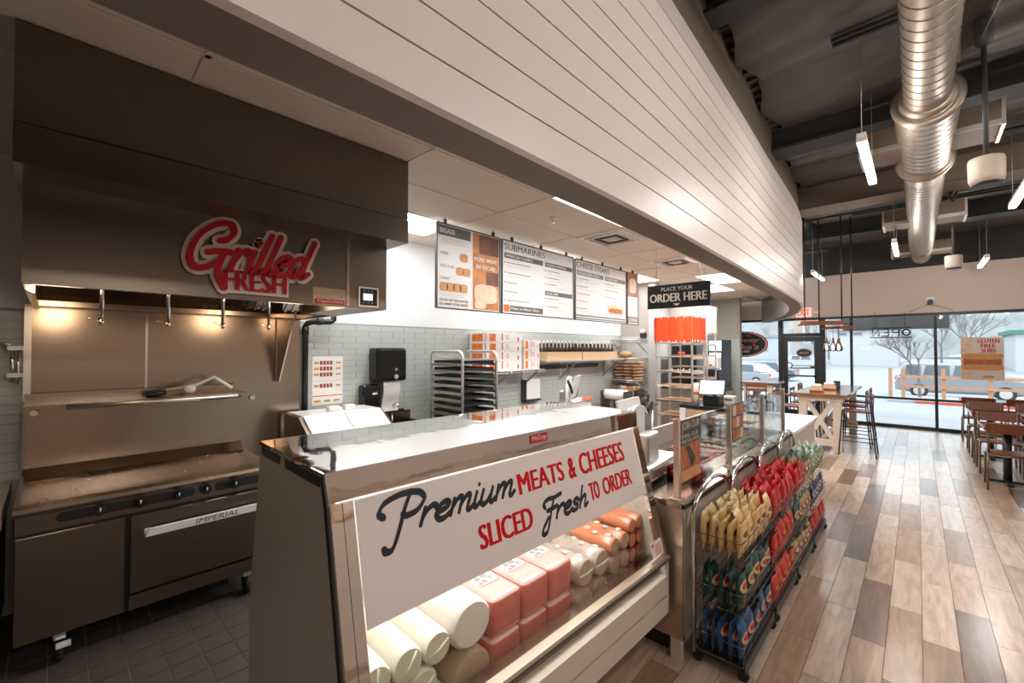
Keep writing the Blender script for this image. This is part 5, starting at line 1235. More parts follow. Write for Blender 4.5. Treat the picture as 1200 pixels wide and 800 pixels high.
# top made of rails round the food wells
wy = [(3.05, 3.65), (3.70, 4.30), (4.35, 4.95)]
b = MB(P_); b.box(-1.20, -0.97, 2.45, 5.34, 0.865, 0.90); b.box(-1.74, -1.62, 2.45, 5.34, 0.865, 0.90); b.box(-1.62, -1.20, 2.45, 3.05, 0.865, 0.90); b.box(-1.62, -1.20, 4.95, 5.34, 0.865, 0.90)
for a, c in ((3.65, 3.70), (4.30, 4.35)): b.box(-1.62, -1.20, a, c, 0.865, 0.90)
b.build('top', 'stainless', pc_, 0.003)
MB(P_).box(-0.985, -0.965, 2.45, 5.34, 0.868, 0.892).build('edge_strip', 'black', pc_)
MB(P_).box(-1.76, -1.73, 2.45, 5.34, 0.90, 1.06).build('rear_ledge', 'galvanised', pc_)
# food pans standing in the wells
def food_pan(y0, y1, x0, x1, food, label, zt=0.905, n=40, fr=0.02):
    P_ = ((x0 + x1) / 2, (y0 + y1) / 2, zt - 0.10); t = thing('food_pan', label, 'food pan', P_, group='food pans in the counter wells')
    b = MB(P_); w = 0.012; b.box(x0, x0 + w, y0, y1, zt - 0.01, zt + 0.006); b.box(x1 - w, x1, y0, y1, zt - 0.01, zt + 0.006); b.box(x0 + w, x1 - w, y0, y0 + w, zt - 0.01, zt + 0.006); b.box(x0 + w, x1 - w, y1 - w, y1, zt - 0.01, zt + 0.006); b.build('rim', 'chrome', t)
    MB(P_).box(x0 + w, x1 - w, y0 + w, y1 - w, zt - 0.10, zt - 0.05).build('pan', 'stainless', t)
    rnd = random.Random(int(y0 * 100)); b = MB(P_)
    for k in range(n): b.ball((rnd.uniform(x0 + 0.04, x1 - 0.04), rnd.uniform(y0 + 0.04, y1 - 0.04), zt - 0.05 + rnd.uniform(0, 0.02)), (fr, fr * 1.2, fr * 0.7), 7, 4)
    b.build('food', food, t)['kind'] = 'stuff'
fd = [('lettuce', 'shredded lettuce'), ('olive', 'black olives'), ('tomato', 'sliced tomato'), ('cheese', 'grated cheese'), ('lettuce', 'green peppers'), ('pepperoni', 'red peppers')]
for k, (a, c) in enumerate(wy):
    food_pan(a + 0.003, (a + c) / 2 - 0.002, -1.617, -1.203, fd[2 * k][0], 'steel food pan of %s sunk in the serving counter' % fd[2 * k][1])
    food_pan((a + c) / 2 + 0.002, c - 0.003, -1.617, -1.203, fd[2 * k + 1][0], 'steel food pan of %s sunk in the serving counter' % fd[2 * k + 1][1])
# steel guard frame beside the far pans
P_ = (-1.4, 5.1, 0.9); t = thing('tray_frame', 'low bright tubular tray frame on the end of the serving counter', 'frame', P_)
MB(P_).tube([(-1.65, 4.98, 0.915), (-1.65, 4.98, 1.0), (-1.25, 4.98, 1.0), (-1.25, 4.98, 0.915)], 0.012, 8).build('hoop', 'chrome', t); MB(P_).tube([(-1.65, 5.28, 0.915), (-1.65, 5.28, 1.0), (-1.25, 5.28, 1.0), (-1.25, 5.28, 0.915)], 0.012, 8).build('hoop', 'chrome', t)
MB(P_).box(-1.67, -1.23, 4.97, 5.29, 1.005, 1.025).build('board', 'wood_tray', t)
# tomato bin and lid tray
P_ = (-1.26, 2.83, 0.9); t = thing('produce_bin', 'clear bin of red tomatoes with an open white lid on the counter', 'bin', P_)
b = MB(P_); x0, x1, y0, y1 = -1.235, -1.06, 2.83, 3.02
b.box(x0, x1, y0, y1, 0.901, 0.906); b.box(x0, x0 + 0.004, y0, y1, 0.906, 0.99); b.box(x1 - 0.004, x1, y0, y1, 0.906, 0.99); b.box(x0 + 0.004, x1 - 0.004, y0, y0 + 0.004, 0.906, 0.99); b.box(x0 + 0.004, x1 - 0.004, y1 - 0.004, y1, 0.906, 0.99); b.build('tub', 'clear_plastic', t)
rnd = random.Random(1)
for k in range(9): MB(P_).ball((x0 + 0.04 + (k % 3) * 0.065, y0 + 0.035 + (k // 3) * 0.058, 0.94), (0.032, 0.029, 0.032), 10, 7).build('tomato', 'tomato', t)
MB(P_).hexa([(-1.25, 3.03, 0.902), (-1.06, 3.03, 0.902), (-1.08, 3.27, 0.902), (-1.23, 3.27, 0.902)], [(-1.25, 3.03, 0.96), (-1.06, 3.03, 0.96), (-1.08, 3.27, 0.93), (-1.23, 3.27, 0.93)]).build('lid', 'white_plastic', t, 0.01, 2)
slicer((-1.47, 2.84, 0.905), R(185), 'white guarded meat slicer standing at the end of the deli case')

# ---- sneeze guard posts and glass
PY = [2.50, 3.455, 4.387, 5.217]
for k, y in enumerate(PY):
    t = thing('guard_post', ('square steel guard post beside the deli case holding the black advert', 'square steel guard post at the far edge of the first guard glass', 'square steel guard post between the second and third guard glass', 'square steel guard post next to the white counter')[k], 'post', (-1.03, y, 0.9), group='sneeze guard posts')
    MB().box(-0.015, 0.015, -0.015, 0.015, 0.012, 0.46).build('tube', 'post_steel', t); MB().box(-0.032, 0.032, -0.032, 0.032, 0.001, 0.012).build('foot_plate', 'chrome', t)
    MB().box(-0.017, 0.017, -0.017, 0.017, 0.46, 0.468).build('cap', 'chrome', t)
for k in range(3):
    y0, y1 = PY[k] + 0.02, PY[k + 1] - 0.02
    tag(MB(((-1.03), (y0 + y1) / 2, 0.93)).box(-1.033, -1.027, y0, y1, 0.93, 1.35).build('guard_glass', 'glass_guard'), ('clear sneeze guard pane next to the deli case', 'clear sneeze guard pane above the middle food pans', 'clear sneeze guard pane next to the white counter')[k], 'glass pane', 'sneeze guard panes').location = (-1.03, (y0 + y1) / 2, 0.93)
# adverts fixed to the glass
P_ = (-1.02, 2.72, 0.95); t = thing('counter_advert', 'upright advert with a black JOIN OUR header above a food photo on the guard glass', 'advert', P_)
MB(P_).box(-1.024, -1.020, 2.53, 2.84, 0.985, 1.35).build('sheet', 'food_photo_red', t); pl = Plane(Vector((-1.020, 0, 0)) - Vector(P_), (0, 1, 0), (0, 0, 1))
b = MB(); pl.rect(b, 2.53, 2.84, 1.20, 1.35, 0.0008); b.build('header', 'black', t)
b = MB(); pl.text(b, 'JOIN OUR', 2.545, 2.825, 1.275, 1.338, 0.0016, 0.01); pl.text(b, 'EMAIL CLUB', 2.545, 2.80, 1.24, 1.265, 0.0016, 0.01); pl.text(b, 'FREE SUB OFFERS', 2.545, 2.82, 1.21, 1.23, 0.0016, 0.01); b.build('lettering', 'cream_wood', t)
b = MB(); pl.poly(b, [(2.60, 1.19), (2.66, 1.19), (2.76, 1.10), (2.70, 1.05)], 0.0012); b.build('photo_napkin', 'ink', t)
b = MB(); pl.rect(b, 2.53, 2.84, 0.985, 1.05, 0.0012); b.build('photo_bread', 'bread_tan', t)
P_ = (-1.02, 3.6, 1.0); t = thing('counter_advert', 'dark red grid of food photos on the second guard glass', 'advert', P_)
MB(P_).box(-1.024, -1.020, 3.50, 3.78, 1.07, 1.36).build('sheet', 'dark_grey', t); pl = Plane(Vector((-1.020, 0, 0)) - Vector(P_), (0, 1, 0), (0, 0, 1))
for i in range(3):
    for j in range(3):
        b = MB(); pl.rect(b, 3.51 + i * 0.09, 3.59 + i * 0.09, 1.08 + j * 0.093, 1.16 + j * 0.093, 0.0008); b.build('photo', ('food_photo_red', 'food_photo', 'food_pale')[(i + j) % 3], t)

# ---- white counter end
P_ = (-1.35, 6.1, 0); wc = thing('white_counter', 'white topped pickup counter with a cream panelled side', 'counter', P_)
MB(P_).box(-1.72, -0.99, 5.36, 6.80, 0.10, 0.87).build('body', 'cream_wood', wc); MB(P_).box(-1.76, -0.95, 5.35, 6.85, 0.87, 0.905).build('top', 'white_gloss', wc, 0.004); MB(P_).box(-1.68, -1.04, 5.40, 6.76, 0, 0.10).build('toe_kick', 'black', wc)
# ---- register counter with POS
P_ = (-2.1, 6.35, 0); rc = thing('register_counter', 'wood fronted register counter with a black top behind the pickup counter', 'counter', P_)
MB(P_).box(-2.42, -1.80, 6.05, 6.85, 0.0, 0.96).build('body', 'galvanised', rc); MB(P_).box(-2.44, -1.79, 6.03, 6.87, 0.96, 1.0).build('top', 'black', rc)
MB(P_).box(-2.44, -2.36, 6.025, 6.05, 0.0, 0.96).build('corner_trim', 'white', rc); MB(P_).box(-2.34, -1.80, 6.03, 6.05, 0.80, 0.94).build('front_board', 'wood_tray', rc); MB(P_).box(-2.36, -1.79, 6.00, 6.03, 0.74, 0.77).build('front_rail', 'cream_wood', rc)
P_ = (-2.05, 6.25, 1.0); t = thing('pos_terminal', 'black point of sale terminal with a bright white screen on the register counter', 'terminal', P_)
MB(P_).box(-2.17, -1.95, 6.15, 6.35, 1.001, 1.14).build('printer_base', 'black', t, 0.012); MB(P_).bar((-2.04, 6.25, 1.13), (-2.04, 6.21, 1.27), 0.05, 0.04).build('neck', 'black', t)
M_ = MB(P_); M_.hexa([(-2.21, 6.10, 1.145), (-1.87, 6.10, 1.165), (-1.87, 6.13, 1.165), (-2.21, 6.13, 1.145)], [(-2.21, 6.16, 1.355), (-1.87, 6.16, 1.355), (-1.87, 6.19, 1.355), (-2.21, 6.19, 1.355)]); M_.build('monitor', 'black', t)
b = MB(P_); b.add([(-2.195, 6.0995, 1.165), (-1.885, 6.0995, 1.178), (-1.885, 6.153, 1.345), (-2.195, 6.153, 1.345)], [(0, 1, 2, 3)]); b.build('screen', 'screen_white', t)
P_ = (-2.27, 6.2, 1.0); t = thing('cup_stack', 'tall stack of cream paper cups on the register counter', 'cup stack', P_); MB(P_).lathe([(0.030, 0.001), (0.040, 0.10), (0.043, 0.30), (0.040, 0.302)], (-2.27, 6.2, 1.0), 16).build('cups', 'cream_wood', t); MB(P_).cyl((-2.27, 6.2, 1.14), (-2.27, 6.2, 1.18), 0.0415, 0.0425, 16, False).build('print_band', 'box_orange', t)
P_ = (-1.90, 6.55, 1.0); t = thing('card_reader', 'small cream receipt box beside the point of sale terminal', 'receipt box', P_); MB(P_).box(-2.0, -1.86, 6.45, 6.6, 1.001, 1.12).build('box', 'cream_wood', t, 0.01); MB(P_).box(-1.98, -1.88, 6.45, 6.452, 1.06, 1.08).build('slot', 'black', t); t.name = 'receipt_box'
P_ = (-1.62, 6.5, 0.905); t = thing('tablet_stand', 'black tilted tablet on a stand at the pickup counter', 'tablet', P_)
MB(P_).hexa([(-1.72, 6.42, 1.00), (-1.56, 6.35, 1.22), (-1.54, 6.37, 1.22), (-1.70, 6.44, 1.00)], [(-1.72, 6.66, 1.00), (-1.56, 6.61, 1.22), (-1.54, 6.63, 1.22), (-1.70, 6.68, 1.00)]).build('tablet', 'black', t)
MB(P_).bar((-1.60, 6.55, 0.915), (-1.63, 6.53, 1.12), 0.04, 0.03).build('stem', 'white_plastic', t); MB(P_).box(-1.70, -1.52, 6.45, 6.65, 0.906, 0.918).build('foot', 'black', t)

# ---- bread racks with cloth covers
def bread_rack(x0, x1, y0, y1, zt, zc, cloth, label, boards, grp):
    P_ = ((x0 + x1) / 2, (y0 + y1) / 2, 0); t = thing('bread_rack', label, 'rack', P_, group=grp)
    for x in (x0, x1):
        for y in (y0, y1): MB(P_).box(x - 0.012, x + 0.012, y - 0.012, y + 0.012, 0.08, zt).build('upright', 'aluminium', t); MB(P_).cyl((x - 0.015, y, 0.04), (x + 0.015, y, 0.04), 0.04, None, 12).build('caster', 'black_rubber', t)
    for z in (0.12, zt):
        for y in (y0, y1): MB(P_).box(x0, x1, y - 0.01, y + 0.01, z - 0.012, z + 0.012).build('cross_bar', 'aluminium', t)
    for k in range(boards):
        z = 0.30 + k * 0.225
        if z > zc - 0.12: break
        for x in (x0, x1): MB(P_).box(x - 0.014, x + 0.014, y0, y1, z - 0.03, z - 0.01).build('runner', 'aluminium', t)
        o = MB((P_[0], P_[1], z)).box(x0 + 0.016, x1 - 0.016, y0 - 0.02, y1, z - 0.008, z + 0.014).build('bread_board', 'wood_tray'); o.location = (P_[0], P_[1], z); tag(o, 'pale wooden bread board in the rack with the %s cover' % cloth.split('_')[0], 'board', 'bread boards in the %s covered rack' % cloth.split('_')[0])
        MB((P_[0], P_[1], z)).box(x0 + 0.016, x1 - 0.016, y0 - 0.022, y0 - 0.02, z - 0.008, z + 0.012).build('metal_lip', 'chrome', o)
    # cloth: waving skirt on four sides plus lacing
    b = MB(P_); n = 120; per = [(x0 - 0.02, y0 - 0.03), (x1 + 0.02, y0 - 0.03), (x1 + 0.02, y1 + 0.03), (x0 - 0.02, y1 + 0.03)]; pts = []
    for i in range(n):
        s_ = i / n * 4; q = int(s_); f_ = s_ - q; a = Vector(per[q]); c = Vector(per[(q + 1) % 4]); p = a.lerp(c, f_); nn = Vector(((c - a).y, -(c - a).x)).normalized(); p += nn * 0.006 * math.sin(f_ * 13 + q) * math.sin(f_ * math.pi); pts.append(p)
    vs_ = [(p.x, p.y, zt + 0.01 - 0.015 * abs(math.sin(i * 0.42))) for i, p in enumerate(pts)] + [(p.x + 0.004 * math.sin(i * 0.9), p.y + 0.004 * math.cos(i * 1.1), (zt + zc) / 2) for i, p in enumerate(pts)] + [(p.x, p.y, zc + 0.018 * abs(math.sin(i * 0.42))) for i, p in enumerate(pts)]
    b.add(vs_, [(j * n + i, j * n + (i + 1) % n, (j + 1) * n + (i + 1) % n, (j + 1) * n + i) for j in range(2) for i in range(n)], True); cv = b.build('cover', cloth, t)
    b = MB(P_)
    for i in range(0, n, 6):
        for z in (zt, zc): p = pts[i]; b.tube([(p.x, p.y, z + (0.015 if z == zt else -0.02)), (p.x, p.y, z + (-0.03 if z == zt else 0.03))], 0.006, 5)
    b.build('lacing', 'white_cloth', cv)['kind'] = 'stuff'
    b = MB(P_); b.tube([(p[0], p[1], zc - 0.015) for p in per], 0.008, 6, True); b.build('lower_hoop', 'aluminium', cv)
bread_rack(-3.02, -2.46, 6.55, 7.05, 2.27, 1.885, 'orange_cloth', 'rolling bread rack with an orange cloth cover laced round its top', 8, 'bread racks')
bread_rack(-3.72, -3.0, 8.75, 9.25, 2.62, 2.10, 'white_cloth', 'tall bread rack with a white cloth cover behind the orange one', 8, 'bread racks')
# ---- drinks area behind
P_ = (-3.6, 9.9, 0); t = thing('drinks_counter', 'grey counter carrying the black drinks machine', 'counter', P_); MB(P_).box(-4.4, -3.0, 9.6, 10.3, 0, 0.88).build('body', 'galvanised', t); MB(P_).box(-4.42, -2.98, 9.57, 10.32, 0.88, 0.92).build('top', 'black', t)
P_ = (-3.85, 9.95, 0.92); t = thing('drinks_machine', 'black drinks dispenser with a red light and small nozzles', 'drinks machine', P_); MB(P_).box(-4.2, -3.55, 9.7, 10.25, 0.921, 1.88).build('body', 'black', t, 0.02); MB(P_).box(-4.15, -3.6, 9.69, 9.70, 1.35, 1.55).build('label_panel', 'dark_grey', t)
for k in range(4): MB(P_).cyl((-4.08 + k * 0.13, 9.68, 1.28), (-4.08 + k * 0.13, 9.68, 1.34), 0.018, None, 10).build('nozzle', 'chrome', t)
MB(P_).box(-3.95, -3.8, 9.685, 9.70, 1.68, 1.72).build('light', 'exit_red', t)
P_ = (-3.25, 9.9, 0.92); t = thing('juice_dispenser', 'steel juice dispenser with a clear tank on a dark blue base', 'dispenser', P_); MB(P_).box(-3.40, -3.12, 9.75, 10.0, 1.35, 1.62).build('tank', 'white_gloss', t, 0.03, 2); MB(P_).box(-3.42, -3.10, 9.74, 10.02, 0.921, 1.34).build('base', 'navy', t, 0.01); MB(P_).cyl((-3.26, 9.735, 1.42), (-3.26, 9.745, 1.42), 0.03, None, 12).build('tap', 'black', t)
P_ = (-3.03, 10.75, 0); t = thing('drinks_cooler', 'tall black glass door drinks cooler with a lit blue header', 'cooler', P_)
MB(P_).box(-3.55, -3.24, 10.45, 11.1, 0.06, 2.0).build('body', 'black', t); MB(P_).box(-3.53, -3.26, 10.44, 10.45, 1.74, 1.98).build('header', 'screen_blue', t); MB(P_).box(-3.52, -3.27, 10.43, 10.45, 0.2, 1.70).build('door', 'screen_white', t); MB(P_).box(-3.50, -3.29, 10.6, 11.0, 0, 0.06).build('plinth', 'black', t)

# ================================================================== CRISP BAG RACKS
def bag_mesh(seed):
    rnd = random.Random(seed); nu, nv = 7, 10; W, Hh, T = 0.132, 0.205, 0.0245; vs_ = []; b = MB()
    for side in (1, -1):
        for j in range(nv + 1):
            v = j / nv
            bulge = math.sin(math.pi * min(1, max(0, (v - 0.05) / 0.86))) ** 0.55 if 0.05 < v < 0.91 else 0.0
            for i in range(nu + 1):
                u = i / nu
                e = math.sin(math.pi * u) ** 0.6 if 0 < i < nu else 0.0
                ww = W * (1 - 0.10 * bulge)
                crimp = 0.004 * math.sin(u * 22 + seed) if v > 0.93 or v < 0.05 else 0
                lean = 0.022 * math.sin(seed * 2.1) * max(0, v - 0.8) / 0.2
                vs_.append((side * T * bulge * e * (1 + 0.15 * rnd.uniform(-1, 1)) + crimp + lean, (u - 0.5) * ww, v * Hh + (0.006 * math.sin(u * 9 + seed) if v > 0.95 else 0)))
    n = (nu + 1) * (nv + 1)
    for s in (0, 1):
        for j in range(nv):
            for i in range(nu):
                a = s * n + j * (nu + 1) + i; f = (a, a + 1, a + nu + 2, a + nu + 1); b.add([], []); b.f.append(tuple(f) if s == 0 else tuple(reversed(f))); b.sm.append(True)
    b.v = [tuple(p) for p in vs_]
    return b
bags = {}
for c in ('cream', 'red', 'green', 'blue', 'orange', 'tan', 'mint', 'navy'):
    bags[c] = [shared(bag_mesh(k), 'crisp_bag', 'bag_' + c) for k in range(3)]
DESC = {'cream': 'cream crisp bag with dark mark', 'red': 'bright red crisp bag', 'green': 'dark green crisp bag with yellow oval', 'blue': 'blue crisp bag with orange oval', 'orange': 'orange red crisp bag', 'tan': 'tan crisp bag with dark top', 'mint': 'pale green crisp bag', 'navy': 'navy blue crisp bag'}
RY = [2.52, 3.22, 3.92, 4.62]; RL = 0.66
CONT = [('cream', 'green', 'blue'), ('red', 'orange', 'orange'), ('red', 'green', 'tan'), ('mint', 'navy', 'red')]
ORD = ('first rack from the deli case', 'second rack from the deli case', 'third rack from the deli case', 'rack at the white counter')
SH = ('top', 'middle', 'bottom'); rnd = random.Random(11)
X0, X1 = -0.935, -0.690
for q, y0 in enumerate(RY):
    y1 = y0 + RL; P_ = (-0.83, (y0 + y1) / 2, 0)
    t = thing('crisp_rack', 'black and chrome wire crisp rack with three baskets, ' + ORD[q], 'rack', P_, group='crisp racks along the counter')
    b = MB(P_); r = 0.013; pts = [(X0 - 0.012, y0, 0.06), (X0 - 0.012, y0, 0.80)] + [(X0 - 0.012, (y0 + y1) / 2 - RL / 2 * math.cos(a), 0.80 + 0.17 * math.sin(a)) for a in [math.pi * k / 14 for k in range(1, 14)]] + [(X0 - 0.012, y1, 0.80), (X0 - 0.012, y1, 0.06)]
    b.tube(pts, r, 10); b.build('arched_frame', 'chrome', t)
    MB(P_).box(X0 - 0.02, X1, y0 + 0.005, y1 - 0.005, 0.062, 0.082).build('base_tray', 'black', t)
    MB(P_).box(X1 - 0.01, X1 + 0.006, y0 + 0.005, y1 - 0.005, 0.040, 0.10).build('base_front', 'black', t)
    for x in (X0, X1 - 0.01):
        for y in (y0 + 0.03, y1 - 0.03):
            c = MB(P_).bar((x, y, 0.04), (x, y, 0.062), 0.02, 0.02).build('caster', 'black', t); MB(P_).cyl((x, y - 0.012, 0.028), (x, y + 0.012, 0.028), 0.028, None, 14).build('wheel', 'black_rubber', c)
    for s, z in enumerate((0.635, 0.355, 0.085)):
        b = MB(P_); hgt = 0.10
        for zz in (0.0, hgt * 0.5, hgt): b.tube([(X0, y0, z + zz), (X1, y0, z + zz), (X1, y1, z + zz), (X0, y1, z + zz)], 0.0038 if zz == hgt else 0.002, 6, True)
        for k in range(7): yy = y0 + RL * k / 6; b.tube([(X0, yy, z + hgt), (X0, yy, z), (X1, yy, z), (X1, yy, z + hgt)], 0.0018, 4, caps=False)
        for k in range(1, 4): xx = X0 + (X1 - X0) * k / 4; b.tube([(xx, y0, z + hgt), (xx, y0, z), (xx, y1, z), (xx, y1, z + hgt)], 0.0018, 4, caps=False)
        b.build('wire_basket', 'basket_wire', t)
        col = CONT[q][s]; nb = 5
        for i in range(5):          # rows from the aisle to the back
            for k in range(nb):
                if s > 0 and i > 0 and not (q == 0 and k == 0): continue    # only what shows of the lower baskets
                cc = col
                if q == 2 and s == 0 and k >= 3: cc = 'tan'
                if q == 1 and s == 1 and k < 2: cc = 'red'
                if q == 2 and s == 1 and k >= 2: cc = 'tan'
                yy = y0 + 0.068 + k * (RL - 0.136) / (nb - 1); xx = X1 - 0.026 - i * 0.047
                o = inst('crisp_bag', bags[cc][rnd.randrange(3)], (xx, yy + rnd.uniform(-0.004, 0.004), z + 0.006), None, (rnd.uniform(-0.05, 0.05), rnd.uniform(-0.03, 0.06) , rnd.uniform(-0.10, 0.10)), (0.98, 1.0, 1.0 + rnd.uniform(-0.04, 0.04)))
                tag(o, DESC[cc] + ', ' + SH[s] + ' basket, ' + ORD[q], 'crisp bag', '%s bags, %s basket, %s' % (cc, SH[s], ORD[q]))

# ================================================================== DINING ROOM
P_ = (-1.27, 10.5, 0); t = thing('high_table', 'long high table with a wood top and cream X braced legs', 'table', P_)
MB(P_).box(-1.67, -0.87, 9.16, 11.84, 0.955, 0.998).build('table_top', 'wood_table', t, 0.004)
MB(P_).box(-1.60, -0.94, 9.24, 11.76, 0.87, 0.955).build('apron', 'cream_wood', t)
for y in (9.26, 11.63):
    for x in (-1.58, -1.08): MB(P_).box(x, x + 0.12, y, y + 0.11, 0.0, 0.87).build('leg', 'cream_wood', t)
    MB(P_).box(-1.60, -0.94, y + 0.01, y + 0.10, 0.09, 0.20).build('foot_rail', 'cream_wood', t)
    MB(P_).bar((-1.46, y + 0.055, 0.20), (-1.08, y + 0.055, 0.86), 0.08, 0.07, (0, 1, 0)).build('cross_brace', 'cream_wood', t); MB(P_).bar((-1.46, y + 0.05, 0.86), (-1.08, y + 0.05, 0.20), 0.07, 0.07, (0, 1, 0)).build('cross_brace', 'cream_wood', t)
MB(P_).box(-1.30, -1.22, 9.37, 11.63, 0.11, 0.18).build('stretcher', 'cream_wood', t)
def stool():
    t = thing('bar_stool', 'black metal bar stool with wood seat and slatted back', 'bar stool')
    MB().box(-0.19, 0.19, -0.20, 0.20, 0.715, 0.745).build('seat', 'wood_slat', t, 0.008)
    for s in (-1, 1):
        MB().tube([(0.26, s * 0.215, 0.0), (0.20, s * 0.19, 0.72), (0.21, s * 0.185, 1.0)], 0.011, 8).build('leg', 'black', t)
        MB().tube([(-0.23, s * 0.215, 0.0), (-0.18, s * 0.18, 0.715)], 0.011, 8).build('leg', 'black', t)
        MB().tube([(-0.215, s * 0.208, 0.24), (0.242, s * 0.208, 0.24)], 0.008, 6).build('footrest', 'black', t)
    for x, z in ((-0.213, 0.27), (0.24, 0.30)): MB().tube([(x, -0.207, z), (x, 0.207, z)], 0.008, 6).build('footrest', 'black', t)
    for z in (0.86, 0.955): MB().box(0.195, 0.213, -0.20, 0.20, z, z + 0.06).build('back_slat', 'wood_slat', t, 0.004)
    return t
s0 = stool(); first = True
for k, (x, y, rz, lab) in enumerate(((-0.765, 9.36, 0, 'on the aisle side of the high table, nearest the serving counter'), (-0.89, 10.22, 0, 'on the aisle side of the high table, in the middle'), (-0.89, 11.08, 0, 'on the aisle side of the high table, nearest the windows'),
                            (-1.775, 9.45, math.pi, 'on the kitchen side of the high table, nearest the counter'), (-1.65, 10.25, math.pi, 'on the kitchen side of the high table, in the middle'), (-1.65, 11.1, math.pi, 'on the kitchen side of the high table, nearest the windows'),
                            (-2.62, 10.75, -1.4, 'at the small table by the door'), (-2.16, 11.6, 0.0, 'beside the small table, facing the wall'))):
    o = s0 if first else copy_tree(s0); first = False
    o.location = (x, y, 0); o.rotation_euler = (0, 0, rz); o['label'] = 'black bar stool ' + lab; o['group'] = 'bar stools'
P_ = (-2.75, 11.75, 0); t = thing('high_table', 'small high table with cream legs standing by the door window', 'table', P_)
MB(P_).box(-3.12, -2.38, 11.30, 12.30, 0.96, 1.0).build('table_top', 'wood_table', t, 0.004)
for x in (-3.05, -2.55):
    for y in (11.36, 12.14): MB(P_).box(x, x + 0.10, y, y + 0.10, 0, 0.96).build('leg', 'cream_wood', t)
MB(P_).box(-2.95, -2.55, 11.38, 11.44, 0.84, 0.96).build('apron', 'cream_wood', t)
for (x, y, lab) in ((-1.36, 9.62, 'wooden napkin caddy on the high table, nearest the counter'), (-1.24, 10.25, 'wooden napkin caddy on the high table, behind the first')):
    P_ = (x, y, 0.999); t = thing('napkin_caddy', lab, 'napkin holder', P_, group='napkin caddies')
    MB(P_).box(x - 0.10, x + 0.10, y - 0.07, y + 0.07, 1.0, 1.085).build('box', 'wood_crate', t); MB(P_).box(x - 0.10, x + 0.10, y - 0.074, y - 0.07, 1.003, 1.025).build('base_band', 'wood_slat', t)
    MB(P_).box(x - 0.085, x + 0.085, y - 0.055, y + 0.055, 1.085, 1.14).build('napkins', 'paper', t, 0.02)
P_ = (-1.16, 10.4, 0.999); t = thing('sauce_caddy', 'small black sauce caddy behind the napkin caddies', 'caddy', P_); MB(P_).box(-1.20, -1.10, 10.42, 10.5, 1.0, 1.16).build('body', 'black', t, 0.006); MB(P_).box(-1.19, -1.11, 10.41, 10.42, 1.05, 1.12).build('label_panel', 'dark_grey', t)

# ---- dining chairs and tables
def chair():
    t = thing('dining_chair', 'bronze tube frame dining chair with wooden seat and back slat', 'chair')
    MB().box(-0.20, 0.20, -0.18, 0.20, 0.44, 0.458).build('seat', 'wood_slat', t, 0.006)
    for s in (-1, 1):
        MB().tube([(s * 0.215, -0.24, 0.0), (s * 0.205, -0.205, 0.40), (s * 0.20, -0.18, 0.43), (s * 0.195, -0.10, 0.432), (s * 0.19, 0.16, 0.432)], 0.013, 8).build('rear_leg', 'post_bronze', t)
        MB().tube([(s * 0.205, 0.22, 0.0), (s * 0.20, 0.19, 0.40), (s * 0.19, 0.16, 0.432)], 0.013, 8).build('front_leg', 'post_bronze', t)
        MB().tube([(s * 0.195, -0.14, 0.432), (s * 0.195, -0.185, 0.60), (s * 0.195, -0.215, 0.84)], 0.013, 8).build('upright', 'post_bronze', t)
        for z in (0.745, 0.805): MB().cyl((s * 0.165, -0.238, z), (s * 0.165, -0.243, z), 0.007, None, 8).build('rivet', 'chrome', t)
    MB().tube([(-0.195, -0.17, 0.432), (0.195, -0.17, 0.432)], 0.011, 8).build('seat_rail', 'post_bronze', t)
    MB().hexa([(-0.225, -0.215, 0.715), (0.225, -0.215, 0.715), (0.225, -0.196, 0.715), (-0.225, -0.196, 0.715)], [(-0.225, -0.240, 0.845), (0.225, -0.240, 0.845), (0.225, -0.221, 0.845), (-0.225, -0.221, 0.845)]).build('back_slat', 'wood_slat', t, 0.004)
    return t
mat('post_bronze', (0.26, 0.20, 0.14), 0.32, 0.9)
ch = chair(); first = True
CH = []
for ci, x in enumerate((0.84, 1.42)):
    col = 'aisle end' if ci == 0 else 'inner end'
    CH += [(x, 8.33, 0, 'tucked under the first dining table, back to the room, ' + col), (x, 9.32, math.pi, 'pulled out across the first dining table, ' + col), (x, 10.12, 0, 'tucked under the second dining table, back to the room, ' + col), (x, 11.03, math.pi, 'across the second dining table, facing the room, ' + col), (x, 12.40, 0, 'under the dining table at the windows, ' + col)]
for x, y, rz, lab in CH:
    o = ch if first else copy_tree(ch); first = False
    o.location = (x, y, 0); o.rotation_euler = (0, 0, rz + random.uniform(-0.03, 0.03)); o['label'] = 'wood slat dining chair ' + lab; o['group'] = 'dining chairs'
for k, y in enumerate((8.72, 10.55, 12.82)):
    P_ = (1.15, y, 0); t = thing('dining_table', ('dining table with the pulled out chairs, first from the serving counter', 'middle dining table, between the other two', 'dining table standing against the windows')[k], 'table', P_, group='dining tables')
    MB(P_).box(0.62, 1.72, y - 0.33, y + 0.33, 0.715, 0.75).build('table_top', 'wood_table', t, 0.004)
    for x in (0.85, 1.48):
        MB(P_).cyl((x, y - 0.06, 0.03), (x, y - 0.06, 0.715), 0.042, None, 16).build('pedestal', 'black', t)
        b = MB(P_); b.bar((x - 0.17, y - 0.06, 0.025), (x + 0.17, y - 0.06, 0.025), 0.055, 0.03); b.bar((x, y - 0.31, 0.026), (x, y + 0.19, 0.026), 0.055, 0.03); b.build('foot', 'black', t)
        MB(P_).box(x - 0.14, x + 0.14, y - 0.2, y + 0.08, 0.70, 0.715).build('mounting_plate', 'black', t)

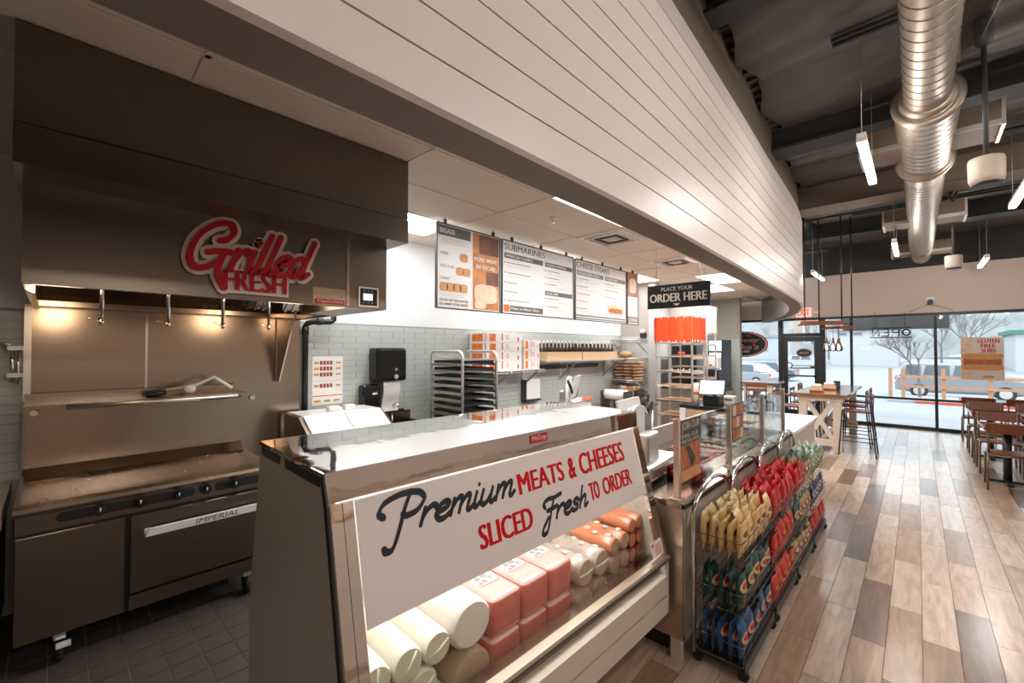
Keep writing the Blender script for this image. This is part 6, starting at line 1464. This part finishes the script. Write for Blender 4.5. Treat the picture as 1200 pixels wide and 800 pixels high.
# ---- wooden pendant fixture over the high table
P_ = (-1.25, 9.6, 2.2); t = thing('pendant_fixture', 'rustic wood board pendant with clear glass bulbs over the high table', 'pendant lamp', P_)
MB(P_).hexa([(-1.60, 9.50, 2.225), (-0.92, 9.50, 2.215), (-0.94, 9.66, 2.215), (-1.56, 9.66, 2.225)], [(-1.56, 9.49, 2.30), (-0.95, 9.49, 2.28), (-0.98, 9.66, 2.28), (-1.52, 9.66, 2.30)]).build('wood_board', 'wood_pendant', t)
MB(P_).box(-1.63, -0.88, 9.55, 9.60, 2.218, 2.235).build('mounting_bar', 'black', t)
MB(P_).hexa([(-1.34, 9.86, 2.150), (-0.80, 9.86, 2.155), (-0.82, 10.0, 2.155), (-1.30, 10.0, 2.150)], [(-1.28, 9.86, 2.195), (-0.84, 9.86, 2.20), (-0.86, 10.0, 2.20), (-1.26, 10.0, 2.195)]).build('wood_board', 'wood_pendant', t)
for x, y, z in ((-1.52, 9.575, 2.23), (-1.30, 9.575, 2.29), (-0.97, 9.575, 2.28), (-0.86, 9.93, 2.20)): MB(P_).tube([(x, y, z), (x, y, DZ - 0.04)], 0.011, 8).build('suspension_rod', 'black', t); MB(P_).cyl((x, y, DZ - 0.08), (x, y, DZ - 0.035), 0.045, 0.05, 12).build('canopy', 'black', t)
for x, y in ((-1.20, 9.60), (-1.12, 9.75), (-1.06, 9.90), (-1.02, 9.62)):
    b = MB(P_).tube([(x, y, 2.20), (x, y, 1.98)], 0.004, 5); c = b.build('cord', 'black', t)
    MB(P_).cyl((x, y, 1.90), (x, y, 1.98), 0.022, 0.018, 12).build('socket', 'wood_pendant', c); MB(P_).lathe([(0.018, 0.17), (0.04, 0.11), (0.058, 0.05), (0.05, 0.012), (0.02, 0.0)], (x, y, 1.74), 16).build('bulb', 'bulb_glass', c); MB(P_).ball((x, y, 1.81), (0.012, 0.012, 0.035), 8, 6).build('filament', 'bulb_glow', c)

# ---- ventilation duct
P_ = (0.08, 6.5, 3.72); t = thing('ventilation_duct', 'long spiral wound metal ventilation duct with collars under the roof', 'duct', P_); DX, DZc = 0.08, 3.72
def seg(y0, y1, r0, r1): return MB(P_).cyl((DX, y0, DZc), (DX, y1, DZc), r0, r1, 40, False)
seg(-3.0, 4.62, 0.137, 0.137).build('near_section', 'duct_metal', t); seg(4.62, 6.05, 0.197, 0.197).build('middle_section', 'duct_metal', t); seg(6.05, 6.5, 0.205, 0.17).build('reducer', 'duct_metal', t); seg(6.5, 11.2, 0.170, 0.170).build('far_section', 'duct_metal', t)
MB(P_).cyl((DX, 11.2, DZc), (DX, 12.4, DZc), 0.172, 0.150, 32).build('end_cap', 'duct_metal', t)
b = MB(P_); b.cyl((DX, 4.60, DZc), (DX, 4.62, DZc), 0.137, 0.20, 40, False); b.build('step_face', 'duct_metal', t)
for y, r in ((4.56, 0.165), (4.64, 0.212), (6.03, 0.212), (6.12, 0.222)): MB(P_).lathe([(r - 0.03, y - 0.03), (r, y - 0.022), (r + 0.006, y), (r, y + 0.022), (r - 0.03, y + 0.03)], (DX, 0, DZc), 40, 'y').build('collar', 'duct_metal', t)
def helix(y0, y1, r, pitch):
    n = int((y1 - y0) / pitch * 22); return [(DX + r * math.cos(2 * math.pi * k / 22), y0 + (y1 - y0) * k / n, DZc + r * math.sin(2 * math.pi * k / 22)) for k in range(n + 1)]
for y0, y1, r in ((0.2, 4.55, 0.138), (4.68, 6.0, 0.198), (6.52, 11.2, 0.171)): MB(P_).tube(helix(y0, y1, r, 0.115), 0.0035, 4, caps=False).build('spiral_seam', 'duct_seam', t)
for y, r in ((5.28, 0.197), (8.5, 0.170), (11.3, 0.166)):
    for s in (-1, 1):
        w = 0.26; x0 = DX + s * (r - 0.03); x1 = DX + s * (r + w); b = MB(P_)
        a, c = min(x0, x1), max(x0, x1); b.box(a, c, y, y + 0.42, DZc - 0.10, DZc + 0.10); g = b.build('side_diffuser', 'taupe', t); MB(P_).box(x1 - 0.012, x1 + 0.012, y - 0.015, y + 0.435, DZc - 0.115, DZc + 0.115).build('diffuser_flange', 'galvanised', g); MB(P_).box(a, c, y - 0.006, y, DZc - 0.105, DZc - 0.06).build('diffuser_lip', 'galvanised', g)
for y in (1.5, 3.9, 6.8, 9.6): MB(P_).tube([(DX + 0.06, y, DZc + 0.10), (DX + 0.06, y, DZ)], 0.006, 6).build('hanger_rod', 'galvanised', t)
MB(P_).tube([(0.22, 1.0, 4.1), (0.235, 4.3, 4.0), (0.24, 4.45, 3.85)], 0.014, 8).build('control_conduit', 'post_steel', t)
# ---- linear pendant lamps; those out of view are added as fill light
for k, (x, y0, y1, z, lab) in enumerate(((-0.285, 4.10, 5.25, 3.35, 'beside the near end of the duct'), (-1.50, 10.3, 11.6, 3.32, 'hanging close to the curved white soffit'), (-0.225, 8.25, 9.45, 3.33, 'beside the far end of the duct'), (0.78, 6.15, 7.2, 3.35, 'near the cylindrical speakers'), (0.865, 10.6, 11.8, 3.32, 'above the window tables'), (0.80, 1.9, 3.1, 3.35, 'added unseen over the aisle as fill light'), (2.6, 4.2, 5.4, 3.35, 'added unseen across the room as fill light'), (2.6, 0.0, 1.2, 3.35, 'added unseen towards the right wall to light the soffit'), (0.80, -2.3, -1.1, 3.35, 'added unseen behind the camera to light the case end'))):
    P_ = (x, (y0 + y1) / 2, z); t = thing('linear_pendant', 'glowing white linear pendant lamp ' + lab, 'pendant lamp', P_, group='linear pendant lamps')
    MB(P_).box(x - 0.028, x + 0.028, y0, y1, z + 0.0, z + 0.035).build('housing', 'white', t); MB(P_).box(x - 0.026, x + 0.026, y0 + 0.06, y1 - 0.005, z - 0.03, z).build('diffuser', 'tube_glow', t)
    MB(P_).box(x - 0.030, x + 0.030, y0, y0 + 0.06, z - 0.032, z - 0.0).build('end_cap', 'cream_edge', t)
    for y in (y0 + 0.05, y1 - 0.05): MB(P_).tube([(x, y, z + 0.035), (x, y, DZ)], 0.003, 5).build('wire', 'galvanised', t)
    for q in (-1, 0, 1):
        pd = bpy.data.lights.new('pendant_light', 'POINT'); pd.energy = PENDW / 3 * (0.5, 0.35, 0.6, 1.2, 1.0, 1.3, 1.3, 1.7, 0.9)[k]; pd.color = (1, 0.94, 0.88); pd.shadow_soft_size = 0.05
        po_ = bpy.data.objects.new('pendant_light', pd); COL.objects.link(po_); po_.parent = t; po_.location = (0, q * (y1 - y0) / 3, -0.085)
# ---- speakers
for (x, y, lab) in ((0.385, 4.66, 'nearest the deli case end'), (0.41, 9.17, 'further towards the windows')):
    P_ = (x, y, 2.93); t = thing('pendant_speaker', 'white cylindrical speaker on a ceiling pole, ' + lab, 'speaker', P_, group='pendant speakers')
    MB(P_).lathe([(0.086, 2.985), (0.096, 3.02), (0.097, 3.15), (0.092, 3.17), (0.04, 3.175)], (x, y, 0), 32).build('body', 'cream_wood', t); MB(P_).cyl((x, y, 2.968), (x, y, 2.986), 0.078, 0.086, 32).build('grille', 'black', t)
    MB(P_).tube([(x, y, 3.17), (x, y, 4.05)], 0.016, 10).build('pole', 'dark_grey', t); MB(P_).lathe([(0.016, 4.0), (0.045, 4.02), (0.055, 4.10), (0.05, DZ)], (x, y, 0), 20).build('ceiling_cup', 'dark_grey', t)
    MB(P_).tube([(x - 0.02, y, 4.05), (x + 0.05, y - 0.4, 4.1), (x + 0.08, y - 0.8, DZ)], 0.005, 5).build('cable', 'galvanised', t)

# ---- signs on the window wall
def mirror(v): return [(-a, c) for a, c in v]
P_ = (-2.10, 13.1, 2.61); t = thing('exit_sign', 'white exit sign with red letters above the door', 'exit sign', P_); MB(P_).box(-2.27, -1.94, 13.08, 13.148, 2.60, 2.83).build('box', 'exit_white', t); pl = Plane(Vector((0, 13.08, 0)) - Vector(P_), (1, 0, 0), (0, 0, 1)); b = MB(); pl.text(b, 'EXIT', -2.24, -1.97, 2.64, 2.80, 0.001, 0.03); b.build('lettering', 'exit_red', t)
MB(P_).box(-1.90, -1.76, 13.10, 13.148, 2.68, 2.73).build('emergency_lamp', 'white', t)
P_ = (-0.5, 13.02, 2.05); t = thing('open_sign', 'unlit neon OPEN sign hanging in the window, seen from behind', 'neon sign', P_)
pl = Plane(Vector((0, 13.02, 0)) - Vector(P_), (1, 0, 0), (0, 0, 1)); xa, xb, za, zb = -0.79, -0.09, 2.045, 2.265
MB(P_).tube([(xa, 13.02, za), (xb, 13.02, za), (xb, 13.02, zb), (xa, 13.02, zb)], 0.013, 6, True).build('frame', 'black', t)
def neon(pts): return MB(P_).tube([(x, 13.0, z) for x, z in pts], 0.015, 6)
w = (xb - xa) / 4; L0 = xa + 0.02
neon([(L0 + 0.13, za + 0.03), (L0 + 0.13, zb - 0.03), (L0 + 0.02, za + 0.03), (L0 + 0.02, zb - 0.03)]).build('letter', 'black', t)
neon([(L0 + w, zb - 0.03), (L0 + w + 0.12, zb - 0.03), (L0 + w + 0.12, za + 0.03), (L0 + w, za + 0.03)]).build('letter', 'black', t); neon([(L0 + w + 0.12, (za + zb) / 2), (L0 + w + 0.03, (za + zb) / 2)]).build('letter', 'black', t)
neon([(L0 + 2 * w + 0.12, za + 0.03), (L0 + 2 * w + 0.12, zb - 0.03), (L0 + 2 * w + 0.03, zb - 0.03), (L0 + 2 * w + 0.01, (za + zb) / 2 + 0.03), (L0 + 2 * w + 0.03, (za + zb) / 2), (L0 + 2 * w + 0.12, (za + zb) / 2)]).build('letter', 'black', t)
b = MB(P_).tube([(L0 + 3 * w + 0.07 + 0.06 * math.cos(a), 13.0, (za + zb) / 2 + 0.062 * math.sin(a)) for a in [2 * math.pi * k / 18 for k in range(18)]], 0.018, 6, True); b.build('letter', 'black', t)
for x in (-0.71, -0.2): MB(P_).tube([(x, 13.02, zb), (x, 13.02, 2.60), (x, 13.149, 2.62)], 0.005, 5).build('chain', 'black', t)
MB(P_).box(xa, xb, 13.018, 13.022, (za + zb) / 2 - 0.004, (za + zb) / 2 + 0.004).build('cross_wire', 'black', t)
P_ = (1.0, 13.2, 1.1); t = thing('window_poster', 'square GLUTEN FREE SUBS poster with a sandwich photo on the window', 'poster', P_)
x0, x1, z0, z1 = 0.67, 1.28, 1.14, 2.03
MB(P_).box(x0, x1, 13.197, 13.204, z0, z1).build('sheet', 'cream_edge', t)
pl = Plane(Vector((0, 13.197, 0)) - Vector(P_), (1, 0, 0), (0, 0, 1))
b = MB(); pl.rect(b, x0, x0 + 0.17, z0, z1, 0.001); b.build('wood_strip', 'food_pale', t)
b = MB()
for k, s in enumerate(('GLUTEN', 'FREE', 'SUBS')): pl.text(b, s, 0.91 + 0.05 * min(k, 1), 1.22 - 0.05 * min(k, 1), 1.91 - k * 0.10, 1.99 - k * 0.10, 0.002, 0.03)
b.build('lettering', 'red_dark', t)
b = MB(); sub(b, pl, 0.975, 1.63, 0.60, 0.13, 0.0028); sub(b, pl, 0.975, 1.40, 0.60, 0.12, 0.0028); b.build('photo_bread', 'bread_tan', t)
b = MB(); pl.rect(b, 0.70, 1.25, 1.41, 1.62, 0.0022); b.build('photo_filling', 'food_photo_red', t)
b = MB(); sub(b, Plane(pl.o, pl.u, pl.v), 1.06, 1.21, 0.16, 0.05); b.build('small_mark', 'bread_tan', t)
def oval_sign(P_, cx, cz, rx, rz, name, label, l1, l2, l3):
    t = thing(name, label, 'sign', P_); pl = Plane(Vector((0, P_[1], 0)) - Vector(P_), (1, 0, 0), (0, 0, 1))
    b = MB(); pl.disc(b, cx, cz, rx, rz, 0.004, 48, 0.006); b.build('outer_ring', 'red_letter', t)
    b = MB(); pl.disc(b, cx, cz, rx * 0.945, rz * 0.93, 0.005, 48); b.build('white_ring', 'cream_edge', t)
    b = MB(); pl.disc(b, cx, cz, rx * 0.90, rz * 0.87, 0.006, 48); b.build('field', 'black', t)
    for s, fx, za_, zb_, m_, dd, bo in l1 + l2 + l3:
        v, f = text_polys(s, bo); v = [(a + 0.2 * c, c) for a, c in v]; v = fit(v, cx - fx * rx, cx + fx * rx, cz + za_ * rz, cz + zb_ * rz); b = MB(); b.add([pl.p(a, c, dd) for a, c in v], f); b.build('lettering', m_, t)
oval_sign((-3.53, 13.20, 1.2), -3.53, 1.92, 0.60, 0.355, 'oval_sign', 'black oval shop sign with red script lettering on the window by the kitchen end wall',
          [('Jersey', 0.66, 0.08, 0.48, 'cream_edge', 0.0075, 0.02), ('Jersey', 0.64, 0.10, 0.46, 'red_letter', 0.009, 0.0)], [("Mike's", 0.62, -0.40, 0.0, 'cream_edge', 0.0075, 0.02), ("Mike's", 0.60, -0.38, -0.02, 'red_letter', 0.009, 0.0)], [('SUBS', 0.25, -0.66, -0.48, 'cream_edge', 0.0075, 0.02), ('SINCE 1956', 0.30, 0.60, 0.72, 'ink_pale', 0.0075, 0.0)])
oval_sign((-2.12, 13.20, 1.5), -2.12, 1.685, 0.17, 0.115, 'oval_decal', 'small black oval decal on the door glass', [('MIKES', 0.6, -0.2, 0.25, 'ink_soft', 0.0075, 0.03)], [], [])
P_ = (0.22, 13.14, 2.80); t = thing('wall_adapter', 'small black power adapter with trailing wires on the wall above the windows', 'power adapter', P_); MB(P_).box(0.15, 0.29, 13.12, 13.149, 2.80, 2.92).build('plate', 'white', t); MB(P_).box(0.18, 0.26, 13.06, 13.12, 2.76, 2.86).build('plug', 'black', t)
for s in (-1, 1): MB(P_).tube([(0.22, 13.1, 2.77), (0.22 + s * 0.2, 13.12, 2.68), (0.22 + s * 0.35, 13.13, 2.60)], 0.005, 5).build('wire', 'ink_soft', t)

# ================================================================== OUTSIDE
def gz(y): # ground height
    if y < 15: return -0.06
    if y < 31: return -0.06 - (y - 15) * 0.034
    if y < 50: return -0.604
    return -0.604 + (y - 50) * 0.036 if y < 75 else 0.296
ys = [YW + 0.16, 15, 20, 25, 31, 40, 50, 60, 75, 140]
b = MB(); vs_ = [(x, y, gz(y)) for y in ys for x in (-90, 60)]; b.add(vs_, [(2 * i, 2 * i + 1, 2 * i + 3, 2 * i + 2) for i in range(len(ys) - 1)]); structure(b.build('ground', 'asphalt'))
structure(MB().box(-12, 12, YW + 0.16, 15.2, -0.2, -0.05).build('ground_sidewalk', 'sidewalk'))
# far wooded slope
b = MB(); nx, ny = 90, 14; rnd = random.Random(21); vs_ = []
for j in range(ny + 1):
    for i in range(nx + 1):
        x = -110 + 200 * i / nx; v = j / ny
        vs_.append((x, 95 + 40 * v, 0.2 + v * 26 + (rnd.uniform(-1, 1) * 1.6 if j else 0) + 2.0 * math.sin(x * 0.08)))
b.add(vs_, [(j * (nx + 1) + i, j * (nx + 1) + i + 1, (j + 1) * (nx + 1) + i + 1, (j + 1) * (nx + 1) + i) for j in range(ny) for i in range(nx)]); structure(b.build('ground_hillside', 'hill'))
# canopy fascia over the sidewalk
structure(MB().box(-1.5, 0.58, 15.0, 15.2, 2.30, 3.2).build('trim_1', 'awning'))
structure(MB().box(-2.75, -2.5, 15.4, 15.7, 1.97, 3.2).build('trim_2', 'cream_wood'))
# curb with red line, timber fence
cb_ = thing('parking_curb', 'pale parking curb with a red painted edge outside the windows', 'curb', (3, 24, gz(24))); z = gz(23.4)
MB((3, 24, gz(24))).box(-0.9, 12, 23.2, 26, z - 0.05, z + 0.10).build('kerb', 'sidewalk', cb_); MB((3, 24, gz(24))).box(-0.1, 12, 23.15, 23.22, z - 0.02, z + 0.11).build('red_edge', 'curb_red', cb_)
P_ = (2, 24.3, gz(24) + 0.1); fe = thing('timber_fence', 'low timber post and rail fence around the planting island', 'fence', P_); zb = gz(23.4) + 0.101
for x in (-0.85, -0.45, 0.74, 2.0, 3.3, 4.6): MB(P_).box(x - 0.06, x + 0.06, 24.2, 24.32, zb, zb + 1.25).build('post', 'timber', fe)
for z in (0.45, 0.85): MB(P_).box(-0.45, 5, 24.14, 24.2, zb + z, zb + z + 0.10).build('rail', 'timber', fe)
# bare trees
def bare_tree(loc, h, seed, label, mat_='bark', depth=5, grp='bare winter trees'):
    rnd = random.Random(seed); t = thing('bare_tree', label, 'tree', loc, group=grp); tr = MB(); br = MB()
    def grow(p, d, L, r, k):
        q = p + d * L; (tr if k < 1 else br).cyl(p, q, r, r * 0.68, 6 if k < 2 else 4, False)
        if k >= depth: return
        for _ in range(3 if k else 4):
            nd_ = (d + Vector((rnd.uniform(-1, 1), rnd.uniform(-1, 1), rnd.uniform(-0.3, 0.8))) * 0.75).normalized(); grow(q - d * L * rnd.uniform(0, 0.3), nd_, L * rnd.uniform(0.6, 0.8), r * 0.60, k + 1)
    grow(Vector((0, 0, 0)), Vector((rnd.uniform(-0.06, 0.06), 0, 1)).normalized(), h * 0.30, h * 0.016, 0)
    tr.build('trunk', mat_, t); br.build('branches', mat_, t)
bare_tree((0.05, 25.2, gz(23.4) + 0.1), 3.9, 3, 'young bare tree on the planting island behind the timber fence')
bare_tree((3.9, 27, gz(27)), 6.0, 8, 'bare tree with spreading twigs behind the poster window')
for k, (x, y, h) in enumerate(((-27, 70, 8), (-19, 66, 8), (-12, 84, 9), (-9.5, 78, 9), (-3, 88, 9), (2, 70, 8), (3.6, 58, 8), (11, 72, 9), (-24, 84, 10), (-5, 95, 10), (5, 92, 10))): bare_tree((x, y, gz(y)), h, 30 + k, 'grey bare tree beyond the parking lot', 'twig_far', 4, 'bare trees beyond the parking lot')
# buildings beyond
def building(x0, x1, y0, y1, z0, z1, mt, label, windows, roofm='building_grey'):
    P_ = ((x0 + x1) / 2, y0, z0); t = thing('building', label, 'building', P_)
    MB(P_).box(x0, x1, y0, y1, z0 - 0.3, z1).build('walls', mt, t); MB(P_).box(x0 - 0.3, x1 + 0.3, y0 - 0.3, y1 + 0.3, z1, z1 + 0.35).build('roof', roofm, t)
    for (a, c, p, q) in windows:
        w = MB(P_).box(a, c, y0 - 0.06, y0, p, q).build('window', 'building_grey', t); MB(P_).box(a + 0.12, c - 0.12, y0 - 0.08, y0 - 0.05, p + 0.12, q - 0.12).build('pane', 'car_glass', w)
building(-7.6, -1.55, 64, 72, gz(64), 4.0, 'building_white', 'long low white building across the parking lot', [(-6.9, -6.0, 3.4, 3.8), (-5.5, -4.6, 3.4, 3.8)])
building(-24, -13.5, 74, 80, gz(74), 3.6, 'building_white', 'pale house with grey roof beyond the oval window sign', [(-22, -20.5, 1.5, 2.7), (-18, -16.5, 1.5, 2.7)])
building(6.5, 16, 60, 68, gz(60), 3.2, 'building_white', 'white shop with a green band beyond the poster', [(8, 10, 0.8, 2.2), (11, 13, 0.8, 2.2)], 'building_green')
# cars
def car(loc, rz, L, H, paint, label, suv=False, grp=None):
    t = thing('car', label, 'car', loc, rz, grp); W = 0.9; s = L / 4.6
    low = [(-2.3, 0.30), (-2.32, 0.62), (-2.22, 0.88), (-1.2, 0.93), (0.95, 0.92), (2.0, 0.80), (2.28, 0.60), (2.30, 0.28), (1.75, 0.22), (-1.75, 0.22)]
    low = [(x * s, z * H / 1.45) for x, z in low]
    MB().prism(low, lambda a, c: (a, -W, c), lambda a, c: (a, W, c)).build('body', paint, t, 0.05, 2)
    up = [(-2.18, 0.90), (-2.0, 1.40), (-1.6, 1.45), (0.25, 1.44), (1.05, 0.92)] if suv else [(-1.75, 0.92), (-1.05, 1.36), (-0.5, 1.43), (0.25, 1.40), (1.15, 0.92)]
    up = [(x * s, z * H / 1.45) for x, z in up]
    MB().prism(up, lambda a, c: (a, -W + 0.10 * (c > 0.95 * H / 1.45) + 0.02, c), lambda a, c: (a, W - 0.10 * (c > 0.95 * H / 1.45) - 0.02, c)).build('cabin', paint, t, 0.04, 2)
    zb_, zt_ = 0.96 * H / 1.45, 1.36 * H / 1.45; xs = [(-1.95, -1.35), (-1.25, -0.35), (-0.25, 0.75)] if suv else [(-1.2, -0.35), (-0.25, 0.75)]
    for a, c in xs:
        for sd_ in (-1, 1): MB().hexa([(a * s, sd_ * (W - 0.03), zb_), (c * s, sd_ * (W - 0.03), zb_), (c * s, sd_ * (W + 0.003), zb_), (a * s, sd_ * (W + 0.003), zb_)], [((a + 0.1) * s, sd_ * (W - 0.12), zt_), ((c - 0.25 * (c > 0)) * s, sd_ * (W - 0.12), zt_), ((c - 0.25 * (c > 0)) * s, sd_ * (W - 0.078), zt_), ((a + 0.1) * s, sd_ * (W - 0.078), zt_)]).build('side_window', 'car_glass', t)
    for x in (-1.42 * s, 1.40 * s):
        for sd_ in (-1, 1):
            c = MB().cyl((x, sd_ * (W - 0.18), 0.33), (x, sd_ * (W + 0.02), 0.33), 0.33, None, 20).build('wheel', 'tyre', t); MB().cyl((x, sd_ * (W + 0.015), 0.33), (x, sd_ * (W + 0.03), 0.33), 0.21, 0.20, 16).build('hub', 'aluminium', c)
    for sd_ in (-1, 1): MB().box(-2.30 * s, -2.12 * s, sd_ * W - 0.02 * sd_ - 0.18 * (sd_ > 0), sd_ * W - 0.02 * sd_ + 0.18 * (sd_ < 0), 0.68 * H / 1.45, 0.86 * H / 1.45).build('tail_lamp', 'tail_red', t)
    MB().box(-2.0 * s, 2.0 * s, -W - 0.012, -W + 0.01, 0.28, 0.36).build('side_trim', 'car_grey', t)
    return t
car((1.45, 30, gz(30)), 0.0, 4.6, 1.68, 'car_silver', 'silver wagon parked beyond the timber fence', True)
car((2.6, 38, gz(38)), 0.0, 4.6, 1.5, 'car_white', 'white car parked behind the silver wagon')
car((-8.9, 38.5, gz(38)), math.pi, 4.5, 1.45, 'car_grey', 'grey sedan parked seen through the window by the oval sign')
car((-8.35, 31.5, gz(31)), math.pi * 0.9, 4.2, 1.5, 'car_silver', 'silver hatchback with red tail lamps in front of the grey sedan')
car((-9.6, 58, gz(58)), 0.4, 4.4, 1.5, 'car_white', 'white car parked by the hedge seen through the door')

# ================================================================== tidy: loose pieces of these parts become parts of their own
def explode(names):
    for o in [o for o in bpy.data.objects if o.type == 'MESH' and o.name.split('.')[0] in names and o.parent is not None]:
        bm = bmesh.new(); bm.from_mesh(o.data); bm.verts.ensure_lookup_table(); seen = set(); isl = []
        for v in bm.verts:
            if v.index in seen: continue
            st = [v]; comp = []
            while st:
                a = st.pop()
                if a.index in seen: continue
                seen.add(a.index); comp.append(a.index)
                st += [e.other_vert(a) for e in a.link_edges]
            isl.append(comp)
        if len(isl) > 1:
            base = o.name.split('.')[0]; co = [v.co[:] for v in bm.verts]; fs = [([v.index for v in f.verts], f.smooth) for f in bm.faces]
            for n_, comp in enumerate(isl):
                mp_ = {a: i for i, a in enumerate(comp)}; ff = [(f, s) for f, s in fs if f[0] in mp_]
                me = bpy.data.meshes.new(base); me.from_pydata([co[a] for a in comp], [], [[mp_[a] for a in f] for f, s in ff]); me.polygons.foreach_set('use_smooth', [s for f, s in ff]); me.materials.append(o.data.materials[0])
                if n_ == 0: o.data = me
                else:
                    c = bpy.data.objects.new(base, me); COL.objects.link(c); c.parent = o.parent; c.matrix_parent_inverse = o.matrix_parent_inverse; c.location = o.location
        bm.free()
explode({'photo_background', 'bracket', 'side_panel', 'rail_valve', 'standoffs', 'buttons', 'knob_plate', 'rear_panel', 'footer_bands', 'feet', 'bread_pictures', 'pipe', 'sub_pictures'})
for o in bpy.data.objects:
    if o.type == 'MESH' and o.parent is not None and o.name.split('.')[0] in ('small_print', 'item_names', 'item_numbers', 'picture_tiles', 'rules', 'printing', 'label_print', 'printed_mark', 'printed_panel', 'lettering', 'note_text', 'photo_text', 'printed_label', 'vent_grille', 'wire_deck', 'wire_basket', 'branches'): o['kind'] = 'stuff'
